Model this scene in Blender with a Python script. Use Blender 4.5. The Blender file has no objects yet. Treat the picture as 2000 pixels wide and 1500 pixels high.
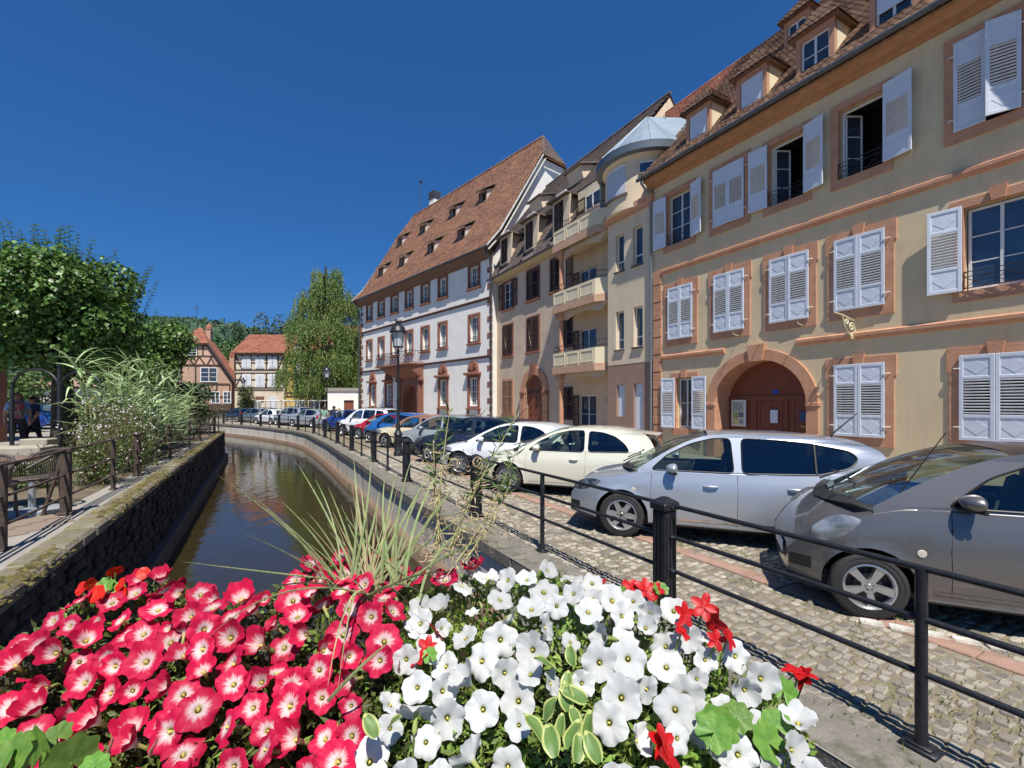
import bpy, math, random
import numpy as np
from mathutils import Vector, Matrix
from mathutils.geometry import tessellate_polygon
R = math.radians
rnd = random.Random(7)
nrg = np.random.default_rng(11)
scene = bpy.context.scene
COL = scene.collection

# ---------------------------------------------------------------- camera, sky, sun, exposure
cam = bpy.data.cameras.new('camera')
camera = bpy.data.objects.new('camera', cam)
COL.objects.link(camera)
camera.location = (0, 0, 1.92)
camera.rotation_euler = (R(90), 0, 0)
cam.lens = 16.2
cam.sensor_width = 36
cam.shift_y = 0.0195
cam.clip_start = 0.05
cam.clip_end = 6000
scene.camera = camera
SUN_EL = 61.0
SUN = Vector((0.16, -0.987, 0)).normalized() * math.cos(R(SUN_EL)) + Vector((0, 0, math.sin(R(SUN_EL))))
world = bpy.data.worlds.new('World')
scene.world = world
world.use_nodes = True
nt = world.node_tree
nt.nodes.clear()
wo = nt.nodes.new('ShaderNodeOutputWorld')
bg = nt.nodes.new('ShaderNodeBackground')
sky = nt.nodes.new('ShaderNodeTexSky')
sky.sky_type = 'NISHITA'
sky.sun_disc = False
sky.sun_elevation = R(SUN_EL)
sky.sun_rotation = R(171)
sky.altitude = 0
sky.air_density = 0.8
sky.dust_density = 0.0
sky.ozone_density = 5.0
hs = nt.nodes.new('ShaderNodeHueSaturation')
hs.inputs['Saturation'].default_value = 1.2
nt.links.new(sky.outputs[0], hs.inputs['Color'])
gm = nt.nodes.new('ShaderNodeGamma')
gm.inputs[1].default_value = 0.62
nt.links.new(hs.outputs[0], gm.inputs[0])
tint = nt.nodes.new('ShaderNodeMix')            # one even tint over the whole sky
tint.data_type = 'RGBA'; tint.blend_type = 'MULTIPLY'; tint.inputs[0].default_value = 1.0
tint.inputs[7].default_value = (.36, .76, 1.28, 1)
nt.links.new(gm.outputs[0], tint.inputs[6]); nt.links.new(tint.outputs[2], bg.inputs['Color'])
bg.inputs['Strength'].default_value = 0.115
nt.links.new(bg.outputs[0], wo.inputs['Surface'])
sl = bpy.data.lights.new('sun', 'SUN')
sl.energy = 5.0
sl.angle = R(0.5)
sl.color = (1.0, 0.955, 0.88)
sun = bpy.data.objects.new('sun', sl)
COL.objects.link(sun)
sun.rotation_euler = SUN.to_track_quat('Z', 'Y').to_euler()
sun.location = SUN * 60
scene.view_settings.view_transform = 'Standard'
scene.view_settings.look = 'None'
scene.view_settings.exposure = 0.38
scene.view_settings.gamma = 1.0
scene.view_settings.use_curve_mapping = False

# ---------------------------------------------------------------- materials
MATS = {}
def mat(name, c1, c2=None, scale=3.0, rough=0.8, bump=0.0, bscale=30.0, metal=0.0, coat=0.0, spec=None,
        dirt=None, dscale=1.0, dth=0.55, isl=0.0, transl=0.0, stretch=None, streak=None):
    if name in MATS: return MATS[name]
    m = bpy.data.materials.new(name); m.use_nodes = True
    n = m.node_tree.nodes; l = m.node_tree.links
    p = n['Principled BSDF']
    p.inputs['Roughness'].default_value = rough
    p.inputs['Metallic'].default_value = metal
    p.inputs['Coat Weight'].default_value = coat
    p.inputs['Coat Roughness'].default_value = 0.06
    if spec is not None: p.inputs['Specular IOR Level'].default_value = spec
    col = None
    def rgb(c):
        q = n.new('ShaderNodeRGB'); q.outputs[0].default_value = (*c, 1); return q.outputs[0]
    tc = n.new('ShaderNodeTexCoord'); vec = tc.outputs['Object']
    if stretch:
        mp = n.new('ShaderNodeMapping'); mp.inputs['Scale'].default_value = stretch
        l.new(vec, mp.inputs[0]); vec = mp.outputs[0]
    col = rgb(c1)
    if c2 is not None:
        t = n.new('ShaderNodeTexNoise'); t.inputs['Scale'].default_value = scale; t.inputs['Detail'].default_value = 6
        l.new(vec, t.inputs['Vector'])
        r = n.new('ShaderNodeMapRange'); r.inputs[1].default_value = 0.36; r.inputs[2].default_value = 0.64
        l.new(t.outputs[0], r.inputs[0])
        mx = n.new('ShaderNodeMix'); mx.data_type = 'RGBA'
        l.new(r.outputs[0], mx.inputs[0]); l.new(col, mx.inputs[6]); l.new(rgb(c2), mx.inputs[7]); col = mx.outputs[2]
    if dirt is not None:
        t = n.new('ShaderNodeTexNoise'); t.inputs['Scale'].default_value = dscale; t.inputs['Detail'].default_value = 9
        t.inputs['Roughness'].default_value = 0.65
        l.new(vec, t.inputs['Vector'])
        r = n.new('ShaderNodeMapRange'); r.inputs[1].default_value = dth; r.inputs[2].default_value = dth + 0.14
        l.new(t.outputs[0], r.inputs[0])
        mx = n.new('ShaderNodeMix'); mx.data_type = 'RGBA'
        l.new(r.outputs[0], mx.inputs[0]); l.new(col, mx.inputs[6]); l.new(rgb(dirt), mx.inputs[7]); col = mx.outputs[2]
    if streak is not None:               # rain streaks: noise stretched down the wall
        mp = n.new('ShaderNodeMapping'); mp.inputs['Scale'].default_value = (3.2, 3.2, .35); l.new(tc.outputs['Object'], mp.inputs[0])
        t = n.new('ShaderNodeTexNoise'); t.inputs['Scale'].default_value = 1.3; t.inputs['Detail'].default_value = 8; t.inputs['Roughness'].default_value = .7
        l.new(mp.outputs[0], t.inputs['Vector'])
        r = n.new('ShaderNodeMapRange'); r.inputs[1].default_value = .50; r.inputs[2].default_value = .72; r.inputs[4].default_value = .5
        l.new(t.outputs[0], r.inputs[0])
        mx = n.new('ShaderNodeMix'); mx.data_type = 'RGBA'
        l.new(r.outputs[0], mx.inputs[0]); l.new(col, mx.inputs[6]); l.new(rgb(streak), mx.inputs[7]); col = mx.outputs[2]
    if isl > 0:
        g = n.new('ShaderNodeNewGeometry'); oi = n.new('ShaderNodeObjectInfo')
        a = n.new('ShaderNodeMath'); a.operation = 'ADD'; l.new(g.outputs['Random Per Island'], a.inputs[0]); l.new(oi.outputs['Random'], a.inputs[1])
        fr = n.new('ShaderNodeMath'); fr.operation = 'FRACT'; l.new(a.outputs[0], fr.inputs[0])
        r = n.new('ShaderNodeMapRange'); r.inputs[3].default_value = 1 - isl; r.inputs[4].default_value = 1 + isl
        l.new(fr.outputs[0], r.inputs[0])
        h = n.new('ShaderNodeHueSaturation'); l.new(col, h.inputs['Color']); l.new(r.outputs[0], h.inputs['Value'])
        a2 = n.new('ShaderNodeMath'); a2.operation = 'MULTIPLY_ADD'; l.new(fr.outputs[0], a2.inputs[0]); a2.inputs[1].default_value = isl * 0.05; a2.inputs[2].default_value = 0.5 - isl * 0.025
        l.new(a2.outputs[0], h.inputs['Hue'])
        col = h.outputs[0]
    l.new(col, p.inputs['Base Color'])
    if bump > 0:
        t = n.new('ShaderNodeTexNoise'); t.inputs['Scale'].default_value = bscale; t.inputs['Detail'].default_value = 8
        l.new(vec, t.inputs['Vector'])
        b = n.new('ShaderNodeBump'); b.inputs['Strength'].default_value = bump; b.inputs['Distance'].default_value = 0.02
        l.new(t.outputs[0], b.inputs['Height']); l.new(b.outputs[0], p.inputs['Normal'])
    if transl > 0:
        out = n['Material Output']
        tr = n.new('ShaderNodeBsdfTranslucent'); l.new(col, tr.inputs['Color'])
        ms = n.new('ShaderNodeMixShader'); ms.inputs[0].default_value = transl
        l.new(p.outputs[0], ms.inputs[1]); l.new(tr.outputs[0], ms.inputs[2]); l.new(ms.outputs[0], out.inputs['Surface'])
    MATS[name] = m
    return m

def glass_mat(name, tint, fac=0.12, rough=0.03):
    m = bpy.data.materials.new(name); m.use_nodes = True
    n = m.node_tree.nodes; l = m.node_tree.links; n.remove(n['Principled BSDF'])
    tr = n.new('ShaderNodeBsdfTransparent'); tr.inputs[0].default_value = (*tint, 1)
    gl = n.new('ShaderNodeBsdfGlossy'); gl.inputs['Roughness'].default_value = rough; gl.inputs[0].default_value = (.9, .95, 1, 1)
    lw = n.new('ShaderNodeFresnel'); lw.inputs[0].default_value = 1.5
    mr = n.new('ShaderNodeMapRange'); mr.inputs[1].default_value = 0; mr.inputs[2].default_value = 1
    mr.inputs[3].default_value = fac; mr.inputs[4].default_value = .40
    l.new(lw.outputs[0], mr.inputs[0])
    ms = n.new('ShaderNodeMixShader'); l.new(mr.outputs[0], ms.inputs[0]); l.new(tr.outputs[0], ms.inputs[1]); l.new(gl.outputs[0], ms.inputs[2])
    l.new(ms.outputs[0], n['Material Output'].inputs['Surface'])
    return m

# ---------------------------------------------------------------- mesh building helpers
def finish(me, mats, smooth):
    for m in (mats if isinstance(mats, (list, tuple)) else [mats]): me.materials.append(m)
    if smooth:
        me.polygons.foreach_set('use_smooth', [True] * len(me.polygons))
        me.set_sharp_from_angle(angle=R(smooth if smooth is not True else 40))
    me.update()
    return me

def link(name, me, parent=None, loc=(0, 0, 0), rot=(0, 0, 0), scale=None):
    o = bpy.data.objects.new(name, me)
    COL.objects.link(o)
    o.parent = parent
    o.location = loc
    o.rotation_euler = rot
    if scale is not None: o.scale = scale if hasattr(scale, '__len__') else (scale,) * 3
    return o

def tag(o, label, cat, group=None):
    o['label'] = label; o['category'] = cat
    if group: o['group'] = group
    return o

def thing(name, label, cat, loc=(0, 0, 0), rotz=0.0, group=None):
    o = link(name, None, None, loc, (0, 0, rotz))
    return tag(o, label, cat, group)

def struct(o):
    o['kind'] = 'structure'; return o
def stuff(o):
    o['kind'] = 'stuff'; return o

class MB:
    def __init__(s): s.v = []; s.f = []; s.m = []; s.X = None
    def add(s, vs, fs, mi=0):
        b = len(s.v)
        if s.X is not None: vs = [s.X @ Vector(p) for p in vs]
        s.v.extend([tuple(p) for p in vs])
        for f in fs: s.f.append([b + i for i in f]); s.m.append(mi)
        return s
    def box(s, x0, x1, y0, y1, z0, z1, mi=0):
        return s.add([(x0,y0,z0),(x1,y0,z0),(x1,y1,z0),(x0,y1,z0),(x0,y0,z1),(x1,y0,z1),(x1,y1,z1),(x0,y1,z1)],
                     [(0,3,2,1),(4,5,6,7),(0,1,5,4),(1,2,6,5),(2,3,7,6),(3,0,4,7)], mi)
    def bbox(s, x0, x1, y0, y1, z0, z1, b=0.01, mi=0):      # box with chamfered edges
        c = ((x0+x1)/2, (y0+y1)/2, (z0+z1)/2); h = ((x1-x0)/2, (y1-y0)/2, (z1-z0)/2)
        b = min(b, min(h) * .9)
        V = []
        for sx in (-1, 1):
            for sy in (-1, 1):
                for sz in (-1, 1):
                    for k in range(3):
                        d = [h[0]-b, h[1]-b, h[2]-b]; d[k] = h[k]
                        V.append((c[0]+sx*d[0], c[1]+sy*d[1], c[2]+sz*d[2]))
        def I(sx, sy, sz, k): return (((sx > 0)*2 + (sy > 0))*2 + (sz > 0))*3 + k
        F = []
        for k in range(3):
            a, d = [(1, 2), (2, 0), (0, 1)][k]
            for sg in (-1, 1):
                q = []
                for (u, w) in ((-1,-1),(1,-1),(1,1),(-1,1)):
                    S = [0,0,0]; S[k] = sg; S[a] = u; S[d] = w; q.append(I(*S, k))
                F.append(q if sg > 0 else q[::-1])
        for k in range(3):                                   # edges running along axis k
            a, d = [(1, 2), (2, 0), (0, 1)][k]
            for u in (-1, 1):
                for w in (-1, 1):
                    S0 = [0,0,0]; S0[k] = -1; S0[a] = u; S0[d] = w; S1 = list(S0); S1[k] = 1
                    q = [I(*S0, a), I(*S0, d), I(*S1, d), I(*S1, a)]
                    F.append(q if u*w > 0 else q[::-1])
        for sx in (-1, 1):
            for sy in (-1, 1):
                for sz in (-1, 1):
                    q = [I(sx,sy,sz,0), I(sx,sy,sz,1), I(sx,sy,sz,2)]
                    F.append(q if sx*sy*sz > 0 else q[::-1])
        return s.add(V, F, mi)
    def tube(s, pts, r, n=8, mi=0, cap=True, flat=1.0):
        pts = [Vector(p) for p in pts]; N = len(pts)
        rs = r if hasattr(r, '__len__') else [r]*N
        V = []; prev = None
        for i, p in enumerate(pts):
            t = (pts[min(i+1, N-1)] - pts[max(i-1, 0)])
            if t.length < 1e-9: t = Vector((0, 0, 1))
            t.normalize()
            if prev is None:
                a = Vector((0, 0, 1)) if abs(t.z) < .9 else Vector((1, 0, 0))
                u = t.cross(a).normalized()
            else: u = (prev - t*prev.dot(t)).normalized()
            prev = u; w = t.cross(u)
            for k in range(n):
                an = 2*math.pi*k/n
                V.append(p + (u*math.cos(an) + w*math.sin(an)*flat)*rs[i])
        F = [(i*n+k, i*n+(k+1) % n, (i+1)*n+(k+1) % n, (i+1)*n+k) for i in range(N-1) for k in range(n)]
        if cap: F += [tuple(range(n))[::-1], tuple(range((N-1)*n, N*n))]
        return s.add(V, F, mi)
    def lathe(s, prof, n=16, c=(0, 0, 0), ax='z', mi=0, cap=True, a0=0.0):
        V = []
        for r, z in prof:
            for k in range(n):
                an = 2*math.pi*k/n + a0
                x, y = r*math.cos(an), r*math.sin(an)
                q = (x, y, z) if ax == 'z' else ((x, z, y) if ax == 'y' else (z, x, y))
                V.append((c[0]+q[0], c[1]+q[1], c[2]+q[2]))
        N = len(prof)
        F = [(i*n+k, i*n+(k+1) % n, (i+1)*n+(k+1) % n, (i+1)*n+k) for i in range(N-1) for k in range(n)]
        if cap: F += [tuple(range(n))[::-1], tuple(range((N-1)*n, N*n))]
        if ax == 'y': F = [f[::-1] for f in F]
        return s.add(V, F, mi)
    def prism(s, poly, a, b, holes=(), mi=0, side=True, back=True, mis=None):
        # polygon in (x,z), extruded in y from a (front) to b
        loops = [list(poly)] + [list(h) for h in holes]
        tri = tessellate_polygon([[Vector((x, z, 0)) for x, z in L] for L in loops])
        P = [q for L in loops for q in L]; n = len(P)
        V = [(x, a, z) for x, z in P] + [(x, b, z) for x, z in P]
        F = []
        for t in tri:
            A, B_, C = [P[i] for i in t]
            ar = (B_[0]-A[0])*(C[1]-A[1]) - (B_[1]-A[1])*(C[0]-A[0])
            if abs(ar) < 1e-12: continue
            t = tuple(t) if ar > 0 else tuple(t)[::-1]
            F.append(t)
            if back: F.append(tuple(i+n for i in t)[::-1])
        s.add(V, F, mi)
        if side:
            b0 = 0; F2 = []
            for li, L in enumerate(loops):
                k = len(L)
                ar = sum(L[i][0]*L[(i+1) % k][1] - L[(i+1) % k][0]*L[i][1] for i in range(k))
                for i in range(k):
                    j = (i+1) % k
                    q = (b0+i, b0+i+n, b0+j+n, b0+j)
                    if (ar > 0) != (li == 0): q = q[::-1]
                    F2.append(q[::-1] if False else q)
                b0 += k
            base = len(s.v) - 2*n
            for f in F2: s.f.append([base+i for i in f]); s.m.append(mi if mis is None else mis)
        return s
    def grid(s, rows, mi=0, flip=False):
        nr, nc = len(rows), len(rows[0])
        F = [(i*nc+k, i*nc+k+1, (i+1)*nc+k+1, (i+1)*nc+k) for i in range(nr-1) for k in range(nc-1)]
        if flip: F = [f[::-1] for f in F]
        return s.add([p for r in rows for p in r], F, mi)
    def mesh(s, name, mats, smooth=False):
        me = bpy.data.meshes.new(name)
        me.from_pydata(s.v, [], s.f)
        if any(s.m): me.polygons.foreach_set('material_index', s.m)
        return finish(me, mats, smooth)
    def build(s, name, mats, parent=None, smooth=False, loc=(0,0,0), rot=(0,0,0), scale=None):
        return link(name, s.mesh(name, mats, smooth), parent, loc, rot, scale)

def rect(x0, x1, z0, z1): return [(x0, z0), (x1, z0), (x1, z1), (x0, z1)]
def arch(x0, x1, z0, zs, zt, n=14):     # arched opening: springing zs, crown zt
    c = (x0+x1)/2; a = (x1-x0)/2
    return [(x0, z0), (x1, z0)] + [(c + a*math.cos(math.pi*i/n), zs + (zt-zs)*math.sin(math.pi*i/n)) for i in range(n+1)]

def pch(pts):                            # smooth monotone interpolation through (x, v) pairs
    xs = [p[0] for p in pts]; ys = [p[1] for p in pts]; n = len(xs)
    d = [(ys[i+1]-ys[i])/(xs[i+1]-xs[i]) for i in range(n-1)]
    m = [d[0]] + [0 if d[i-1]*d[i] <= 0 else 2*d[i-1]*d[i]/(d[i-1]+d[i]) for i in range(1, n-1)] + [d[-1]]
    def f(x):
        if x <= xs[0]: return ys[0]
        if x >= xs[-1]: return ys[-1]
        i = max(k for k in range(n-1) if xs[k] <= x); h = xs[i+1]-xs[i]; t = (x-xs[i])/h
        return (ys[i]*(1+2*t)*(1-t)**2 + m[i]*h*t*(1-t)**2 + ys[i+1]*t*t*(3-2*t) + m[i+1]*h*t*t*(t-1))
    return f

def leafcloud(name, P, D, N, L, W, mats, parent=None, fold=0.25, mi=None, loc=(0,0,0)):
    """many folded leaves: P base points, D leaf axes, N normals (n,3); L, W lengths and widths (n,)"""
    P = np.asarray(P, float); D = np.asarray(D, float); N = np.asarray(N, float)
    D /= np.linalg.norm(D, axis=1, keepdims=True) + 1e-9
    S = np.cross(D, N); S /= np.linalg.norm(S, axis=1, keepdims=True) + 1e-9
    U = np.cross(S, D)
    L = np.broadcast_to(np.asarray(L, float), (len(P),))[:, None]; W = np.broadcast_to(np.asarray(W, float), (len(P),))[:, None]
    a = P; b = P + D*L; m = P + D*L*.42
    l = m + S*W*.5 + U*W*fold; r = m - S*W*.5 + U*W*fold
    V = np.stack([a, l, b, r], 1).reshape(-1, 3)
    n = len(P); k = np.arange(n)*4
    T = np.stack([np.stack([k, k+2, k+1], 1), np.stack([k, k+3, k+2], 1)], 1).reshape(-1)
    me = bpy.data.meshes.new(name)
    me.vertices.add(4*n); me.vertices.foreach_set('co', V.astype(np.float32).ravel())
    me.loops.add(6*n); me.loops.foreach_set('vertex_index', T.astype(np.int32))
    me.polygons.add(2*n); me.polygons.foreach_set('loop_start', (np.arange(2*n)*3).astype(np.int32))
    me.polygons.foreach_set('loop_total', np.full(2*n, 3, np.int32))
    me.update(calc_edges=True)
    for m_ in (mats if isinstance(mats, (list, tuple)) else [mats]): me.materials.append(m_)
    if mi is not None: me.polygons.foreach_set('material_index', np.repeat(np.asarray(mi, np.int32), 2))
    return link(name, me, parent, loc)

# ---------------------------------------------------------------- palette
ochre = mat('ochre_render', (.73,.58,.36), (.66,.52,.32), .7, .92, .35, 45, dirt=(.56,.43,.27), dscale=.45, dth=.55, streak=(.52,.41,.27))
sandst = mat('orange_sandstone', (.59,.31,.185), (.51,.25,.145), 3, .9, .45, 35, dirt=(.42,.20,.12), dscale=2.2, dth=.56, streak=(.46,.24,.15))
redst = mat('red_sandstone', (.30,.125,.08), (.22,.09,.058), 5, .9, .35, 35)
cream = mat('cream_render', (.74,.60,.42), (.68,.55,.38), 1.3, .92, .2, 60, streak=(.56,.46,.33))
creamy = mat('yellow_cream_render', (.76,.66,.45), (.70,.60,.41), 1.3, .9, .2, 60)
pinkr = mat('pink_beige_render', (.68,.53,.38), (.60,.46,.32), 1.0, .92, .25, 50, dirt=(.52,.40,.30), dscale=1.3, streak=(.50,.38,.28))
brownr = mat('mauve_brown_render', (.34,.215,.16), (.30,.19,.14), 2, .92, .2, 50)
whiter = mat('white_render', (.84,.815,.75), (.78,.755,.70), .9, .92, .2, 50, dirt=(.58,.55,.5), dscale=.5, dth=.62, streak=(.60,.57,.52))
shwhite = mat('white_blue_shutter_paint', (.68,.72,.78), (.62,.66,.73), 6, .55, .1, 80, dirt=(.45,.49,.54), dscale=5, dth=.66)
frwhite = mat('white_window_paint', (.80,.80,.78), (.72,.72,.70), 8, .5)
glassd = mat('dark_window_glass', (.028,.04,.06), (.05,.065,.09), .8, .06, spec=.8)
glassb = mat('bluish_window_glass', (.05,.09,.16), (.03,.05,.09), 1.2, .04, spec=1.0)
curt = mat('white_curtain', (.62,.62,.60), (.45,.46,.47), 12, .9, stretch=(6,1,1))
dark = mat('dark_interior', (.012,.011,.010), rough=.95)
tileb = mat('brown_clay_tile', (.235,.135,.085), (.17,.10,.07), 1.5, .88, .3, 60, isl=.55)
tilec = mat('red_brown_clay_tile', (.30,.145,.085), (.225,.115,.072), .8, .88, .3, 60, isl=.34)
tiled = mat('grey_brown_clay_tile', (.155,.115,.098), (.12,.09,.08), 1.2, .88, .3, 60, isl=.25)
tiler = mat('orange_red_clay_tile', (.33,.125,.075), (.26,.095,.06), 1.2, .88, .3, 60, isl=.25)
zinc = mat('grey_zinc_sheet', (.40,.47,.52), (.34,.41,.46), 1.5, .42, .06, 20, metal=.55)
gutterm = mat('dark_zinc_gutter', (.13,.135,.14), (.09,.09,.10), 3, .5, metal=.5)
soff = mat('orange_painted_eaves', (.47,.235,.115), (.39,.19,.09), 5, .8, .1, 30)
iron = mat('black_painted_iron', (.012,.013,.016), (.02,.021,.024), 20, .42, .15, 60, spec=.5)
rustm = mat('rusty_iron', (.085,.055,.042), (.045,.035,.03), 14, .8, .4, 60, dirt=(.16,.075,.04), dscale=16)
woodd = mat('dark_brown_shutter_wood', (.085,.038,.026), (.06,.028,.02), 8, .6, .2, 60)
woodr = mat('red_brown_door_wood', (.24,.07,.032), (.165,.045,.022), 6, .6, .25, 30, stretch=(8,8,.6))
woodl = mat('light_brown_shutter_wood', (.34,.19,.10), (.27,.15,.08), 7, .6, .2, 40)
timber = mat('dark_timber_beam', (.085,.05,.035), (.06,.037,.027), 9, .85, .3, 40)
cob = mat('grey_cobblestone', (.33,.29,.235), (.235,.205,.165), 9, .82, .5, 70, isl=.45, dirt=(.20,.17,.11), dscale=7, dth=.58)
sandj = mat('sandy_joint_filling', (.235,.195,.13), (.17,.145,.09), 14, .95, .6, 60, dirt=(.12,.15,.045), dscale=2.2, dth=.60)
# ================================================================ roofs, windows, shutters
def tile_mesh(w, h, t=.02, nm='roof_tile', m=None):
    b = MB()
    top = [(0,h*1.25,.006),(w*.97,h*1.25,.006),(w*.97,.035,t+.012),(w*.78,.0,t+.014),(w*.2,.0,t+.014),(0,.035,t+.012)]
    low = [(x, y, z-t) for x, y, z in top[2:]]
    b.add(top+low, [(0,5,4,3,2,1),(2,3,7,6),(3,4,8,7),(4,5,9,8)])
    return b

def roof_plane(par, P0, U, V, ulen, vlen, m, w=.18, h=.16, inside=None, under=None, single=0, near=None, name='roof_tile'):
    """tiled slope: P0 lower corner, U along the eaves, V up the slope (parent coordinates)"""
    U = Vector(U).normalized(); V = Vector(V).normalized(); N = U.cross(V).normalized()
    if N.z < 0: N = -N
    P0 = Vector(P0)
    X = Matrix((U, V, N)).transposed().to_4x4(); X.translation = P0
    base = tile_mesh(w, h)
    cells = []
    for j in range(int(vlen/h)):
        for i in range(-1, int(ulen/w)+1):
            u = i*w + (j % 2)*w*.5 + rnd.uniform(-.004,.004); v = j*h + rnd.uniform(-.006,.006)
            if u < -w*.4 or u+w > ulen+w*.5: continue
            if inside and not inside(u+w/2, v+h/2): continue
            cells.append((u, v))
    pick = set()
    if single:
        order = sorted(range(len(cells)), key=lambda k: near(*cells[k]))
        pick = set(order[:single])
    b = MB(); tm = None; bv = base.v; bf = base.f
    for k, (u, v) in enumerate(cells):
        lift = rnd.uniform(0, .012)
        sk = rnd.uniform(-.035, .035)
        if k in pick:
            if tm is None: tm = base.mesh(name, m)
            o = link(name, tm, under)
            o.matrix_local = X @ Matrix.Translation((u, v, lift)) @ Matrix.Rotation(sk, 4, 'Z')
            continue
        b0 = len(b.v)
        for p in bv:
            x = u + p[0] - sk*p[1]; y = v + p[1] + sk*p[0]; z = p[2] + lift
            b.v.append((P0.x+U.x*x+V.x*y+N.x*z, P0.y+U.y*x+V.y*y+N.y*z, P0.z+U.z*x+V.z*y+N.z*z))
        for f in bf: b.f.append([b0+i for i in f]); b.m.append(0)
    if b.v: return stuff(b.build('roof_tiles', m, under or par))

def ridge(par, a, b, m, r=.10, name='ridge_tiles'):
    a, b = Vector(a), Vector(b); L = (b-a).length; n = max(1, int(L/.36)); q = MB()
    for i in range(n):
        p0 = a + (b-a)*(i/n); p1 = a + (b-a)*((i+1.08)/n)
        q.tube([p0, p1], [r*1.05, r*.9], 7)
    return stuff(q.build(name, m, par, smooth=50))

def wall(par, poly, holes, m, y0=0.0, y1=.3, name='wall', mir=None):
    return MB().prism(poly, y0, y1, holes, 0, mis=1 if mir else None).build(name, [m, mir] if mir else m, par)

def window(par, x0, x1, z0, z1, y, nr=3, m=None, glass=None, each=True, fw=.055, leaves=2, d=.05, ncl=1, bar=.025):
    m = m or frwhite; glass = glass or glassd
    b = MB(); b.box(x0, x1, y, y+d, z0, z0+fw*1.3); b.box(x0, x1, y, y+d, z1-fw, z1)
    b.box(x0, x0+fw, y, y+d, z0+fw*1.3, z1-fw); b.box(x1-fw, x1, y, y+d, z0+fw*1.3, z1-fw)
    ix0, ix1, iz0, iz1 = x0+fw, x1-fw, z0+fw*1.3, z1-fw
    cells = []
    lw = (ix1-ix0)/leaves
    for k in range(leaves):
        a, c = ix0+lw*k, ix0+lw*(k+1)
        if k > 0: a += fw*.55; b.box(a-fw*1.1, a, y-.012, y+d, iz0, iz1)
        if k < leaves-1: c -= fw*.55
        cw = (c-a)/ncl
        for j in range(ncl):
            if j: b.box(a+cw*j-bar/2, a+cw*j+bar/2, y+.008, y+d-.012, iz0, iz1)
        ch = (iz1-iz0)/nr
        for i in range(1, nr): b.box(a, c, y+.006, y+d-.010, iz0+ch*i-bar/2, iz0+ch*i+bar/2)
        for j in range(ncl):
            for i in range(nr):
                cells.append((a+cw*j+(bar/2 if j else 0), a+cw*(j+1)-(bar/2 if j < ncl-1 else 0), iz0+ch*i+(bar/2 if i else 0), iz0+ch*(i+1)-(bar/2 if i < nr-1 else 0)))
    w = b.build('window', m, par)
    if each:
        for c in cells:
            g = MB(); g.box(c[0], c[1], y+.026, y+.032, c[2], c[3])
            o = g.build('pane', glass, w); o.rotation_euler = (0, 0, 0)
    else:
        MB().box(ix0, ix1, y+.026, y+.032, iz0, iz1).build('pane', glass, w)
    return w

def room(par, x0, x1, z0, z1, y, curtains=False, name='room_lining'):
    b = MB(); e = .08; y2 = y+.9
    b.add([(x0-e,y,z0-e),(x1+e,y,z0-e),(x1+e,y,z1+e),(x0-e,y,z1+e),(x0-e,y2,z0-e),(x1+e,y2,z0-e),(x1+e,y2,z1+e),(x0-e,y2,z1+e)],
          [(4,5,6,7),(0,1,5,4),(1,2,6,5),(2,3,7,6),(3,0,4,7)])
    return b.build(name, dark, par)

def surround(par, x0, x1, z0, z1, w=.2, ws=.24, m=None, key=True, y=-.045, sill=None, ears=True, kh=.14):
    m = m or sandst
    X0, X1, Z0, Z1 = x0-w, x1+w, z0-ws, z1+w
    e = .05 if ears else 0
    poly = [(X0, Z0), (X1, Z0), (X1, Z1-.55), (X1+e, Z1-.55), (X1+e, Z1), (X0-e, Z1), (X0-e, Z1-.55), (X0, Z1-.55)] if ears else rect(X0, X1, Z0, Z1)
    o = MB().prism(poly, y, y+.14, [rect(x0+.004, x1-.004, z0+.004, z1-.004)]).build('window_surround', m, par)
    if key:
        c = (x0+x1)/2; b = MB()
        b.prism([(c-.11, z1-.01), (c+.11, z1-.01), (c+.15, Z1+.09), (c-.15, Z1+.09)], y-.05, y+.02).build('keystone', m, o)
    return o

SH = {}
def shutter_meshes(w, h, m):
    k = (round(w, 2), round(h, 2), m.name)
    if k in SH: return SH[k]
    b = MB(); t = .038; st = .075
    z1, z2 = h*.285, h*.735
    b.bbox(0, st, 0, t, 0, h, .006); b.bbox(w-st, w, 0, t, 0, h, .006)
    for a, c in ((0, .08), (z1-.035, z1+.035), (z2-.035, z2+.035), (h-.08, h)): b.bbox(st, w-st, 0.001, t-.001, a, c, .006)
    for a, c in ((.08, z1-.035), (z2+.035, h-.08)):
        b.box(st, w-st, .014, .028, a, c)
        cx, cz = w/2, (a+c)/2; rx, rz = (w-2*st)/2*.88, (c-a)/2*.80
        b.prism([(cx-rx, cz), (cx, cz-rz), (cx+rx, cz), (cx, cz+rz)], .009, .015)
    sl = MB(); sl.X = Matrix.Rotation(R(-38), 4, 'X')
    sl.box(st-.004, w-st+.004, -.023, .023, -.004, .004)
    n = 12
    zs = [z1+.035+(z2-z1-.07)*(i+.5)/n for i in range(n)]
    SH[k] = (b.mesh('shutter', m), sl.mesh('slat', m), zs)
    return SH[k]

def shutter(par, hx, z, w, h, m, ang=0.0, side=1, y=-.1):
    """louvred shutter leaf hinged at x=hx; side=1 opens out to the right of the hinge, -1 to the left"""
    sm, sl, zs = shutter_meshes(w, h, m)
    if side > 0: o = link('shutter', sm, par, (hx, y, z), (0, 0, ang))
    else: o = link('shutter', sm, par, (hx, y, z), (0, 0, ang), (-1, 1, 1))
    for q in zs: link('slat', sl, o, (0, .019, q))
    return o

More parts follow.
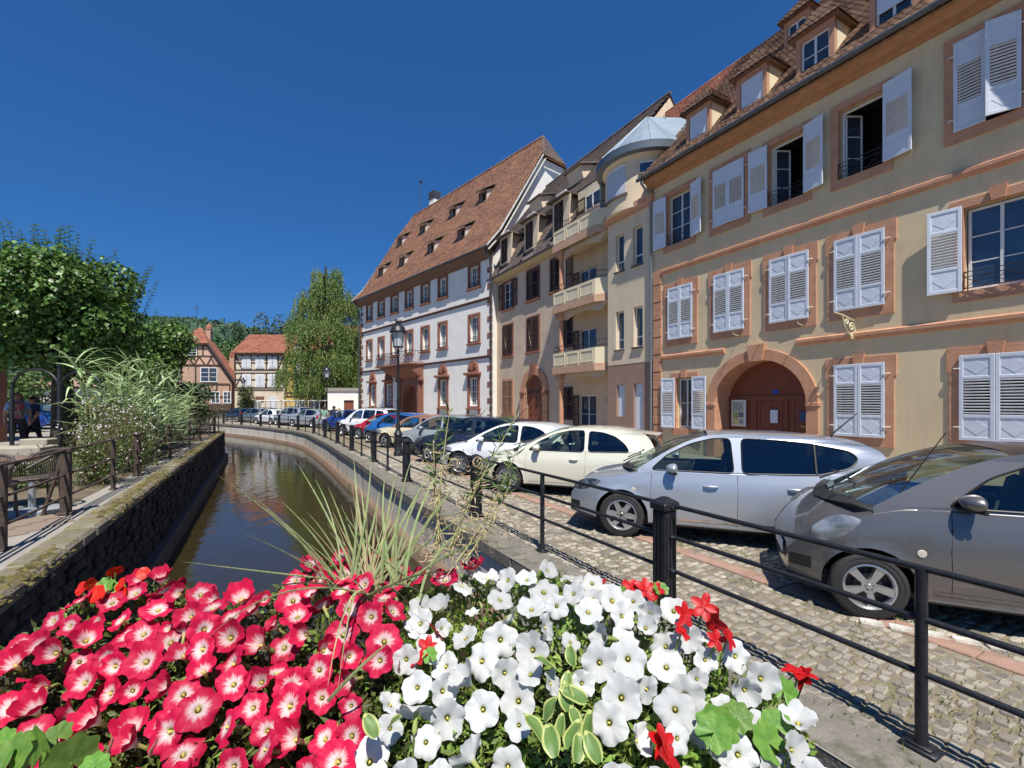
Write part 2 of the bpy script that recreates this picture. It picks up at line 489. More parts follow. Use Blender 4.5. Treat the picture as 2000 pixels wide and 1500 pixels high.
def balcony_rail(par, x0, x1, y0, z, h=.4, cross=True, m=None, name='window_railing', n=3):
    m = m or iron; b = MB()
    for zz in (z+.02, z+h*.72, z+h): b.tube([(x0, y0, zz), (x1, y0, zz)], .011, 6)
    for x in (x0, x1): b.tube([(x, y0, z), (x, y0, z+h)], .011, 6); 
    for x in (x0, x1): b.tube([(x, y0, z+h), (x, y0+.12, z+h)], .011, 6)
    if cross:
        d = (x1-x0)/n
        for i in range(n):
            b.tube([(x0+d*i, y0, z+.02), (x0+d*(i+1), y0, z+h*.72)], .008, 5); b.tube([(x0+d*(i+1), y0, z+.02), (x0+d*i, y0, z+h*.72)], .008, 5)
    return b.build(name, m, par)

# ================================================================ house A : long ochre house on the right
A = thing('ochre_house', 'long ochre house with orange stone trim, white louvred shutters and carriage arch', 'house', (5.95, 19.27, 0), R(-61.336))
LA = 15.5; ED = 6.0; EZ = 11.15; RH = 18.5
closed = [(.79,1.99,4.48,6.54), (2.92,4.12,4.48,6.54), (5.0,6.22,4.50,6.54), (6.91,8.13,4.54,6.56), (6.91,8.13,1.02,3.02), (9.60,10.82,1.08,3.05), (2.9,4.12,8.27,10.3), (9.5,10.62,8.32,10.42)]
opened = [(1.16,1.98,.97,2.95), (9.66,10.85,4.55,6.50), (.72,1.92,8.27,10.28), (4.95,6.08,8.27,10.25), (7.0,8.1,8.27,10.25)]
archp = arch(2.96, 6.14, 0, 1.95, 3.38, 20)
off = [(12.0,13.2,8.3,10.3), (12.2,13.4,4.5,6.5), (12.3,13.5,1.05,3.05)]
hl = [rect(*q) for q in closed+opened+off]
wall(A, rect(0, LA, -.3, EZ), hl + [arch(2.88, 6.22, 0, 1.95, 3.44, 20)], ochre, 0, .34)
MB().box(0, LA, 11.5, 11.8, 0, EZ).build('wall', ochre, A)
MB().prism([(0, 0), (12, 0), (12, EZ), (6, RH-.15), (0, EZ)], 0, .3).build('wall', ochre, A, loc=(.3, .345, 0), rot=(0, 0, R(90)))
MB().prism([(0, 0), (11, 0), (11, EZ), (5.6, RH-.6), (0, EZ)], 0, .3).build('wall', ochre, A, loc=(LA, .345, 0), rot=(0, 0, R(90)))
for q in closed+opened+off: room(A, *q, .345)
for i, q in enumerate(closed+opened+off):
    x0, x1, z0, z1 = q
    low = z0 > 8
    surround(A, x0, x1, z0, z1, .19, .24, key=not low, ears=not low)
for i, q in enumerate(closed):
    x0, x1, z0, z1 = q; w = (x1-x0)/2-.004; h = z1-z0
    shutter(A, x0, z0, w, h, shwhite, R([-1.5,-2,-1.2,-2.2,-1,-1.4,-2,0][i]), 1)
    if i == 7: shutter(A, x1, z0, w, h, shwhite, R(24), -1)
    else: shutter(A, x1, z0, w, h, shwhite, R([1.5,2,2.5,1.2,1.4,1,3,0][i]), -1)
    # hinge pins
    b = MB()
    for z in (z0+.3, z1-.3):
        for x, s in ((x0, -1), (x1, 1)): b.tube([(x-s*.02, -.12, z), (x+s*.09, -.10, z), (x+s*.10, -.04, z)], .014, 6)
    stuff(b.build('hinge_pins', frwhite, A))
for i, q in enumerate(off): window(A, *q, .2)
for i, q in enumerate(opened):
    x0, x1, z0, z1 = q
    if i in (0, 1, 2): window(A, x0+.03, x1-.03, z0+.02, z1-.03, .17, 3 if i else 2, glass=glassb if i == 1 else glassd)
    if i in (3, 4):                       # casement standing open
        b = MB(); f = .05
        for (a, c, d, e) in ((x0+.02, x0+.07, z0+.02, z1-.03), (x1-.07, x1-.02, z0+.02, z1-.03), (x0+.07, x1-.07, z1-.08, z1-.03)): b.box(a, c, .17, .22, d, e)
        w_ = b.build('window', frwhite, A)
        for s in (0, 1):
            lf = MB(); lw = (x1-x0)/2-.06; hh = z1-z0-.14
            lf.box(0, lw, 0, .04, 0, .05); lf.box(0, lw, 0, .04, hh-.05, hh); lf.box(0, .05, 0, .04, .05, hh-.05); lf.box(lw-.05, lw, 0, .04, .05, hh-.05)
            for k in (1, 2): lf.box(.05, lw-.05, .01, .03, hh*k/3-.012, hh*k/3+.012)
            fr = lf.build('casement', frwhite, w_, loc=(x0+.07, .23, z0+.06) if s == 0 else (x1-.07, .23, z0+.06), rot=(0, 0, R(62) if s == 0 else R(110)))
            MB().box(.04, lw-.04, .018, .022, .05, hh-.05).build('pane', glassd, w_, loc=fr.location, rot=fr.rotation_euler)
    if i != 0: balcony_rail(A, x0+.03, x1-.03, -.09, z0+.03, .40)
# open leaves
for hx, z, w, h, a, s in ((1.16,.97,.66,1.98,3,-1),(1.98,.97,.66,1.98,-3,1),(9.66,4.55,.62,1.99,8,-1),(.72,8.27,.62,2.02,5,-1),(1.92,8.27,.60,2.02,-14,1),(4.95,8.27,.62,2.02,4,-1),(6.08,8.27,.62,2.03,-12,1),(8.1,8.27,.66,2.05,-10,1)):
    shutter(A, hx, z, w, h, shwhite, R(a), s, y=-.12 if s > 0 else -.12)
# string courses, cornice, quoins
for z in (3.70, 7.20):
    b = MB(); x = .45
    def course(b, x0, x1): b.prism([(0, z), (-.07, z+.03), (-.10, z+.09), (-.10, z+.17), (-.03, z+.21), (0, z+.21)][::-1], x0, x1)
    b.X = Matrix(((0,1,0,0),(1,0,0,0),(0,0,1,0),(0,0,0,1)))
    if z < 5: course(b, .45, 3.35); course(b, 5.85, LA)
    else: course(b, .45, LA)
    b.build('string_course', sandst, A)
z = .0; k = 0
while z < 7.1:
    h = .36; MB().bbox(-.02, .42, -.05 - .012*(k % 2), .01, z+.008, z+h-.008, .012).build('quoin', sandst, A); z += h; k += 1
MB().box(.0, .46, -.06, .01, 7.2, 7.42).build('quoin', sandst, A)
b = MB(); b.prism(arch(2.62, 6.48, -.25, 1.95, 3.72, 24), -.07, .335, [archp]); ar = b.build('arch_surround', sandst, A)
MB().prism([(4.33,3.34),(4.79,3.34),(4.86,3.88),(4.26,3.88)], -.13, .02).build('keystone', sandst, ar)
for x0, x1 in ((2.58, 2.98), (6.12, 6.52)): MB().bbox(x0, x1, -.1, -.0, 1.85, 1.97, .015).build('impost', sandst, ar)
# carriage door set back in the arch
dn = MB(); dn.prism(archp, .75, .83); dn = dn.build('door', woodr, A)
b = MB()
for i in range(8): b.bbox(3.02+.39*i, 3.02+.39*i+.37, .735, .76, .05, 2.05, .006)
b.box(2.96, 6.14, .70, .745, 2.05, 2.2); b.box(2.96, 6.14, .72, .745, .0, .1)
for x in (4.0, 5.1): b.box(x-.05, x+.05, .70, .74, 0, 2.05)
b.build('door_boards', woodr, dn)
MB().tube([(4.98, .69, 1.0), (4.98, .66, 1.02), (4.98, .66, 1.16), (4.98, .69, 1.18)], .012, 6).build('handle', gutterm, dn)
MB().prism(arch(2.9, 6.2, -.2, 1.95, 3.42, 20), .34, 1.0, [archp], back=False).build('arch_lining', sandst, A)
rv = mat('poster_green', (.16,.22,.12), (.55,.56,.5), 9, .6)
nb = tag(MB().bbox(0, .56, 0, .06, 0, .95, .01).build('notice_board', frwhite, None), 'white framed notice board with photo posters inside the carriage arch', 'notice board')
nb.parent = None; nb.matrix_world = Matrix.Translation((5.95, 19.27, 0)) @ Matrix.Rotation(R(-61.336), 4, 'Z') @ Matrix.Translation((3.14, .62, 1.12))
MB().box(.05, .51, -.008, -.002, .06, .89).build('backing', mat('poster_cream', (.62,.58,.42)), nb)
pc = [(.09,.47,.55,.85,(.20,.24,.22)), (.08,.26,.30,.50,(.16,.24,.10)), (.30,.48,.33,.50,(.10,.10,.12)), (.10,.28,.10,.26,(.35,.33,.12)), (.32,.47,.10,.27,(.18,.22,.25))]
for i, (a, c, d, e, q) in enumerate(pc): MB().box(a, c, -.014, -.009, d, e).build('poster', mat('poster_%d' % i, q, tuple(min(1, v*2.2) for v in q), 14, .5), nb)
AX = Matrix.Translation((5.95, 19.27, 0)) @ Matrix.Rotation(R(-61.336), 4, 'Z')
def onA(name, lb, ct, b, m, x, y, z):
    o = tag(b.build(name, m), lb, ct); o.matrix_world = AX @ Matrix.Translation((x, y, z)); return o
onA('paper_notice', 'white paper notice pinned on the middle of the brown carriage door', 'notice', MB().box(0,.26,-.006,0,0,.44), mat('paper', (.72,.74,.80)), 4.56, .69, 1.28)
onA('number_plate', 'small blue house number plate above the paper notice', 'plaque', MB().bbox(0,.20,-.012,0,0,.14,.004), mat('enamel_blue', (.03,.09,.42), rough=.3), 4.62, .73, 2.26)
bp = onA('wall_plaque', 'blue rectangular plaque on the right side of the carriage door', 'plaque', MB().bbox(0,.46,-.02,0,0,.30,.006), mat('plaque_blue', (.04,.08,.20), rough=.4), 5.52, .70, 1.38)
onA('letter_plate', 'small brass plate under the blue plaque on the carriage door', 'plaque', MB().bbox(0,.36,-.015,0,0,.10,.004), mat('brass', (.35,.24,.07), rough=.4, metal=.6), 5.56, .70, 1.15)
# wrought scroll bracket
b = MB()
def spiral(b, c, r0, turns, a0, sgn=1, r=.018, n=22):
    b.tube([(c[0], c[1]+sgn*math.cos(a0+2*math.pi*turns*i/n)*r0*(1-.8*i/n), c[2]+math.sin(a0+2*math.pi*turns*i/n)*r0*(1-.8*i/n)) for i in range(n+1)], r, 6)
b.tube([(0,0,.02),(0,-.55,.12),(0,-1.0,.16)], .02, 6); b.tube([(0,0,-.45),(0,-.25,-.38),(0,-.5,-.15),(0,-.62,.1)], .017, 6)
spiral(b, (0,-.16,-.16), .13, 1.4, 0); spiral(b, (0,-.42,-.02), .10, 1.3, 2, -1); spiral(b, (0,-.12,-.42), .09, 1.2, 1); b.box(-.03,.03,-.01,.02,-.5,.08)
onA('sign_bracket', 'cream scrolled wrought iron bracket on the ochre wall under a first floor window', 'bracket', b, mat('cream_iron', (.72,.66,.42), rough=.5), 7.4, -.01, 4.2)
for x, z in ((3.9, 4.25), (4.75, 3.95), (6.05, 4.28)):
    onA('iron_hook', '', 'hook', MB().tube([(0,0,0),(0,-.34,.06),(0,-.36,.12)], .012, 5), mat('cream_iron', (.6,.5,.3)), x, -.0, z)
for o, s in zip([o for o in COL.objects if o.name.startswith('iron_hook')], ('left', 'middle', 'right')):
    o['label'] = {'left': 'thin iron hook on the ochre wall below the second closed window', 'middle': 'thin iron hook on the ochre wall just over the arch keystone', 'right': 'thin iron hook below the window left of the scrolled bracket'}[s]
# eaves, gutter, roof
b = MB(); b.X = Matrix(((0,1,0,0),(1,0,0,0),(0,0,1,0),(0,0,0,1)))
b.prism([(0,10.88),(-.06,10.90),(-.12,10.95),(-.30,10.98),(-.34,11.06),(-.50,11.10),(-.50,11.20),(.02,11.20)][::-1], -.15, LA)
b.build('eaves', soff, A)
b = MB(); b.X = Matrix(((0,1,0,0),(1,0,0,0),(0,0,1,0),(0,0,0,1)))
b.prism([(-.64+.075*math.cos(a)*1.0, 11.24+.075*math.sin(a)) for a in [math.pi*2*i/14 for i in range(14)]], -.35, LA+.2)
b.build('gutter', gutterm, A, smooth=True)
MB().tube([(-.12,-.62,11.18),(-.12,-.62,11.05),(-.10,-.3,10.75),(-.09,-.12,10.6),(-.09,-.10,.1)], .05, 10).build('downspout', mat('grey_zinc_pipe', (.22,.26,.27), rough=.45, metal=.5), A, smooth=True)
sl_ = Vector((0, ED+.55, RH-EZ)); 
V = sl_.normalized()
rf = MB()
rf.add([(-.25,-.5,11.2),(LA+.2,-.5,11.2),(LA+.2,6,RH-.03),(-.25,6,RH-.03),(LA+.2,12.5,11.2),(-.25,12.5,11.2)], [(0,1,2,3),(3,2,4,5)])
rf = rf.build('roof', tileb, A)
roof_plane(A, (-.25,-.6,11.28), (1,0,0), V, LA+.3, sl_.length+.1, tileb, .17, .155, under=rf, single=290, near=lambda u, v: v*1.2 + abs(u-6)*.35)
ridge(rf, (-.25,6,RH+.02), (LA,6,RH+.02), tileb)
def dormer_A(xc, zb, w=1.08, h=1.2, blind=0, sc=1.0):
    yb = (zb-11.2)*(ED+.5)/(RH-11.2)-.5
    yf = yb-.04; w *= sc; h *= sc
    dp = (h+.2)*(ED+.5)/(RH-11.2)
    d = MB()
    x0, x1 = xc-w/2, xc+w/2
    d.prism(rect(x0, x1, zb-.1, zb+h+.12), yf, yf+.14, [rect(x0+.14*sc, x1-.14*sc, zb+.05, zb+h-.1)])
    D = d.build('dormer', sandst, A)
    ch = MB()
    for s, x in ((-1, x0), (1, x1)):
        xa, xb = (x, x+.06) if s < 0 else (x-.06, x)
        ch.X = Matrix(((0,1,0,0),(1,0,0,0),(0,0,1,0),(0,0,0,1)))
        ch.prism([(yf+.1, zb-.1), (yf+.1, zb+h+.08), (yf+dp+.12, zb+h+.08)], xa, xb)
    ch.build('dormer_cheek', creamy, D)
    # zigzag timber edge under the cheek roof, right side
    zz = MB(); n = 7
    for i in range(n):
        y_ = yf+.12+dp*i/n; 
        zz.add([(x1+.012, y_, zb+h+.09), (x1+.012, y_+dp/n, zb+h+.09), (x1+.012, y_+dp/n/2, zb+h-.02)], [(0,1,2),(2,1,0)])
    zz.build('dormer_trim', sandst, D)
    window(D, x0+.14*sc, x1-.14*sc, zb+.05, zb+h-.1, yf+.07, 2, each=False)
    if blind: MB().box(x0+.16*sc, x1-.16*sc, yf+.03, yf+.05, zb+.05+(1-blind)*(h-.2), zb+h-.1).build('roller_blind', shwhite, D)
    # hipped little roof
    e = .17; zt = zb+h+.1; yr = yf+.50*sc; rz = zt+.92*sc
    yend = yr + 2.2*sc
    q = MB(); q.add([(x0-e, yf-e, zt-.03), (x1+e, yf-e, zt-.03), (xc, yr, rz), (x1+e, yf+dp+.5, zt-.03), (xc, yend, rz), (x0-e, yf+dp+.5, zt-.03)], [(0,1,2), (1,3,4,2), (0,2,4,5), (0,5,3,1)])
    rr = q.build('dormer_roof', tileb, D)
    def tri(P0, U, V_, ul, f): roof_plane(A, P0, U, V_, ul, 1.6, tileb, .16, .13, inside=f, under=rr)
    V1 = Vector((0, yr-yf+e, rz-zt+.03)); l1 = V1.length; wl = w+2*e
    tri((x0-e, yf-e, zt), (1,0,0), V1, wl, lambda u, v: v < l1 and abs(u-wl/2) < wl/2*(1-v/l1)+.05)
    V2 = Vector((-(w/2+e), 0, rz-zt+.03)); l2 = V2.length; dl = dp+.5+e
    tri((x1+e, yf-e, zt), (0,1,0), V2, dl, lambda u, v: v < l2 and u > v/l2*(yr-yf+e)-.05)
    V3 = Vector(((w/2+e), 0, rz-zt+.03))
    tri((x0-e, yf-e, zt), (0,1,0), V3, dl, lambda u, v: v < l2 and u > v/l2*(yr-yf+e)-.05)
    return D
for x, bl in ((2.2, .92), (4.35, .92), (6.36, 0), (8.3, .55), (10.35, 0), (12.4, 0), (14.4, 0)): dormer_A(x, 11.78, blind=bl)
for x in (4.0, 8.2): dormer_A(x, 15.4, sc=.85)
# ================================================================ house B : balconies, loggias and round tower
SW = Matrix(((0,1,0,0),(1,0,0,0),(0,0,1,0),(0,0,0,1)))
B = thing('balcony_house', 'pink beige house with stacked balconies, brown shutters and a zinc roofed round tower', 'house', (5.95, 19.27, 0), R(-61.336))
BX = -18.0
bo = [(-16.05,-14.65,8.85,10.75), (-12.62,-11.15,8.85,10.75), (-9.75,-8.65,8.85,10.75), (-16.1,-14.65,5.45,7.6), (-12.6,-11.15,5.45,7.6), (-16.1,-14.65,1.25,3.6)]
lg = [(-6.9,-5.4,z,z+2.1) for z in (.3, 3.95, 7.25)] + [(-8.6,-7.5,z,z+1.9) for z in (5.2, 1.0)]
ad = arch(-12.8, -10.6, 0, 2.75, 3.85, 14)
wb = MB().prism(rect(BX, -2.9, -.3, 11.3), 1.3, 1.6, [rect(*q) for q in bo+lg]+[ad]).build('wall', [pinkr, pinkr], B)
for q in bo+lg: room(B, *q, 1.61)
def leaf_simple(par, x0, x1, z0, z1, y, m, ang=0, hinge=0):
    b = MB(); w = x1-x0; h = z1-z0
    b.box(0, .06, 0, .04, 0, h); b.box(w-.06, w, 0, .04, 0, h)
    for a in (0, h*.48, h-.07): b.box(.06, w-.06, .002, .038, a, a+.07)
    n = int(h/.09)
    for i in range(n):
        z = .06 + (h-.12)*(i+.5)/n
        b.add([(.06,.03,z+.03),(w-.06,.03,z+.03),(w-.06,.006,z-.02),(.06,.006,z-.02)], [(0,3,2,1)])
    if hinge: b.X = None; b.v = [(v[0]-w, v[1], v[2]) for v in b.v]
    return b.build('shutter', m, par, loc=(x1 if hinge else x0, y, z0), rot=(0, 0, ang))
for i, (x0, x1, z0, z1) in enumerate(bo):
    m = woodl if i == 5 else woodd
    surround(B, x0, x1, z0, z1, .13, .16, redst if i < 5 else sandst, key=False, y=1.26, ears=False)
    c = (x0+x1)/2
    if i == 0:
        window(B, x0, x1, z0, z1, 1.42, 3, each=False)
        leaf_simple(B, x0-.68, x0-.0, z0, z1, 1.20, m, R(-3)); leaf_simple(B, x1, x1+.68, z0, z1, 1.20, m, R(3), 1)
        for k in range(7): pass
    else:
        leaf_simple(B, x0, c-.005, z0, z1, 1.22, m, R(-5 if i in (3, 4) else -1)); leaf_simple(B, c+.005, x1, z0, z1, 1.22, m, R(5 if i in (3, 4) else 1), 1)
    MB().bbox(x0-.16, x1+.16, 1.16, 1.3, z0-.2, z0-.08, .02).build('sill', redst, B)
b = MB(); b.prism(arch(-13.4, -10.0, -.25, 2.75, 4.3, 18), 1.2, 1.42, [ad]); pa = b.build('portal', sandst, B)
MB().prism([(-11.9,3.8),(-11.5,3.8),(-11.38,4.5),(-12.02,4.5)], 1.08, 1.3).build('keystone', redst, pa)
for x in (-13.42, -10.62): MB().bbox(x, x+.64, 1.1, 1.32, 2.55, 2.75, .03).build('impost', redst, pa)
for z in range(7):
    for x in (-13.4, -10.6): MB().bbox(x, x+.6, 1.16, 1.3, .36*z+.01, .36*z+.35, .015).build('quoin', sandst, pa)
dr = MB().prism(ad, 1.45, 1.52).build('door', woodr, B)
db = MB()
for i in range(3):
    for j in range(5):
        cx, cz = -12.35+.65*i, .35+.48*j
        db.add([(cx-.13, 1.44, cz), (cx, 1.44, cz-.13), (cx+.13, 1.44, cz), (cx, 1.44, cz+.13), (cx, 1.39, cz)], [(0,1,4),(1,2,4),(2,3,4),(3,0,4)])
db.box(-12.8, -10.6, 1.40, 1.46, 2.6, 2.78)
stuff(db.build('door_studs', woodd, dr))
# loggia: shutters, doors, pillars, slabs and parapets
for x0, x1, z0, z1 in lg:
    if x1-x0 > 1.3:
        window(B, x0, x1, z0, z1, 1.42, 2, each=False)
        leaf_simple(B, x0-.5, x0, z0, z1, 1.24, woodd)
    else:
        leaf_simple(B, x0, (x0+x1)/2, z0, z1, 1.24, woodd); leaf_simple(B, (x0+x1)/2, x1, z0, z1, 1.24, woodd)
leaf_simple(B, -8.05, -7.45, 8.3, 10.5, 1.2, woodd)
Z = [3.72, 7.08, 10.45]
bx0, bx1 = -7.4, -2.95
for k, z in enumerate(Z):
    b = MB(); b.prism([(bx0, 1.3), (bx0, -.12), (-3.75, -.12), (-2.95, .42), (-2.95, 1.3)][::-1], z, z+.16)
    b.v = [(x, zz, y) for x, y, zz in b.v]
    slab = b.build('balcony', creamy, B)
    # fascia and panelled parapet
    f = MB(); f.box(bx0-.03, -3.75, -.16, -.12, z-.16, z+.2); f.add([(-3.75,-.16,z-.16),(-2.92,.40,z-.16),(-2.92,.40,z+.2),(-3.75,-.16,z+.2),(-3.75,-.1,z-.16),(-2.92,.46,z-.16),(-2.92,.46,z+.2),(-3.75,-.1,z+.2)], [(0,1,2,3),(3,2,6,7),(0,4,5,1)])
    f.box(bx0-.03, bx0+.01, -.12, 1.3, z-.16, z+.2)
    f.build('slab_edge', mat('pale_salmon_stone', (.60,.37,.24), (.52,.31,.20), 4), slab)
    p = MB(); t = z+.2; h = .78
    p.box(bx0, -3.75, -.12, 0, t, t+h)
    p.add([(-3.75,-.12,t),(-2.95,.42,t),(-2.95,.42,t+h),(-3.75,-.12,t+h),(-3.75,0,t),(-2.95,.54,t),(-2.95,.54,t+h),(-3.75,0,t+h)], [(0,1,2,3),(4,7,6,5),(3,2,6,7)])
    p.box(bx0, bx0+.1, 0, 1.3, t, t+h)
    p.build('parapet', creamy, slab)
    q = MB(); n = 3; w = (-3.8-bx0)/n
    for i in range(n):
        a, c = bx0+w*i+.09, bx0+w*(i+1)-.09
        for (u0, u1, v0, v1) in ((a, c, t+.1, t+.14), (a, c, t+h-.14, t+h-.1), (a, a+.04, t+.14, t+h-.14), (c-.04, c, t+.14, t+h-.14)): q.box(u0, u1, -.14, -.12, v0, v1)
    q.build('parapet_moulding', creamy, slab)
    r = MB(); pts = [(bx0+.04,1.2), (bx0+.04,-.04), (-3.75,-.04), (-3.02,.46)]
    for zz in (.12, .38): r.tube([(x, y, t+h+zz) for x, y in pts], .014, 6)
    for i in range(12):
        x = bx0+.04+(-3.75-bx0)*i/11; r.tube([(x, -.04, t+h), (x, -.04, t+h+.38)], .010 if i % 3 else .014, 5)
    for i in range(0, 11, 3):
        x = bx0+.04+(-3.75-bx0)*i/11; x2 = bx0+.04+(-3.75-bx0)*(i+2)/11; r.tube([(x,-.04,t+h+.12),(x2,-.04,t+h+.38)], .009, 5); r.tube([(x,-.04,t+h+.38),(x2,-.04,t+h+.12)], .009, 5)
    r.build('railing', iron, slab)
MB().prism([(bx0,1.3),(bx0,-.1),(-3.75,-.1),(-2.95,.42),(-2.95,1.3)][::-1], 0, .1)
for z0, z1 in ((0, 3.56), (3.88, 6.92), (7.24, 10.29)):
    c = MB(); c.lathe([(.17,z0),(.17,z0+.12),(.135,z0+.16),(.125,z1-.42),(.16,z1-.38),(.19,z1-.3)], 14, (-6.95,.12,0)); c.box(-7.2,-6.7,-.1,.34,z1-.3,z1)
    c.build('pillar', sandst, B, smooth=40)
    a = MB(); a.prism([(-7.2, z1)] + [(-6.7+3.0*i/10, z1-.42+.26*math.sin(math.pi*i/10)) for i in range(11)] + [(-3.2, z1)], .15, .3)
    a.build('arch_beam', pinkr, B)
    MB().box(-3.9,-2.93,.9,1.29,z0,z1).build('loggia_wall', creamy, B)
# right block
ro = [(-2.38,-1.83,8.0,9.7), (-1.26,-.67,8.0,9.7), (-2.38,-1.83,4.42,6.17), (-1.22,-.67,4.42,6.17), (-2.33,-1.78,1.34,2.8), (-1.22,-.64,.3,2.82)]
MB().prism(rect(-2.93,-.02,3.72,10.3), 0, .3, [rect(*q) for q in ro if q[2] > 3]).build('wall', cream, B)
MB().prism(rect(-2.93,-.02,-.3,3.72), .01, .31, [rect(*q) for q in ro if q[2] < 3]).build('wall', brownr, B)
MB().box(-2.93,-2.63,.31,1.3,0,10.3).build('wall', creamy, B)
MB().box(-.4,-.02,.31,5,0,10.3).build('wall', cream, B)
for i, q in enumerate(ro):
    room(B, *q, .32)
    x0, x1, z0, z1 = q
    if z0 > 3:
        w_ = window(B, x0, x1, z0, z1, .16, 1, each=False, leaves=1)
        MB().box(x0+.05, x1-.05, .155, .20, z0+.42, z0+.48).build('transom', frwhite, w_)
        MB().bbox(x0-.08, x1+.06, -.08, .1, z0-.07, z0, .01).build('sill', tiled, B)
        MB().prism([(x0+.08, z0+.1), (x0+.2, z0+.1), (x0+.14, z1-.1), (x0+.08, z1-.1)], .21, .22).build('curtain', curt, w_)
    else:
        MB().bbox(x0, x1, .12, .17, z0, z1, .01).build('door' if z0 < 1 else 'roller_blind', shwhite, B)
for z in (10.3,):
    b = MB(); b.X = SW; b.prism([(0,z),(-.12,z),(-.12,z+.1),(-.22,z+.16),(-.22,z+.42),(0,z+.42)][::-1], -3.0, .0); b.build('cornice', mat('salmon_render', (.60,.33,.21), (.54,.29,.18), 3, .85), B)
# main mansard roof of the left part
eb = MB(); eb.X = SW
eb.prism([(1.3,11.0),(1.1,11.02),(.82,11.2),(.82,11.32),(1.32,11.32)][::-1], BX-.1, -7.3); eb.build('eaves', mat('cream_eaves', (.55,.42,.24), rough=.8), B)
gb = MB(); gb.X = SW; gb.prism([(.76+.06*math.cos(a), 11.32+.06*math.sin(a)) for a in [math.pi*2*i/12 for i in range(12)]], BX-.2, -7.3); gb.build('gutter', gutterm, B, smooth=True)
MB().tube([(BX+.1,.8,11.3),(BX+.1,1.05,11.0),(BX+.1,1.2,10.8),(BX+.1,1.22,.1)], .06, 8).build('downspout', mat('grey_zinc_pipe', (.2,.2,.2)), B, smooth=True)
RF = MB()
RF.add([(BX,.8,11.3),(-4.9,.8,11.3),(-4.9,2.3,14.3),(BX,2.3,14.3),(BX,1.75,14.25),(-4.9,1.75,14.25),(-4.9,6.3,19.8),(BX,6.3,19.8),(-4.9,11.5,14),(BX,11.5,14)], [(0,1,2,3),(4,5,6,7),(7,6,8,9)])
RF = RF.build('roof', tiled, B)
V1 = Vector((0,1.5,3.0)); roof_plane(B, (BX,.75,11.36), (1,0,0), V1, 10.6, V1.length, tiled, .24, .2, under=RF, inside=lambda u, v: not any(abs(u+BX-x) < .75 and v < 2.9 for x in (-15.4,-11.9,-8.5)))
V2 = Vector((0,4.7,5.7)); roof_plane(B, (BX,1.6,14.15), (1,0,0), V2, 13.1, V2.length, tiled, .24, .2, under=RF)
ridge(RF, (BX,6.3,19.88), (-4.9,6.3,19.88), tiled)
b = MB(); b.prism([(1.5,0),(11,0),(11,14),(6.3,19.6),(1.8,14.1),(1.35,11.3)], 0, .25); b.build('wall', whiter, B, loc=(BX+.26,0,0), rot=(0,0,R(90)))
b = MB(); b.prism([(1.5,0),(11,0),(11,14),(6.3,19.6),(1.8,14.1),(1.35,11.3)], 0, .25); b.build('wall', cream, B, loc=(-4.93,0,0), rot=(0,0,R(90)))
for i, x in enumerate((-15.4,-11.9,-8.5)):
    d = MB(); z0, z1 = 12.0, 13.95
    d.prism(rect(x-.62, x+.62, z0, z1), 1.0, 1.12, [rect(x-.48, x+.48, z0+.1, z1-.1)])
    D = d.build('dormer', cream, B)
    ck = MB(); ck.X = SW
    for xa in (x-.62, x+.54): ck.prism([(1.12,z0),(2.3,z1+.3),(1.12,z1)], xa, xa+.08)
    ck.build('dormer_cheek', cream, D)
    # swept white board to the right of the dormer, as on the facade
    q = MB(); q.prism([(x+.62,z0-.2),(x+.78,z0-.2),(x+1.0,z0+.25),(x+1.18,z1-.05),(x+.62,z1)], 1.0, 1.06); q.build('dormer_apron', cream, D)
    leaf_simple(D, x-.48, x, z0+.1, z1-.1, 1.02, woodd); leaf_simple(D, x, x+.48, z0+.1, z1-.1, 1.02, woodd if i != 1 else woodd)
    MB().box(x-.9, x+1.1, .7, 1.9, z1+.02, z1+.12).build('dormer_roof', tiled, D)
    MB().tube([(x+.3,.66,z1+.02),(x+1.25,.66,z1+.02)], .05, 6).build('dormer_gutter', frwhite, D)
for x, z in ((-13.2,15.3),(-8.9,15.5)):      # small shed vents higher up
    y = 1.6+(z-14.15)*4.7/5.7; d = MB(); d.X = SW; d.prism([(y-.1,z),(y+1.5,z+1.2),(y-.35,z+.75)], x-.7, x+.7); d.build('dormer', cream, B)
    d = MB(); d.X = SW; d.prism([(y-.5,z+.72),(y+1.6,z+1.3),(y+1.6,z+1.4),(y-.5,z+.82)], x-.9, x+.9); d.build('dormer_roof', tiled, B)
# terrace on top of the third balcony, side wall, and the round tower
MB().box(-7.4,-2.93,1.6,1.8,11.3,14.1).build('wall', creamy, B)
MB().box(-3.9,-3.82,.3,1.6,11.6,13.5).build('terrace_screen', mat('grey_panel', (.36,.38,.38), rough=.5), B)
window(B, -6.6, -5.3, 11.5, 13.5, 1.5, 2, each=False); leaf_simple(B, -7.3, -6.6, 11.5, 13.5, 1.45, woodd)
TX, TY, TR = -1.9, 1.4, 1.86
t = MB(); t.lathe([(TR,10.5),(TR,12.6),(TR+.28,12.85)], 40, (TX,TY,0)); TW = t.build('tower', cream, B, smooth=30)
def on_tower(name, a0, a1, z0, z1, off, m, th=.05, n=6, par=None):
    b = MB(); ro_, ri = TR+off, TR+off-th
    V = []
    for i in range(n+1):
        a = R(a0+(a1-a0)*i/n)
        for r_, z in ((ro_,z0),(ro_,z1),(ri,z1),(ri,z0)): V.append((TX+r_*math.cos(a), TY+r_*math.sin(a), z))
    F = []
    for i in range(n):
        for k in range(4): F.append((i*4+k, (i+1)*4+k, (i+1)*4+(k+1) % 4, i*4+(k+1) % 4))
    F += [(0,1,2,3), (n*4+3,n*4+2,n*4+1,n*4)]
    b.add(V, F); return b.build(name, m, par or TW)
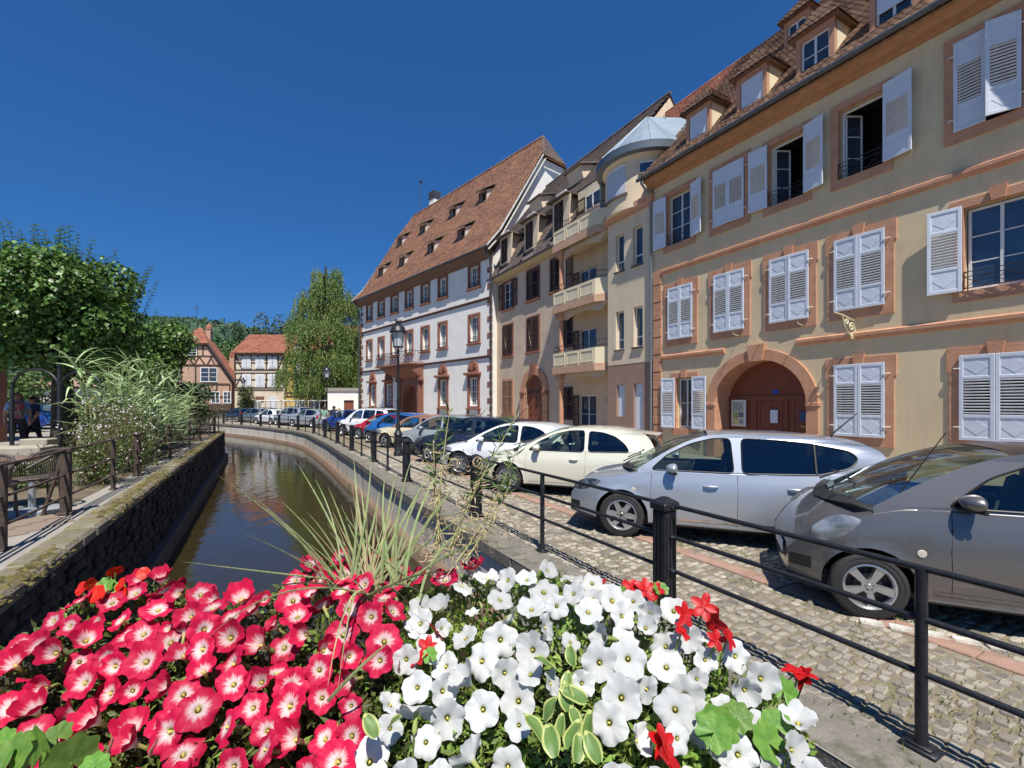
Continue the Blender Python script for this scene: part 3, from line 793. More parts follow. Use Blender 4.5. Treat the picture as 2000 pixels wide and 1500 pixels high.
on_tower('roller_blind', -112, -72, 11.2, 12.4, .012, mat('pale_grey_blind', (.50,.54,.58), rough=.5))
on_tower('window_frame', -113.5, -70.5, 12.4, 12.48, .03, frwhite); on_tower('sill', -115, -69, 11.1, 11.2, .08, tiled, .1)
on_tower('window', -52, -34, 11.9, 12.3, .015, glassb, par=TW); on_tower('sill', -54, -32, 11.82, 11.9, .06, tiled, .1)
on_tower('window_frame', -52.5, -33.5, 12.3, 12.36, .03, frwhite)
t = MB(); t.lathe([(TR+.35,12.72),(TR+.42,12.74),(TR+.45,13.02),(TR+.38,13.06)], 40, (TX,TY,0)); t.build('tower_fascia', mat('dark_zinc', (.16,.19,.22), rough=.5, metal=.5), TW, smooth=30)
# zinc roof: half cone that runs back as a ridge
n = 18; er = TR+.45
apex = (TX-.1, TY+.2, 15.5); back = (TX+2.6, TY+3.2, 16.0)
P = [(TX+er*math.cos(R(180+a)), TY+er*math.sin(R(180+a)), 13.04) for a in [180*i/n for i in range(n+1)]]
P = [(P[0][0], TY+5, 13.04)] + P + [(P[-1][0], TY+5, 13.04)]
z_ = MB()
for i in range(len(P)-1): z_.add([P[i], P[i+1], apex], [(0,1,2)])
z_.add([P[-2], P[-1], (P[-1][0]-.2, TY+5, 15.6), apex], [(0,1,2,3)]); z_.add([P[0], P[1], apex, (TX,TY+5,15.6)], [(0,1,2,3)]); z_.add([apex, (P[-1][0]-.2, TY+5, 15.6), (TX,TY+5,15.6)], [(0,1,2)])
ZR = z_.build('tower_roof', zinc, TW)
for i in range(1, len(P)-1, 2):
    MB().tube([P[i], apex], .018, 4).build('standing_seam', zinc, ZR)
for k in range(1, 6):
    y = TY+k*.9; MB().tube([(P[-1][0], y, 13.08), (apex[0]+.36*k, y, 15.54)], .02, 4).build('standing_seam', zinc, ZR)
# red ridge roof behind the tower
q = MB(); q.add([(-4.9,2.6,14.2),(.2,2.6,14.2),(.2,6,18.55),(-4.9,6,18.55),(-4.9,11,12),(.2,11,12)], [(0,1,2,3),(3,2,5,4)])
RR = q.build('roof', tiler, B); V3 = Vector((0,3.4,4.35)); roof_plane(B, (-4.9,2.6,14.28), (1,0,0), V3, 4.8, V3.length, tiler, .22, .18, under=RR)
ridge(RR, (-4.9,6,18.6), (.0,6,18.6), tiler)
# ================================================================ house C : large white house with red sandstone trim
CH = thing('white_mansion', 'large white render mansion with red sandstone windows, corner quoins and huge tiled roof', 'house', (-17.257, 52.647, 0), R(-48.724))
top = [(1.72,2.92),(4.65,5.85),(7.6,8.85),(10.62,11.85),(13.62,14.82),(16.55,17.7),(21.05,22.25)]
co = [(a,c,11.2,12.8) for a, c in top] + [(a,c,6.85,8.85) for a, c in top]
gr = [(2.55,3.85),(6.3,7.6),(16.6,17.8),(21.0,22.2)]
cg = [(a,c,1.75,4.0) for a, c in gr]
ca = arch(10.2, 13.0, 0, 2.3, 3.7, 14)
CE = 13.35
MB().prism(rect(0,23.9,-.3,CE), 0, .35, [rect(*q) for q in co+cg]+[arch(10.1,13.1,0,2.3,3.8,14)]).build('wall', whiter, CH)
for x in (.35, 23.9): MB().prism([(.355,0),(12.7,0),(12.7,CE),(7.9,22.3),(5.1,22.3),(.355,CE)], 0, .35).build('wall', whiter, CH, loc=(x,0,0), rot=(0,0,R(90)))
for i, q in enumerate(co+cg):
    x0, x1, z0, z1 = q
    room(CH, x0, x1, z0, z1, .36)
    surround(CH, x0, x1, z0, z1, .2, .14, redst, key=False, y=-.08, ears=False)
    window(CH, x0, x1, z0, z1, .24, 3 if i < 7 else 4, each=False, fw=.09, bar=.045, ncl=2, d=.06)
    MB().bbox(x0-.3, x1+.3, -.2, .02, z0-.26, z0-.13, .03).build('sill', redst, CH)
    if i < 14: balcony_rail(CH, x0, x1, -.10, z0, .34, n=4)
    else:
        c = (x0+x1)/2
        MB().bbox(c-1.0, c+1.0, -.38, .0, z1+.2, z1+.42, .05).build('window_cornice', redst, CH)
        sh_ = MB(); sh_.prism(arch(c-.66, c+.66, z1+.42, z1+.55, z1+1.35, 12), -.16, .01); sh_ = sh_.build('pediment', redst, CH)
        rb = MB()
        for k in range(5):
            a = R(30+30*k); rb.tube([(c, -.17, z1+.5), (c+.5*math.cos(a), -.18, z1+.55+.6*math.sin(a))], [.03,.07], 5)
        rb.build('shell_ribs', redst, sh_)
        for xx in (x0-.24, x1+.06): MB().box(xx, xx+.18, -.10, .0, .9, z0-.27).build('sill_bracket', redst, CH)
for z in (5.52, 9.93):
    b = MB(); b.X = SW
    pr = [(0,z-.08),(-.06,z-.04),(-.14,z+.04),(-.14,z+.10),(0,z+.12)][::-1]
    b.prism(pr, .1, 23.8); b.build('string_course', mat('dark_sandstone', (.16,.07,.05), (.11,.05,.04), 5), CH)
k = 0; z = .1
while z < 13.0:
    w = .62 if k % 2 else .36
    if not 5.2 < z < 5.6: MB().bbox(23.92-w, 23.93, -.03, .02, z, z+.42, .01).build('quoin', redst, CH); MB().bbox(-.02, w, -.03, .02, z, z+.42, .01).build('quoin', redst, CH)
    z += .62 if k % 2 else .62; k += 1
# cornice, gutter
b = MB(); b.X = SW; b.prism([(0,12.95),(-.12,12.97),(-.25,13.1),(-.62,13.35),(-.72,13.5),(0,13.5)][::-1], -.3, 24.0); b.build('cornice', mat('brown_cornice', (.21,.125,.085), (.16,.09,.065), 4), CH)
b = MB(); b.X = SW; b.prism([(-.82+.09*math.cos(a), 13.56+.09*math.sin(a)) for a in [math.pi*2*i/12 for i in range(12)]], -.6, 24.3); b.build('gutter', gutterm, CH, smooth=True)
MB().tube([(23.98,-.8,13.5),(23.98,-.7,13.2),(24.0,-.2,12.6),(24.0,-.16,.2)], .08, 8).build('downspout', gutterm, CH, smooth=True)
MB().tube([(-.1,-.8,13.5),(-.1,-.2,12.6),(-.1,-.16,.2)], .08, 8).build('downspout', gutterm, CH, smooth=True)
# roof with half hips and flared eaves
xa, xb = -.75, 24.2; HZ = 24.9; D2 = 6.5
k1 = (-.85,13.5); k2 = (.55,15.1); kh = (5.15,22.4); kr = (D2,HZ)
cr = MB()
def P2(x, k): return (x, k[0], k[1])
def P3(x, k): return (x, 2*D2-k[0], k[1])
cr.add([P2(xa,k1),P2(xb,k1),P2(xb,k2),P2(xa,k2)], [(0,1,2,3)]); cr.add([P2(xa,k2),P2(xb,k2),P2(xb,kh),P2(xa,kh)], [(0,1,2,3)])
cr.add([P2(xa,kh),P2(xb,kh),(xb-1.3,D2,HZ),(xa+1.3,D2,HZ)], [(0,1,2,3)])
cr.add([P3(xa,k1),P3(xb,k1),P3(xb,kh),P3(xa,kh)], [(3,2,1,0)]); cr.add([P3(xa,kh),P3(xb,kh),(xb-1.3,D2,HZ),(xa+1.3,D2,HZ)], [(3,2,1,0)])
for x, s in ((xa,1),(xb,-1)): cr.add([P2(x,kh),P3(x,kh),(x+1.3*s,D2,HZ)], [(0,1,2)]); cr.add([(x,kh[0]-.3,kh[1]-.15),(x-.35*s,D2,22.25),(x,2*D2-kh[0]+.3,kh[1]-.15)], [(0,1,2)])
CR = cr.build('roof', tilec, CH)
Va = Vector((0,k2[0]-k1[0],k2[1]-k1[1])); roof_plane(CH, (xa,k1[0],k1[1]+.04), (1,0,0), Va, xb-xa, Va.length, tilec, .2, .17, under=CR)
Vb = Vector((0,D2-k2[0],HZ-k2[1])); Lb = Vb.length; lh = Vector((0,kh[0]-k2[0],kh[1]-k2[1])).length
dmp = [(21.6,17.6),(18.1,17.6),(14.7,17.5),(11.1,17.6),(22.3,20.8),(17.4,20.5),(12.6,20.3),(8.2,20.1)]
dmp = []
dmp = [(18.18,20.0),(13.35,20.1),(7.62,20.1),(2.5,20.1),(18.29,16.05),(13.24,16.15),(7.49,16.2),(2.6,16.2)]
def in_c(u, v):
    x = u+xa; 
    z = k2[1] + v*Vb.normalized().z
    if v > lh: 
        t = (v-lh)/(Lb-lh)*1.3
        if x < xa+t-.05 or x > xb-t+.05: return False
    return not any(abs(x-a) < .62 and -.1 < z-c < .95 for a, c in dmp)
roof_plane(CH, (xa,k2[0],k2[1]+.04), (1,0,0), Vb, xb-xa, Lb, tilec, .2, .17, under=CR, inside=in_c)
Vc = Vector((-1.3,0,HZ-kh[1])); wv = 2*(D2-kh[0]); roof_plane(CH, (xb+.02,kh[0],kh[1]+.04), (0,1,0), Vc, wv, Vc.length, tiled, .2, .17, under=CR, inside=lambda u, v: abs(u-wv/2) < wv/2*(1-v/Vc.length)+.05)
ridge(CR, (xa+1.3,D2,HZ+.05), (xb-1.3,D2,HZ+.05), tilec, .13)
ridge(CR, (xb,kh[0],kh[1]+.05), (xb-1.3,D2,HZ+.05), tiled, .12); ridge(CR, (xa,kh[0],kh[1]+.05), (xa+1.3,D2,HZ+.05), tilec, .12)
vb = MB()
for x in (xa, xb):
    vb.tube([P2(x,k1), P2(x,k2), P2(x,kh)], .10, 5); vb.tube([(x,k1[0]+.25,k1[1]-.15), (x,k2[0]+.25,k2[1]-.22), (x,kh[0]+.25,kh[1]-.25)], .09, 5, 1)
vb.build('verge_board', [gutterm, mat('grey_board', (.42,.42,.38))], CR)
for x, z in dmp:
    kk = (D2-k2[0])/(HZ-k2[1]); y = k2[0]+(z-k2[1])*kk
    d = MB(); w, h = .55, .95
    d.prism(rect(x-w, x+w, z-.1, z+h), y-.06, y+.02, [rect(x-w+.09, x+w-.09, z+.02, z+h-.05)])
    D = d.build('dormer', mat('dormer_wood', (.20,.13,.09)), CH)
    dk = MB(); dk.box(x-w+.09, x+w-.09, y+.35, y+.37, z, z+h); dk.build('dormer_opening', dark, D)
    c_ = MB(); c_.X = SW
    for xx in (x-w, x+w-.06): c_.prism([(y-.0,z-.1),(y+h*kk+.9,z+h+.75),(y-.0,z+h)], xx, xx+.06)
    c_.build('dormer_cheek', mat('pale_dormer_board', (.62,.56,.50)), D)
    l_ = MB(); l_.X = SW; l_.prism([(y-.4,z+h-.06),(y+1.6,z+h+1.15),(y+1.6,z+h+1.25),(y-.4,z+h+.04)], x-w-.22, x+w+.22)
    l_.build('dormer_roof', mat('weathered_dormer_lid', (.20,.17,.11), (.15,.12,.085), 3), D)
b = MB(); b.box(-.5,.5,-.4,.4,-2,.3); b.build('chimney', whiter, CH, loc=(4.6,6.9,25.4)); b = MB()
for i in range(4): b.box(-.58,.58,-.48,.48,.35+.22*i,.51+.22*i)
b.box(-.5,.5,-.4,.4,.3,1.15); b.build('chimney_cap', gutterm, CH, loc=(4.6,6.9,25.4))
MB().tube([(2.2,6.5,24.8),(2.2,6.5,28.4)], .045, 6).tube([(2.2,6.5,28.4),(2.2,6.5,28.6)], [.1,.22], 8).build('antenna', gutterm, CH)
# portal, balcony
b = MB(); b.prism([(9.3,-.25),(13.9,-.25),(13.9,4.35),(9.3,4.35)], -.18, .49, [ca]); po = b.build('portal', redst, CH)
MB().bbox(9.1,10.1,-.42,-.1,4.05,4.4,.05).build('portal_cornice', redst, po); MB().bbox(13.1,14.1,-.42,-.1,4.05,4.4,.05).build('portal_cornice', redst, po)
for x in (9.35,13.2): MB().bbox(x,x+.5,-.3,-.15,.0,4.05,.04).build('pilaster', redst, po)
cd = MB().prism(ca, .5, .58).build('door', woodr, CH)
b = MB()
for i in range(6): b.bbox(10.25+.46*i, 10.25+.46*i+.42, .48, .51, .1, 2.4, .01)
b.build('door_boards', woodr, cd)
b = MB(); rows = []
for i in range(9):
    t = i/8; z = 4.35+1.15*t; o_ = .25+1.15*math.sin(t*math.pi/2)
    rows.append([(9.1-1.7*t*.9, -.05, z), (9.3-1.5*t, -o_, z), (13.7+.1*t, -o_, z), (13.9, -.05, z)])
b.grid(rows); b.build('balcony_corbel', redst, CH)
sb = MB().bbox(7.0,14.0,-1.55,0,5.5,5.66,.03).build('balcony', redst, CH)
b = MB()
for z in (5.72,6.75): b.tube([(7.1,0,z),(7.1,-1.48,z),(13.9,-1.48,z),(13.9,0,z)], .028, 6)
for i in range(35):
    x = 7.1+.2*i; b.tube([(x,-1.48,5.7),(x,-1.53,6.1),(x,-1.48,6.4),(x,-1.48,6.75)], .016, 4)
    if i % 2 == 0 and i < 34: b.tube([(x,-1.48,6.2),(x+.2,-1.48,5.95),(x+.4,-1.48,6.2)], .014, 4)
for y in (-.3,-.6,-.9,-1.2):
    for x in (7.1,13.9): b.tube([(x,y,5.7),(x,y,6.75)], .016, 4)
b.build('railing', iron, sb)
# ================================================================ garden wall between the mansion and the willow
GW = thing('garden_wall', 'white garden wall with tile coping and brown door beside the white mansion', 'wall', (-17.6, 52.9, 0), R(175))
MB().prism(rect(0,3.5,-.2,3.45), -.2, .2, [rect(.5,1.6,0,2.35)], side=True).build('wall', whiter, GW)
MB().prism([(-.1,3.4),(3.6,3.4),(3.55,3.75),(-.05,3.75)], -.35, .35).build('coping', mat('grey_tile', (.30,.26,.22)), GW)
MB().bbox(.52,1.58,-.05,.05,0,2.33,.02).build('door', woodr, GW)
GW.rotation_euler = (0,0,R(180+5))
# ================================================================ far houses of the square
def timbers(par, beams, y, m=None, w=.16):
    for (a, c, d, e) in beams:
        v = Vector((d-a, 0, e-c)); n = Vector((-v.z, 0, v.x)).normalized()*w/2
        p = [(a-n.x, c-n.z), (d-n.x, e-n.z), (d+n.x, e+n.z), (a+n.x, c+n.z)]
        MB().prism(p, y-.05, y+.05).build('beam', m or timber, par)
def simple_windows(par, rects, m, y=0.0, shut=True, mul=True):
    for (x0, x1, z0, z1) in rects:
        b = MB(); b.prism(rect(x0-.1,x1+.1,z0-.1,z1+.1), y-.07, y+.02, [rect(x0,x1,z0,z1)]); w = b.build('window', frwhite, par)
        if shut:
            c = (x0+x1)/2
            for a, d in ((x0, c-.02), (c+.02, x1)):
                s = MB(); s.bbox(a, d, y-.10, y-.05, z0, z1, .02)
                s.box(a+.08, d-.08, y-.115, y-.10, z0+.12, (z0+z1)/2-.08); s.box(a+.08, d-.08, y-.115, y-.10, (z0+z1)/2+.05, z1-.12)
                s.build('shutter', m, w)
        else:
            MB().box(x0, x1, y-.02, y-.01, z0, z1).build('pane', glassd, w)
            q = MB(); q.box((x0+x1)/2-.04, (x0+x1)/2+.04, y-.05, y-.02, z0, z1)
            for k in (1, 2): q.box(x0, x1, y-.045, y-.02, z0+(z1-z0)*k/3-.025, z0+(z1-z0)*k/3+.025)
            q.build('glazing_bars', frwhite, w)
D2H = thing('half_timbered_house', 'tall half-timbered house with orange red roof and three columns of white shutters', 'house', (-36.1, 60, 0), R(1))
MB().prism(rect(0,6.4,-.2,8.5), 0, 8).build('wall', mat('pale_cream_infill', (.66,.56,.43), (.60,.50,.38), 1, .9), D2H)
bm = []
for z in (8.3,6.35,5.95,4.05,3.75): bm.append((0,z,6.3,z))
for x in (.1,1.0,2.1,3.0,4.1,4.9,5.6,6.3): bm += [(x,6.35,x,8.3),(x,4.05,x,5.95)]
for z in (7.3,5.1): bm += [(0,z,1.0,z),(2.1,z,3.0,z),(3.9,z,4.9,z),(5.6,z,6.3,z)]
bm += [(.1,8.2,1.0,6.4),(6.3,8.2,5.6,6.4),(5.6,4.1,6.3,5.9),(.1,4.1,1.0,5.9),(3.6,5.9,4.0,4.1)]
timbers(D2H, bm, -.01, w=.14)
greysh = mat('grey_white_shutter', (.60,.62,.64), rough=.6)
simple_windows(D2H, [(1.05,2.0,6.65,7.95),(2.8,3.75,6.65,7.95),(4.45,5.4,6.65,7.95),(1.05,2.05,4.2,5.7),(2.8,3.8,4.2,5.7),(4.45,5.45,4.2,5.7)], greysh)
MB().prism(arch(4.4,5.5,0,2.5,2.95), -.05, .05).build('door', greysh, D2H); MB().bbox(2.7,3.8,-.1,.1,2.2,2.9,.05).build('shop_window', mat('brown_vent', (.15,.08,.05)), D2H)
b = MB(); b.add([(-.3,-.5,8.45),(6.6,-.5,8.45),(6.6,4,11.45),(-.3,4,11.45),(6.6,8.5,8.4),(-.3,8.5,8.4)], [(0,1,2,3),(3,2,4,5)]); r_ = b.build('roof', tiler, D2H)
V4 = Vector((0,4.5,3.0)); roof_plane(D2H, (-.3,-.55,8.52), (1,0,0), V4, 6.9, V4.length, tiler, .24, .2, under=r_)
MB().tube([(4.3,4,11.2),(4.3,4,13.3)], .035, 5).tube([(3.9,4,12.8),(4.7,4,12.8)], .03, 4).tube([(4.0,4,13.1),(4.6,4,13.1)], .03, 4).build('antenna', gutterm, D2H)
D3H = thing('yellow_house', 'yellow half-timbered house with steep red roof half hidden by the birch', 'house', (-29.6, 60.3, 0), R(-1))
yel = mat('yellow_infill', (.66,.47,.15), (.60,.41,.12), 1, .9)
MB().prism(rect(0,12.5,-.2,8.1), 0, 8).build('wall', yel, D3H)
timbers(D3H, [(0,3.4,12,3.4),(0,2.9,12,2.9),(0,5.9,12,5.9)] + [(x,2.95,x,3.35) for x in np.arange(.2,12,.5)] + [(x,3.5,x,8) for x in (.1,2.4,4.6,6.8,9,11.2)], -.01)
simple_windows(D3H, [(1.2,2.1,6.0,7.7),(3.3,4.2,6.0,7.7),(1.3,2.2,3.7,5.3),(3.4,4.3,3.7,5.3),(5.6,6.5,3.7,5.3),(1.4,2.3,.6,2.4),(3.4,4.3,.6,2.4),(8,9,.5,2.4)], greysh)
b = MB(); b.add([(-.2,-.5,8.0),(12.7,-.5,8.0),(12.7,5,13.4),(-.2,5,12.6),(12.7,9,8),(-.2,9,8)], [(0,1,2,3),(3,2,4,5)]); r_ = b.build('roof', tiler, D3H)
V5 = Vector((0,5.5,4.7)); roof_plane(D3H, (-.2,-.55,8.08), (1,0,0), V5, 12.9, V5.length, tiler, .24, .2, under=r_)
dd = MB().box(1.2,2.2,-.2,1.5,8.6,9.8).build('dormer', yel, D3H); simple_windows(D3H, [(1.4,2.0,8.75,9.6)], greysh, -.22, False); MB().box(.95,2.45,-.5,1.6,9.8,9.95).build('dormer_roof', tiler, dd)
D1H = thing('gable_house', 'pinkish half-timbered gable house with half-hipped red roof above the canal end', 'house', (-47.0, 60.5, 0), R(9))
peach = mat('peach_infill', (.48,.31,.22), (.42,.27,.19), 1, .9); pk = mat('pink_gable_infill', (.58,.37,.27), rough=.9)
MB().prism([(.6,-.2),(9.4,-.2),(9.4,4.9),(6.1,10.0),(3.0,10.0),(.6,6.0)], 0, 3).build('wall', peach, D1H)
MB().prism([(2.0,7.2),(8.0,7.2),(6.1,10.0),(3.0,10.0)], -.04, .0).build('gable_panel', pk, D1H)
bm = [(2.0,7.1,8.0,7.1),(2.6,9.7,6.3,9.7),(2.4,8.3,7.2,8.3),(1.0,4.6,9.2,4.6),(1.0,2.9,9.4,2.9)] + [(x,4.6,x,7.1) for x in (2.2,3.3,5.0,6.8,7.6)] + [(x,2.9,x,4.6) for x in (1.2,2.6,4.6,6.2,7.6,9.2)]
bm += [(2.6,7.1,3.2,8.3),(3.6,7.1,3.0,8.3),(3.6,7.1,4.3,8.3),(4.8,7.1,4.1,8.3),(4.8,7.1,5.5,8.3),(6.2,7.1,5.4,8.3),(6.4,7.1,7.0,8.3),(7.4,7.1,6.8,8.3),(3.2,8.3,3.2,9.7),(5.9,8.3,5.9,9.7),(3.9,8.3,3.9,9.7),(5.2,8.3,5.2,9.7)]
timbers(D1H, bm, -.05)
simple_windows(D1H, [(4.05,5.1,8.45,9.4),(5.7,7.6,4.95,6.7)], frwhite, -.05, False); simple_windows(D1H, [(2.2,3.0,5.0,6.4),(7.0,7.9,2.1,3.5),(8.5,9.3,2.1,3.5)], frwhite, -.05, False)
MB().bbox(.8,9.5,-.35,.0,1.0,1.9,.05).build('jetty_beam', timber, D1H); MB().box(1.2,9.0,-.03,.0,-.1,1.0).build('shop_front', mat('shop_dark', (.10,.09,.085)), D1H)
b = MB(); b.add([(2.4,-.5,9.9),(6.7,-.5,9.9),(4.6,2.4,12.4)], [(0,1,2)]); b.add([(6.7,-.5,9.9),(4.6,2.4,12.4),(4.6,2.8,12.4),(10.2,2.8,4.6),(10.2,-.5,4.6)], [(0,4,3,2,1)]); b.add([(2.4,-.5,9.9),(4.6,2.4,12.4),(4.6,2.8,12.4),(-.1,2.8,5.4),(-.1,-.5,5.4)], [(0,1,2,3,4)])
r_ = b.build('roof', tiler, D1H); V6 = Vector((0,2.9,2.5)); roof_plane(D1H, (2.4,-.52,9.97), (1,0,0), V6, 4.3, V6.length, tiler, .24, .2, under=r_, inside=lambda u, v: abs(u-2.15) < 2.2*(1-v/V6.length)+.05)
timbers(D1H, [(6.6,10.0,10.1,4.7)], -.5, mat('verge_dark', (.06,.05,.045)), .22)
for x, z, h in ((1.2,9.5,3.2),(5.6,10.5,2.3),(8.6,6.5,2.6)):
    c_ = MB().box(x-.3,x+.3,2,2.6,z-1,z+h-.6).build('chimney', peach, D1H); MB().lathe([(.42,z+h-.6),(.36,z+h-.2),(.12,z+h+.2)], 8, (x,2.3,0)).build('chimney_cap', tiler, c_)
MB().tube([(3.9,2.6,11),(3.9,2.6,16)], .04, 5).tube([(3.2,2.6,15.2),(4.6,2.6,15.2)], .03, 4).build('antenna', gutterm, D1H)
H4 = thing('low_house', 'distant low half-timbered house with brown roof seen under the lime tree', 'house', (-37.6, 36, 0), R(8))
MB().prism(rect(0,5.5,-.2,3.35), 0, 5).build('wall', mat('pale_infill', (.60,.58,.56)), H4)
timbers(H4, [(0,3.2,5.5,3.2),(0,2.0,5.5,2.0)] + [(x,.5,x,3.2) for x in (.1,.8,1.5,2.2,2.9,3.6,4.3,5.4)], 0, w=.12); simple_windows(H4, [(3.7,4.3,2.1,3.0)], frwhite, -.01, False)
b = MB(); b.add([(-.4,-.5,3.3),(6,-.5,3.3),(5.4,3,5.1),(.2,3,5.1),(6,6,3.3),(-.4,6,3.3)], [(0,1,2,3),(3,2,4,5),(0,3,5),(1,4,2)]); b.build('roof', mat('pinkish_tile', (.30,.185,.15), (.25,.15,.12), 4), H4)
H5 = thing('brick_red_house', 'sliver of a dark reddish house wall at the far left edge', 'house', (-20.1, 17, 0), R(0))
MB().prism(rect(-3,1.15,-.2,4.2), 0, .3).build('wall', mat('dull_red_wall', (.14,.06,.045), (.10,.045,.035), 2), H5)
MB().prism([(-3.2,4.2),(1.4,4.2),(.6,5.4),(-3.2,5.4)], -.3, .5).build('roof', tiled, H5)
# little tourist train with canopy in front of the far houses
TT = thing('tourist_train', 'white canopied open tourist train parked in front of the half-timbered houses', 'train', (-33.2, 56.2, 0), R(-2))
for k in range(3):
    x = 3.1*k+2.6
    MB().bbox(x, x+2.9, -.9, .9, 2.25, 2.38, .05).build('canopy', mat('cream_canopy', (.70,.68,.60)), TT)
    b = MB(); b.bbox(x+.05, x+2.85, -.85, .85, .35, .95, .05); b.build('coach_body', frwhite, TT)
    for j in range(5):
        for s in (-.82, .82): MB().tube([(x+.1+.67*j,s,.9),(x+.1+.67*j,s,2.26)], .03, 5).build('canopy_post', frwhite, TT)
    for j in range(4): MB().bbox(x+.35+.62*j, x+.5+.62*j, -.75, .75, .6, 1.35, .04).build('seat', iron, TT)
    for j in (.5, 2.3): MB().lathe([(.28,-.95),(.28,-.75)], 14, (x+j,0,.28), 'y').build('wheel', rustm, TT)
b = MB(); b.bbox(0,2.4,-.8,.8,.4,1.3,.12); b.bbox(.5,2.3,-.75,.75,1.3,2.35,.15); b.build('cab', frwhite, TT)
MB().box(.55,2.2,-.77,-.755,1.4,2.1).build('side_window', glassd, TT)
# ================================================================ ground, canal
FB = [(4.95,-2.5),(3.14,.9),(1.39,4.2),(-.603,7.75),(-2.585,11.29),(-4.55,15.16),(-6.53,18.78),(-8.5,22.44),(-10.55,26.0),(-12.95,30.1),(-15.6,33.6),(-18.5,36.6),(-21.6,39.6),(-24.9,42.4),(-28.3,45.2),(-32,48)]
def off_line(P, d):
    out = []
    for i, p in enumerate(P):
        a = Vector(P[max(i-1,0)]); b = Vector(P[min(i+1,len(P)-1)]); t = (b-a).normalized()
        out.append((p[0]-t.y*d, p[1]+t.x*d))
    return out
ext = [(-45,58),(-70,78)]
BE = off_line(FB + ext, .47)              # canal edge of the right bank
def tessground(name, poly, z, m, holes=()):
    loops = [poly] + list(holes)
    tri = tessellate_polygon([[Vector((x, y, 0)) for x, y in L] for L in loops]); P = [q for L in loops for q in L]
    F = []
    for t in tri:
        a, b, c = [P[i] for i in t]
        F.append(t if (b[0]-a[0])*(c[1]-a[1])-(b[1]-a[1])*(c[0]-a[0]) > 0 else tuple(t)[::-1])
    me = bpy.data.meshes.new(name); me.from_pydata([(x, y, z) for x, y in P], [], F); me.materials.append(m)
    return struct(link(name, me))
paving = mat('street_paving', (.30,.265,.215), (.235,.205,.165), 1.2, .9, .6, 18, dirt=(.20,.175,.12), dscale=.9)
asph = mat('pale_terrace_asphalt', (.33,.30,.255), (.27,.245,.21), 1.5, .92, .4, 60, dirt=(.22,.2,.17), dscale=1.2)
tessground('street', BE + [(-300,300),(-3000,2400),(3000,2400),(3000,-60),(60,-60),(8,-8)], 0, paving)
LW = [(-2.6,.6),(-4.522,4.07),(-15.374,24.577)]; LT = (-.4797,.8775)
LW = [(LW[2][0]-LT[0]*27, LW[2][1]-LT[1]*27), LW[2]]
tessground('terrace', [LW[0], LW[1], (-22,31.5),(-40,47),(-75,76),(-1500,1200),(-3000,1200),(-3000,-60),(-4,-60)], .5, asph)
wat = bpy.data.materials.new('canal_water'); wat.use_nodes = True
n_ = wat.node_tree.nodes; l_ = wat.node_tree.links; p_ = n_['Principled BSDF']
p_.inputs['Base Color'].default_value = (.030,.023,.010,1); p_.inputs['Roughness'].default_value = .035; p_.inputs['IOR'].default_value = 1.45
tc = n_.new('ShaderNodeTexCoord'); mp = n_.new('ShaderNodeMapping'); mp.inputs['Scale'].default_value = (1.0,.55,1); l_.new(tc.outputs['Object'], mp.inputs[0])
t1 = n_.new('ShaderNodeTexNoise'); t1.inputs['Scale'].default_value = 2.6; t1.inputs['Detail'].default_value = 4; l_.new(mp.outputs[0], t1.inputs['Vector'])
bu = n_.new('ShaderNodeBump'); bu.inputs['Strength'].default_value = .10; bu.inputs['Distance'].default_value = .12; l_.new(t1.outputs[0], bu.inputs['Height']); l_.new(bu.outputs[0], p_.inputs['Normal'])
q = MB(); q.add([(-90,-12,0),(8,-12,0),(8,90,0),(-90,90,0)], [(0,1,2,3)]); struct(q.build('water', wat, loc=(0,0,-1.0)))
# right bank: retaining wall, ledge and coping stones
plast = mat('stained_pale_plaster', (.66,.62,.54), (.56,.52,.44), 1.6, .9, .3, 30, dirt=(.22,.20,.15), dscale=2.2, dth=.54, stretch=(1,1,.22))
stonec = mat('mossy_grey_coping', (.22,.20,.165), (.16,.145,.12), 5, .9, .6, 40, dirt=(.10,.095,.06), dscale=4, dth=.52)
led = mat('reddish_ledge_stone', (.22,.135,.095), (.16,.115,.075), 2.5, .9, .5, 30, dirt=(.10,.11,.05), dscale=1.5)
RW = thing('canal_wall', 'pale stained canal wall on the street side, with reddish ledge and stone coping', 'wall')
def ribbon(P, prof, name, m, par):          # profile (offset towards the canal, z) swept along P
    rows = []
    Ps = []
    for i in range(len(P)-1):
        a, b = Vector(P[i]), Vector(P[i+1]); n = max(1, int((b-a).length/.8))
        for k in range(n): Ps.append(tuple(a + (b-a)*k/n))
    Ps.append(P[-1])
    lines = [off_line(Ps, d) for d, z in prof]
    rows = [[(lines[j][i][0], lines[j][i][1], prof[j][1]) for j in range(len(prof))] for i in range(len(Ps))]
    return MB().grid(rows).build(name, m, par, smooth=50)
ribbon(BE, [(-.02,-.16),(-.05,-.17),(-.04,-.85)], 'wall', plast, RW)
ribbon(BE, [(-.10,-.84),(.10,-.80),(.16,-.86),(.18,-1.6)], 'ledge', led, RW)
def coping(P, w0, w1, z0, z1, m, par, L=1.1, lim=300, b=.02):
    n = 0
    for i in range(len(P)-1):
        a, c = Vector(P[i]), Vector(P[i+1]); k = max(1, round((c-a).length/L)); ang = math.atan2(c.y-a.y, c.x-a.x); l = (c-a).length/k
        for j in range(k):
            if n >= lim: return
            p = a + (c-a)*j/k; dz = rnd.uniform(-.008,.008)
            MB().bbox(.006, l-.006, w0+rnd.uniform(-.012,.012), w1, z0, z1+dz, b).build('coping_stone', m, par, loc=(p.x,p.y,0), rot=(0,0,ang+rnd.uniform(-.006,.006))); n += 1
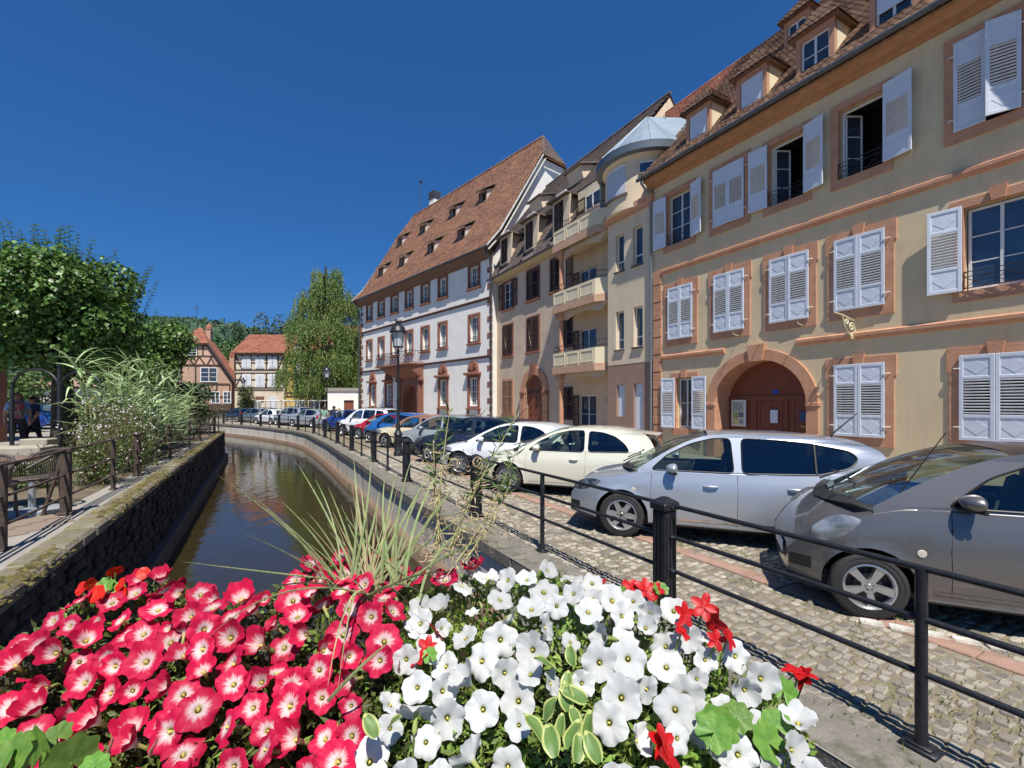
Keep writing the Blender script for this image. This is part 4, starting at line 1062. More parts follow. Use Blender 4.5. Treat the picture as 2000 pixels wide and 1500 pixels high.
coping(BE[:-1], -.52, .0, -.17, .012, stonec, RW)
# left bank wall
masn = mat('dark_wet_masonry', (.052,.042,.032), (.018,.016,.013), 4.0, .9, 1.0, 14, dirt=(.30,.28,.25), dscale=7, dth=.64, isl=.5)
LWt = thing('canal_wall', 'dark weathered canal wall below the mossy kerb on the left terrace side', 'wall')
rows = []; a = Vector(LW[0]); c = Vector(LW[1]); nn = Vector((LT[1], -LT[0]))
for z in np.linspace(-1.4,.40,22):
    rows.append([(*(a+(c-a)*i/270 + nn*(.015+.022*math.sin(i*2.3+z*9)*math.sin(i*.7+z*23)+rnd.uniform(-.018,.018))).to_tuple(), z) for i in range(271)])
MB().grid(rows).build('masonry', masn, LWt, smooth=50)
LE = [LW[0], LW[1]]
led2 = MB(); 
rows = [[(*(a+(c-a)*i/40+nn*d).to_tuple(), z) for i in range(41)] for d, z in ((.0,-.68),(.16,-.70),(.20,-.76),(.22,-1.5))]
led2.grid(rows).build('ledge', mat('dark_ledge', (.085,.07,.058), (.055,.046,.04), 3, .8, .5, 20), LWt)
mosst = mat('mossy_kerb_stone', (.23,.20,.15), (.16,.14,.10), 4, .92, .9, 35, isl=.25, dirt=(.16,.135,.035), dscale=3.5, dth=.45)
coping([LW[1], LW[0]], -.27, .05, .36, .512, mosst, LWt, .46, b=.035)
stl = []
Lw_ = (c-a).length
for j in range(9):
    z = -.66+j*.118; s_ = rnd.uniform(0,.2)
    while s_ < Lw_:
        w = rnd.uniform(.14,.42); p = a+(c-a)*((s_+w/2)/Lw_); stl.append((p.x**2+p.y**2 if p.y > 3.5 else 9999, s_, w, z)); s_ += w+.012
stl.sort()
sq = MB(); LA2 = math.atan2(LT[1], LT[0])
for i, (_, s_, w, z) in enumerate(stl):
    h = rnd.uniform(.08,.114); pr_ = rnd.uniform(.015,.055); tilt = rnd.uniform(-.04,.04)
    tgt = MB() if i < 250 else sq
    p = a+(c-a)*(s_/Lw_)
    tgt.X = (Matrix.Translation((p.x,p.y,z)) @ Matrix.Rotation(LA2,4,'Z') @ Matrix.Rotation(tilt,4,'Y')) if i >= 250 else None
    tgt.bbox(.004, w-.004, -pr_-.02, .03, .004, h, .012)
    if i < 250: tgt.build('stone', masn, LWt, loc=(p.x,p.y,z), rot=(0,tilt,LA2))
sq.X = None
stuff(sq.build('stones', masn, LWt))
MB().prism(rect(0,60,-1.5,.45), 0, .3).build('end_wall', masn, LWt, loc=(LW[1][0],LW[1][1],0), rot=(0,0,R(180-44)))
def clumps(name, pts, m, s=.05, par=None):
    b = MB()
    for p in pts:
        r = s*rnd.uniform(.5,1.3); k = 6
        b.add([(p[0]+r*math.cos(2*math.pi*i/k)*rnd.uniform(.7,1.3), p[1]+r*math.sin(2*math.pi*i/k)*rnd.uniform(.7,1.3), p[2]-.006) for i in range(k)] + [(p[0],p[1],p[2]+r*rnd.uniform(.25,.6))], [(i,(i+1)%k,k) for i in range(k)])
    return stuff(b.build(name, m, par, smooth=True))
moss = mat('yellow_green_moss', (.165,.135,.04), (.085,.075,.022), 20, .95, .8, 120, isl=.4)
pts = []
for i in range(5200):
    t = rnd.random(); d = abs(rnd.gauss(0,.07)); 
    if math.sin(t*60)+math.sin(t*23+1)+rnd.uniform(-1,1) < -.2: continue
    p = a+(c-a)*t - nn*(d-.02); pts.append((p.x, p.y, .505 if d > .03 else .49-rnd.random()*.05))
clumps('moss', pts, moss, .055, LWt)
# cobbled walk along the fence
def fpt(s, d):                              # point on the straight near part of the fence, s metres along, d metres to the street side
    a = Vector((3.14,.9)); t = (Vector((-2.585,11.29))-a).normalized(); n = Vector((t.y,-t.x)); p = a + t*s + n*d
    return p
t0 = (Vector((-2.585,11.29))-Vector((3.14,.9))).normalized(); FA = math.atan2(t0.y, t0.x)
bed = MB(); rows = []
WL = off_line(FB, 0); WR = off_line(FB, -7.2)
q = MB(); q.grid([[(x,y,.004) for x,y in off_line(FB[:12],-.02)], [(x,y,.004) for x,y in off_line(FB[:12],-5.6)]], flip=False)
struct(q.build('paving_bed', sandj))
vars_ = []
def cobble_mesh(k):
    r2 = random.Random(k); n = 7; P = []
    for i in range(n):
        a_ = 2*math.pi*i/n + r2.uniform(-.2,.2); sx = abs(math.cos(a_))**.55*math.copysign(1, math.cos(a_)); sy = abs(math.sin(a_))**.55*math.copysign(1, math.sin(a_))
        P.append((sx*.5*r2.uniform(.9,1.04), sy*.5*r2.uniform(.88,1.04)))
    V = [(x, y, 0) for x, y in P] + [(x*.97, y*.97, .62) for x, y in P] + [(x*.78, y*.74, 1) for x, y in P]
    F = [(i,(i+1)%n,(i+1)%n+n,i+n) for i in range(n)] + [(i+n,(i+1)%n+n,(i+1)%n+2*n,i+2*n) for i in range(n)] + [tuple(range(2*n,3*n))]
    return V, F
CV = [cobble_mesh(k) for k in range(10)]
CM = []
for V, F in CV:
    me = bpy.data.meshes.new('cobblestone'); me.from_pydata(V, [], F); CM.append(finish(me, cob, 50))
walk = thing('street_paving', '', 'paving'); del walk['label']; del walk['category']; walk.name = 'pavement'; struct(walk)
cells = []
s_ = -1.5
while s_ < 24:
    rw = rnd.uniform(.066,.098); d = .08
    while d < 5.2:
        w = rnd.uniform(.075,.16)
        if not 1.50 < d < 1.78 or rnd.random() < .0: cells.append((s_+rnd.uniform(-.012,.012)+.10*math.sin(d*1.3)+.05*math.sin(d*4.1+s_*2), d, rw, w))
        d += w+.008
    s_ += rw+.006
def camd(c): p = fpt(c[0], c[1]); return (p.x**2 + p.y**2) + (50 if p.x > 1.2*p.y+.3 or p.y < 1.5 else 0)
cells.sort(key=camd)
bulk = MB()
for i, (s, d, rw, w) in enumerate(cells):
    p = fpt(s, d); k = rnd.randrange(10); h = rnd.uniform(.010,.018) + .002*math.sin(d*3); an = FA + R(90) + rnd.uniform(-.2,.2)
    if math.hypot(p.x, p.y) > 20: continue
    if i < 298: link('cobblestone', CM[k], walk, (p.x, p.y, .0), (rnd.uniform(-.05,.05), rnd.uniform(-.05,.05), an), (w, rw, h))
    else:
        ca_, sa_ = math.cos(an), math.sin(an)
        bulk.add([(p.x + x*w*ca_ - y*rw*sa_, p.y + x*w*sa_ + y*rw*ca_, z*h) for x, y, z in CV[k][0]], CV[k][1])
stuff(bulk.build('cobblestones', cob, walk, smooth=50))
kerbm = mat('pink_sandstone_kerb', (.36,.22,.165), (.29,.175,.13), 4, .9, .4, 40, dirt=(.2,.16,.12), dscale=5)
s_ = -2.0
while s_ < 20:
    L = rnd.uniform(.55,.95); p = fpt(s_, 1.64)
    MB().bbox(.005, L-.005, -.11, .11, -.05, .022, .008).build('kerb_stone', kerbm, walk, loc=(p.x,p.y,0), rot=(0,0,FA+rnd.uniform(-.01,.01))); s_ += L
wp = mat('worn_white_paint', (.62,.60,.56), (.50,.47,.42), 9, .8, .3, 50, dirt=(.33,.29,.23), dscale=9, dth=.52)
pa, pb = Vector((3.05,4.06)), Vector((4.6,3.12))
for i in range(9):
    t = (pb-pa); L = t.length/9; p = pa + t*(i/9); 
    MB().bbox(.01, L-.02, -.055-rnd.random()*.02, .05, .0, .029, .006).build('painted_cobble', wp, walk, loc=(p.x,p.y,0), rot=(0,0,math.atan2(t.y,t.x)+rnd.uniform(-.06,.06)))
for p in ((3.72,3.12),(4.0,2.95)): MB().bbox(-.09,.09,-.05,.05,0,.028,.006).build('painted_cobble', wp, walk, loc=(p[0],p[1],0), rot=(0,0,R(-30)))
# tufts of grass and moss between the stones
grassm = mat('street_grass', (.115,.165,.03), (.16,.18,.05), 9, .8, isl=.3, transl=.3)
P_, D_, N_ = [], [], []
spots = [(fpt(5.2,1.95),.16,260),(fpt(6.3,1.9),.10,90),(fpt(4.5,2.1),.10,70),(fpt(2.6,1.9),.12,90),(fpt(1.9,.55),.18,120),(fpt(4.9,.5),.2,60),(fpt(7.5,.8),.3,100),(fpt(1.4,2.1),.1,60),(fpt(9.5,1.8),.4,120)] + [(fpt(rnd.uniform(0,13), rnd.choice([.1,.6,1.0,1.45,1.8,2.1,2.3])), .14, 30) for _ in range(75)]
for p, r, n in spots:
    for _ in range(n):
        P_.append((p.x+rnd.gauss(0,r), p.y+rnd.gauss(0,r), .005)); D_.append((rnd.gauss(0,.6), rnd.gauss(0,.6), 1)); N_.append((rnd.gauss(0,1), rnd.gauss(0,1), .2))
stuff(leafcloud('grass', P_, D_, N_, nrg.uniform(.02,.06,len(P_)), .008, grassm))
# bridge under the camera
struct(MB().box(-6.5,2.2,-5,.42,-.35,-.01).build('bridge_deck', stonec)); struct(MB().box(-6.5,2.2,.1,.42,-1.4,-.36).build('bridge_beam', plast))
# ================================================================ fences
BF = thing('canal_railing', 'black iron railing with square posts and three rails along the street side of the canal', 'railing')
def big_post(h=1.05):
    b = MB(); 
    b.bbox(-.105,.105,-.105,.105,0,.07,.01); b.bbox(-.078,.078,-.078,.078,.07,h-.10,.012)
    for s in (-1,1):
        for k in (-.045,0,.045): b.box(k-.011,k+.011,s*.078-.006,s*.078+.006,.12,h-.16); b.box(s*.078-.006,s*.078+.006,k-.011,k+.011,.12,h-.16)
    b.bbox(-.096,.096,-.096,.096,h-.10,h-.03,.012); b.lathe([(.125,h-.03),(.03,h+.015)], 4, a0=math.pi/4)
    return b.mesh('post', iron)
def thin_post(h=1.0):
    b = MB(); b.bbox(-.085,.085,-.06,.06,0,.02,.006); b.bbox(-.06,.06,-.045,.045,.02,.035,.006); b.lathe([(.034,.03),(.030,.1),(.030,h)], 10)
    return b.mesh('post', iron, 50)
bp_, tp_ = big_post(), thin_post()
rl = MB()
for i, p in enumerate(FB):
    a_ = Vector(FB[max(i-1,0)]); c_ = Vector(FB[min(i+1,len(FB)-1)]); an = math.atan2(c_.y-a_.y, c_.x-a_.x)
    link('post', bp_, BF, (p[0],p[1],.012), (0,0,an))
    if i < len(FB)-1:
        q_ = FB[i+1]; m_ = ((p[0]+q_[0])/2, (p[1]+q_[1])/2); link('post', tp_, BF, (m_[0],m_[1],.012), (0,0,an))
        for z in (.42,.72,1.0):
            MB().tube([(p[0],p[1],z+.012),(q_[0],q_[1],z+.012)], .019, 8).build('rail', iron, BF, smooth=60)
        for pt, rr in ((p, .10), (q_, .10)):
            for z in (.42,.72,.99):
                d_ = (Vector(q_)-Vector(p)).normalized()*(rr if pt is p else -rr); rl.lathe([(.001,-.012),(.030,-.01),(.036,0),(.030,.01),(.001,.012)], 8, (pt[0]+d_.x, pt[1]+d_.y, z+.012))
stuff(rl.build('rail_collars', iron, BF, smooth=60))
LF = thing('terrace_railing', 'rusty old railing with leaning stays along the mossy kerb of the left terrace', 'railing')
lp = [(-3.5,1.8),(-4.94,4.47),(-5.73,5.92),(-6.62,7.65),(-7.42,9.13),(-8.3,10.74),(-9.05,12.17),(-10.65,15.21),(-12.0,17.7),(-13.28,20.2),(-14.4,22.3),(-15.35,24.1)]
t_ = Vector(LT); LA_ = math.atan2(t_.y, t_.x)
for i, p in enumerate(lp):
    b = MB(); fat = i % 2 == 0
    if fat: b.bbox(-.05,.05,-.05,.05,0,.84,.01); b.bbox(-.085,.085,-.085,.085,0,.035,.01); b.bbox(-.065,.065,-.065,.065,.80,.86,.01)
    else: b.bbox(-.028,.028,-.028,.028,0,.82,.006); b.bbox(-.07,.07,-.05,.05,0,.02,.005)
    b.build('post', rustm, LF, loc=(p[0],p[1],.5), rot=(0,0,LA_))
    if fat: MB().tube([(0,-.02,.80),(0,-.22,.01)], .022, 6).build('stay', rustm, LF, loc=(p[0],p[1],.5), rot=(0,0,LA_+R(180)))
    if i < len(lp)-1:
        q_ = lp[i+1]
        for z in (.24,.52,.83): MB().tube([(p[0],p[1],.5+z),((p[0]+q_[0])/2,(p[1]+q_[1])/2,.5+z-.008),(q_[0],q_[1],.5+z)], .015, 7).build('rail', rustm, LF, smooth=60)
# ================================================================ street lamps
def lamp(x, y, lb, h=5.0):
    L = thing('street_lamp', lb, 'street lamp', (x, y, 0), 0, 'lantern street lamps along the canal')
    b = MB(); b.lathe([(.17,0),(.17,.12),(.14,.16),(.14,.75),(.17,.80),(.12,.9),(.075,1.0),(.10,1.12),(.062,1.2),(.055,2.0),(.075,2.05),(.05,2.12),(.042,h-1.35),(.07,h-1.3),(.04,h-1.22),(.035,h-1.1)], 12)
    b.build('pole', iron, L, smooth=45)
    b = MB(); b.tube([(-.16,0,h-.98),(-.12,0,h-1.05),(0,0,h-1.16),(.12,0,h-1.05),(.16,0,h-.98)], .018, 6); b.tube([(0,-.16,h-.98),(0,0,h-1.16),(0,.16,h-.98)], .018, 6)
    for a_ in range(4):
        c0, s0 = math.cos(a_*math.pi/2), math.sin(a_*math.pi/2); b.tube([(.165*c0,.165*s0,h-.98),(.24*c0,.24*s0,h-.42)], .012, 5)
    b.lathe([(.19,h-.99),(.19,h-.96)], 12); b.build('lantern_frame', iron, L)
    MB().lathe([(.15,h-.96),(.225,h-.44)], 12).build('lantern_glass', mat('milky_lamp_glass', (.52,.56,.60), rough=.25), L, smooth=30)
    b = MB(); b.lathe([(.31,h-.46),(.32,h-.42),(.27,h-.36),(.24,h-.26),(.16,h-.18),(.10,h-.16),(.09,h-.08),(.11,h-.04),(.05,h-.02)], 14)
    for a_ in range(6): b.tube([(.09*math.cos(a_),.09*math.sin(a_),h-.05),(.13*math.cos(a_*math.pi/3),.13*math.sin(a_*math.pi/3),h+.04)], [.02,.008], 4)
    b.build('lantern_cap', iron, L, smooth=40)
lamp(-4.2, 17.0, 'tall black lantern street lamp beside the cream convertible, nearest of the lamps')
lamp(-14.7, 36.6, 'black lantern street lamp in front of the drooping birch tree')
lamp(-31.5, 54.0, 'small distant lantern street lamp in front of the far half-timbered houses')
# ================================================================ cars
tyre_m = mat('tyre_rubber', (.022,.022,.023), (.032,.031,.030), 12, .75, .1, 60)
alloy = mat('silver_alloy', (.62,.63,.65), rough=.28, metal=.85)
alloyd = mat('dark_wheel_inner', (.035,.033,.033), (.05,.04,.038), 9, .7)
blackp = mat('black_car_plastic', (.018,.018,.019), rough=.55)
rubber = mat('window_rubber', (.008,.008,.009), rough=.5)
chrome = mat('car_chrome', (.75,.76,.78), rough=.12, metal=1)
lens = mat('clear_headlamp', (.16,.18,.20), (.42,.44,.46), 7, .08, metal=.3, coat=1)
redl = mat('red_tail_lamp', (.35,.01,.01), rough=.1, coat=1)
orgl = mat('amber_indicator', (.55,.5,.42), rough=.15)
seatm = mat('dark_seat_fabric', (.03,.032,.036), (.045,.047,.05), 20, .9)
cg1 = glass_mat('clear_car_glass', (.66,.76,.70), .06)
cg2 = glass_mat('tinted_car_glass', (.16,.20,.22), .10)
platem = mat('licence_plate_white', (.75,.75,.72), rough=.5)
def paint(name, c, metal=.0, flake=.0): return mat(name, c, rough=.36 if metal else .3, metal=metal*.75, coat=1.0)

def wheel_meshes(r, spokes, style):
    tw = .19; rr = r*.66
    t = MB(); t.lathe([(rr,0),(r*.93,0),(r*.985,.012),(r,.035),(r,tw-.035),(r*.985,tw-.012),(r*.93,tw),(rr,tw)], 40, ax='y', cap=False)
    for k in (rr*1.12, r*.86): t.lathe([(k,-.003),(k+.004,-.004),(k+.008,-.003)], 40, ax='y', cap=False)
    T = t.mesh('tyre', tyre_m, 50)
    d = MB(); d.lathe([(.001,.085),(rr*.93,.085),(rr*.93,.16),(rr,.16)], 32, ax='y', cap=False); d.lathe([(.001,.05),(rr*.55,.05),(rr*.55,.09)], 24, ax='y', cap=False)
    Dm = d.mesh('brake_disc', alloyd, 40)
    s = MB(); s.lathe([(rr*1.01,.0),(rr*1.03,-.006),(rr*.98,-.008),(rr*.90,.012),(rr*.88,.06)], 40, ax='y', cap=False)
    s.lathe([(.001,.004),(rr*.13,.005),(rr*.19,.018),(rr*.20,.06)], 20, ax='y', cap=False)
    for k in range(spokes):
        a = 2*math.pi*k/spokes + .35; c0, s0 = math.cos(a), math.sin(a)
        def P(u, w, y): return (c0*u - s0*w, y, s0*u + c0*w)
        if style == 0: w0, w1 = rr*.10, rr*.19
        elif style == 1: w0, w1 = rr*.17, rr*.16
        else: w0, w1 = rr*.085, rr*.10
        for sp in ((0,),) if style != 2 else ((-.16,), (.16,)):
            o_ = sp[0]*rr
            V = [P(rr*.15,-w0+o_*.4,.008),P(rr*.15,w0+o_*.4,.008),P(rr*.93,w1+o_,.004),P(rr*.93,-w1+o_,.004),
                 P(rr*.15,-w0*1.3+o_*.4,.05),P(rr*.15,w0*1.3+o_*.4,.05),P(rr*.93,w1*1.15+o_,.05),P(rr*.93,-w1*1.15+o_,.05)]
            s.add(V, [(0,3,2,1),(0,4,7,3),(1,2,6,5)])
    Sm = s.mesh('rim', alloy, 40)
    h = MB(); h.lathe([(.001,-.002),(rr*.11,-.001),(rr*.125,.008)], 16, ax='y', cap=False)
    for k in range(5):
        a = 2*math.pi*k/5 + .35 + .63; h.lathe([(.001,.002),(.011,.003),(.012,.02)], 8, (rr*.26*math.cos(a), .0, rr*.26*math.sin(a)), 'y', cap=False)
    Hm = h.mesh('hub_cap', alloyd if style == 1 else alloy, 40)
    return Dm, T, Sm, Hm

SPEC = dict(
 hatch=dict(L=4.09, W=.865, wx=(.80,3.39), r=.318, cowl=1.12, rear=3.86, spokes=6, style=1,
   hood=[(0,.66),(.06,.74),(.2,.83),(.5,.90),(.8,.95),(1.12,1.02)], belt=[(0,.56),(.1,.70),(.3,.79),(.7,.87),(1.12,.945),(2.2,.965),(3.2,1.0),(3.9,1.06),(4.09,1.0)],
   arc=[(1.02,.99),(1.40,1.235),(1.72,1.40),(1.95,1.47),(2.3,1.495),(2.8,1.49),(3.3,1.46),(3.80,1.385),(3.97,1.29),(4.05,1.10)], nws=4, tilt=.40,
   wins=[[(1.20,.985),(2.27,.985),(2.235,1.44),(2.0,1.432),(1.73,1.355),(1.42,1.195)], [(2.37,.985),(3.25,1.012),(3.58,1.10),(3.70,1.22),(3.60,1.315),(3.2,1.39),(2.8,1.43),(2.37,1.44)]],
   seams=[[(1.22,.93),(1.20,.70),(1.22,.30)],[(2.31,.96),(2.31,.6),(2.30,.28)],[(3.35,1.0),(3.30,.85),(3.18,.66),(3.02,.45),(2.9,.28)]], handles=[(1.98,.80),(2.98,.82)], mirror=(1.50,1.0), ant=(3.55,1.43), sill=.24,
   light=[(.03,.50,.62,.80),], rail=0, darklamp=True, divs=[3.22]),
 city=dict(L=3.6, W=.81, wx=(.58,2.95), r=.285, cowl=.92, rear=3.4, spokes=5, style=0,
   hood=[(0,.60),(.05,.72),(.15,.82),(.35,.92),(.6,.99),(.92,1.05)], belt=[(0,.5),(.1,.66),(.3,.80),(.6,.90),(.92,.965),(2,.98),(3,1.0),(3.4,1.02),(3.6,.95)],
   arc=[(.62,.97),(1.0,1.20),(1.35,1.365),(1.6,1.44),(1.95,1.475),(2.5,1.475),(3.0,1.44),(3.3,1.38),(3.45,1.25),(3.53,1.05)], nws=4, tilt=.34,
   wins=[[(1.12,1.0),(2.2,1.005),(2.15,1.39),(1.72,1.38),(1.42,1.25)], [(2.32,1.01),(3.0,1.03),(3.1,1.12),(3.0,1.32),(2.32,1.39)]],
   seams=[[(1.14,.97),(1.12,.65),(1.13,.28)],[(2.26,.99),(2.26,.6),(2.2,.3)]], handles=[(2.02,.84)], mirror=(1.25,1.04), ant=None, sill=.22,
   light=[(.15,.52,.62,.86),], rail=0),
 coupe=dict(L=3.97, W=.85, wx=(.82,3.29), r=.315, cowl=1.15, rear=3.7, spokes=7, style=2,
   hood=[(0,.62),(.06,.70),(.2,.79),(.5,.86),(.8,.91),(1.15,.97)], belt=[(0,.52),(.1,.66),(.3,.75),(.7,.83),(1.15,.90),(2.2,.92),(3.2,.945),(3.75,.97),(3.97,.9)],
   arc=[(1.05,.94),(1.5,1.18),(1.85,1.335),(2.1,1.395),(2.45,1.42),(2.9,1.41),(3.4,1.35),(3.68,1.29),(3.75,1.22),(3.86,1.02)], nws=4, tilt=.42,
   wins=[[(1.27,.935),(2.48,.945),(2.46,1.365),(2.15,1.355),(1.86,1.285),(1.52,1.13)], [(2.56,.95),(3.38,.965),(3.30,1.10),(3.1,1.25),(2.85,1.33),(2.56,1.355)]],
   seams=[[(1.25,.89),(1.23,.65),(1.25,.26)],[(2.52,.93),(2.52,.6),(2.46,.28)]], handles=[(2.28,.78)], mirror=(1.50,.97), ant=None, sill=.22,
   light=[(.10,.60,.45,.75),], rail=0, spoiler=True),
 van=dict(L=4.30, W=.88, wx=(.86,3.50), r=.33, cowl=1.12, rear=4.12, spokes=5, style=0,
   hood=[(0,.72),(.06,.82),(.2,.90),(.5,.97),(.8,1.02),(1.12,1.09)], belt=[(0,.6),(.1,.76),(.3,.86),(.7,.94),(1.12,1.0),(2.2,1.03),(3.4,1.06),(4.1,1.10),(4.3,1.02)],
   arc=[(1.02,1.05),(1.38,1.32),(1.65,1.50),(1.9,1.60),(2.3,1.64),(3.0,1.65),(3.7,1.62),(4.0,1.56),(4.12,1.42),(4.22,1.15)], nws=4, tilt=.30,
   wins=[[(1.35,1.05),(2.26,1.06),(2.24,1.54),(1.98,1.53),(1.7,1.43)], [(2.36,1.06),(3.22,1.08),(3.22,1.54),(2.36,1.55)], [(3.32,1.09),(3.85,1.12),(3.92,1.25),(3.82,1.48),(3.32,1.53)]],
   seams=[[(1.22,.99),(1.2,.7),(1.22,.32)],[(2.31,1.04),(2.31,.6),(2.3,.3)],[(3.27,1.06),(3.2,.8),(2.98,.5),(2.9,.3)]], handles=[(2.0,.88),(3.0,.90)], mirror=(1.5,1.07), ant=None, sill=.27,
   light=[(.08,.66,.45,.90),], rail=1),
 cabrio=dict(L=4.05, W=.85, wx=(.82,3.32), r=.31, cowl=1.25, rear=3.35, spokes=5, style=0,
   hood=[(0,.62),(.06,.74),(.2,.84),(.5,.90),(.8,.93),(1.25,.97)], belt=[(0,.52),(.1,.68),(.3,.79),(.7,.85),(1.25,.89),(2.2,.90),(3.2,.94),(3.8,.92),(4.05,.8)],
   arc=[(1.15,.94),(1.55,1.18),(1.85,1.33),(2.05,1.385),(2.4,1.42),(2.8,1.42),(3.1,1.36),(3.3,1.22),(3.42,1.08),(3.52,.96)], nws=4, tilt=.36,
   wins=[[(1.5,.93),(2.55,.935),(2.5,1.33),(2.15,1.33),(1.85,1.24)], [(2.65,.94),(3.05,.96),(2.98,1.22),(2.65,1.31)]],
   seams=[[(1.28,.88),(1.26,.65),(1.28,.26)],[(2.62,.91),(2.6,.6),(2.55,.28)]], handles=[(2.4,.78)], mirror=(1.6,.97), ant=None, sill=.22,
   light=[(.10,.62,.42,.76),], rail=0, softtop=True))
WM = {}
def car(kind, pm, label, W0, ang, roofm=None, group='cars parked along the street side of the canal', tint2=True, sc=1.0, detail=True, driver=False):
    """W0: where the visible front wheel touches the ground; ang: direction of the car's long axis (nose to tail)"""
    S = SPEC[kind]; L, W, r = S['L'], S['W'], S['r']; wx = S['wx']
    an = R(ang); ca, sa = math.cos(an), math.sin(an)
    lx, ly = wx[0], -(W-.10)
    ox = W0[0] - (lx*ca - ly*sa)*sc; oy = W0[1] - (lx*sa + ly*ca)*sc
    C = thing('parked_car', label, 'car', (ox, oy, W0[2] if len(W0) > 2 else 0.006), an, group); C.scale = (sc, sc, sc)
    hood, belt = pch(S['hood']), pch(S['belt']); ra = r+.055; cz = r
    def wid(x):
        a = 1 - .30*max(0, 1-x/.62)**2.3 - .14*max(0, 1-(L-x)/.5)**2.0
        return W*a
    def nose(z): return .10*max(0, (z-.42)/.45)**1.6 + .05*max(0, (.42-z)/.3)**2
    def tail(z): return .09*max(0, (z-.55)/.5)**1.5 + .06*max(0, (.5-z)/.3)**2
    def dx(x, z):
        q = 0
        if x < .35: q += (1-x/.35)*nose(z)
        if x > L-.3: q -= (1-(L-x)/.3)*tail(z)
        return x+q
    def side(z, x=1.5):
        crease = .008*math.exp(-((z-(belt(x)-.17))/.035)**2)
        return (1-.10*max(0,(z-.58)/.45)**2 if z > .58 else 1-.05*max(0,(.58-z)/.35)**2) + crease
    def bot(x):
        b_ = S['sill'] + .06*max(0, 1-x/.5) + .08*max(0, 1-(L-x)/.5)
        for c in wx:
            if abs(x-c) < ra: b_ = max(b_, cz + math.sqrt(max(0, ra*ra-(x-c)**2)))
        return b_
    xs = set(np.round(np.linspace(0, L, 44), 4)) | {0,.015,.035,.06,.09,.12,.15,.18,.22,.26,.3,.35,L-.02,L-.06,L-.12}
    for c in wx: xs |= {round(c + ra*math.cos(math.pi*k/14), 4) for k in range(15)} | {round(c-ra*1.001,4), round(c+ra*1.001,4)}
    cab0, cab1 = S['cowl'], S['rear']
    xs |= {cab0-.002, cab0, cab1, cab1+.002}
    xs = sorted(xs)
    NB = 9
    def ring(x):
        b_, t = bot(x), belt(x); t = max(t, b_+.02); w = wid(x); pts = []
        fl = S['sill']+.02
        arch_ = b_ > S['sill']+.09
        pts.append((x, 0, fl)); pts.append((x, -(w-.24), (b_ if arch_ else fl))); 
        for k in range(NB):
            z = b_+(t-b_)*k/(NB-1); fl_ = 0
            for c in wx:
                dd = math.hypot(x-c, z-cz)-ra
                if z > .2 and dd < .05: fl_ = max(fl_, .012*(1-max(dd,0)/.05))
            pts.append((dx(x, z), -(w*side(z, x)+fl_), z))
        y = w*side(t, x)
        if x < cab0-.001:
            h = max(hood(x), t+.012)
            for f in (.98,.93,.85,.72,.55,.36,.18,0): pts.append((dx(x,h), -y*f, t+(h-t)*(1-f**2.6)))
        elif x <= cab1:
            for yy, z in ((.03,t-.002),(.05,t-.01),(.07,t-.06),(.08,t-.2),(.10,.5),(.2,.36),(.4,.33),(9,.32)): pts.append((x, -max(0,(y-yy)), z))
        else:
            for f in (.98,.93,.85,.72,.55,.36,.18,0): pts.append((dx(x,t), -y*f, t+.02*(1-f**2)))
        return pts
    rows = [ring(x) for x in xs]; n = len(rows[0])
    b = MB(); V = [p for r_ in rows for p in r_]; V += [(p[0], -p[1], p[2]) for r_ in rows for p in r_]; m0 = len(rows)*n
    F = []; M_ = []
    for i in range(len(rows)-1):
        for k in range(n-1):
            q = (i*n+k, i*n+k+1, (i+1)*n+k+1, (i+1)*n+k)
            cab = cab0-.001 <= xs[i] and xs[i+1] <= cab1+.001
            mi = 1 if k < 2 or (k >= NB+1 and cab) else 0
            F.append(q[::-1]); M_.append(mi); F.append(tuple(j+m0 for j in q)); M_.append(mi)
    for i, s in ((0, 1), (len(rows)-1, -1)):
        q = [i*n+k for k in range(n)] + [m0+i*n+k for k in range(n-1, -1, -1)]
        F.append(q if s > 0 else q[::-1]); M_.append(0)
    b.v = V; b.f = [list(f) for f in F]; b.m = M_
    body = b.build('body', [pm, blackp], C, smooth=38)
    # greenhouse
    arc = S['arc']; fx, fz = pch([(i, p[0]) for i, p in enumerate(arc)]), pch([(i, p[1]) for i, p in enumerate(arc)])
    ns = S['nws']; K = 5; A_ = [(fx(i/K), fz(i/K)) for i in range((len(arc)-1)*K+1)]; iw = (ns-1)*K; irr = (len(arc)-3)*K
    def gy(x, z):
        x_ = min(max(x, .6), L-.1); return wid(x_)*side(belt(x_), x_) - .012 - max(0, z-belt(x_))*S['tilt'] - .06*max(0,(x-L*.62)/(L*.38))**2
    def S3(p, s, o=0.0): return (p[0], s*(gy(*p)+o), p[1])
    bl = [(x, belt(x)-.012) for x in np.linspace(arc[-1][0], arc[0][0], 12)]
    outer = A_ + bl[::-1][::-1]
    outer = [tuple(p) for p in A_] + [tuple(p) for p in bl]
    if sum(outer[i][0]*outer[(i+1)%len(outer)][1]-outer[(i+1)%len(outer)][0]*outer[i][1] for i in range(len(outer))) < 0: outer = outer[::-1]
    def dens(P, n=5):
        out = []
        for i in range(len(P)):
            a, c = P[i], P[(i+1) % len(P)]
            for k in range(n): out.append((a[0]+(c[0]-a[0])*k/n, a[1]+(c[1]-a[1])*k/n))
        return out
    def roundp(P, n=2):
        for _ in range(n):
            Q = []
            for i in range(len(P)):
                a, c = P[i], P[(i+1) % len(P)]
                l = math.hypot(c[0]-a[0], c[1]-a[1]); f = min(.25, .035/l if l > 0 else .25)
                Q += [(a[0]+(c[0]-a[0])*f, a[1]+(c[1]-a[1])*f), (a[0]+(c[0]-a[0])*(1-f), a[1]+(c[1]-a[1])*(1-f))]
            P = Q
        return P
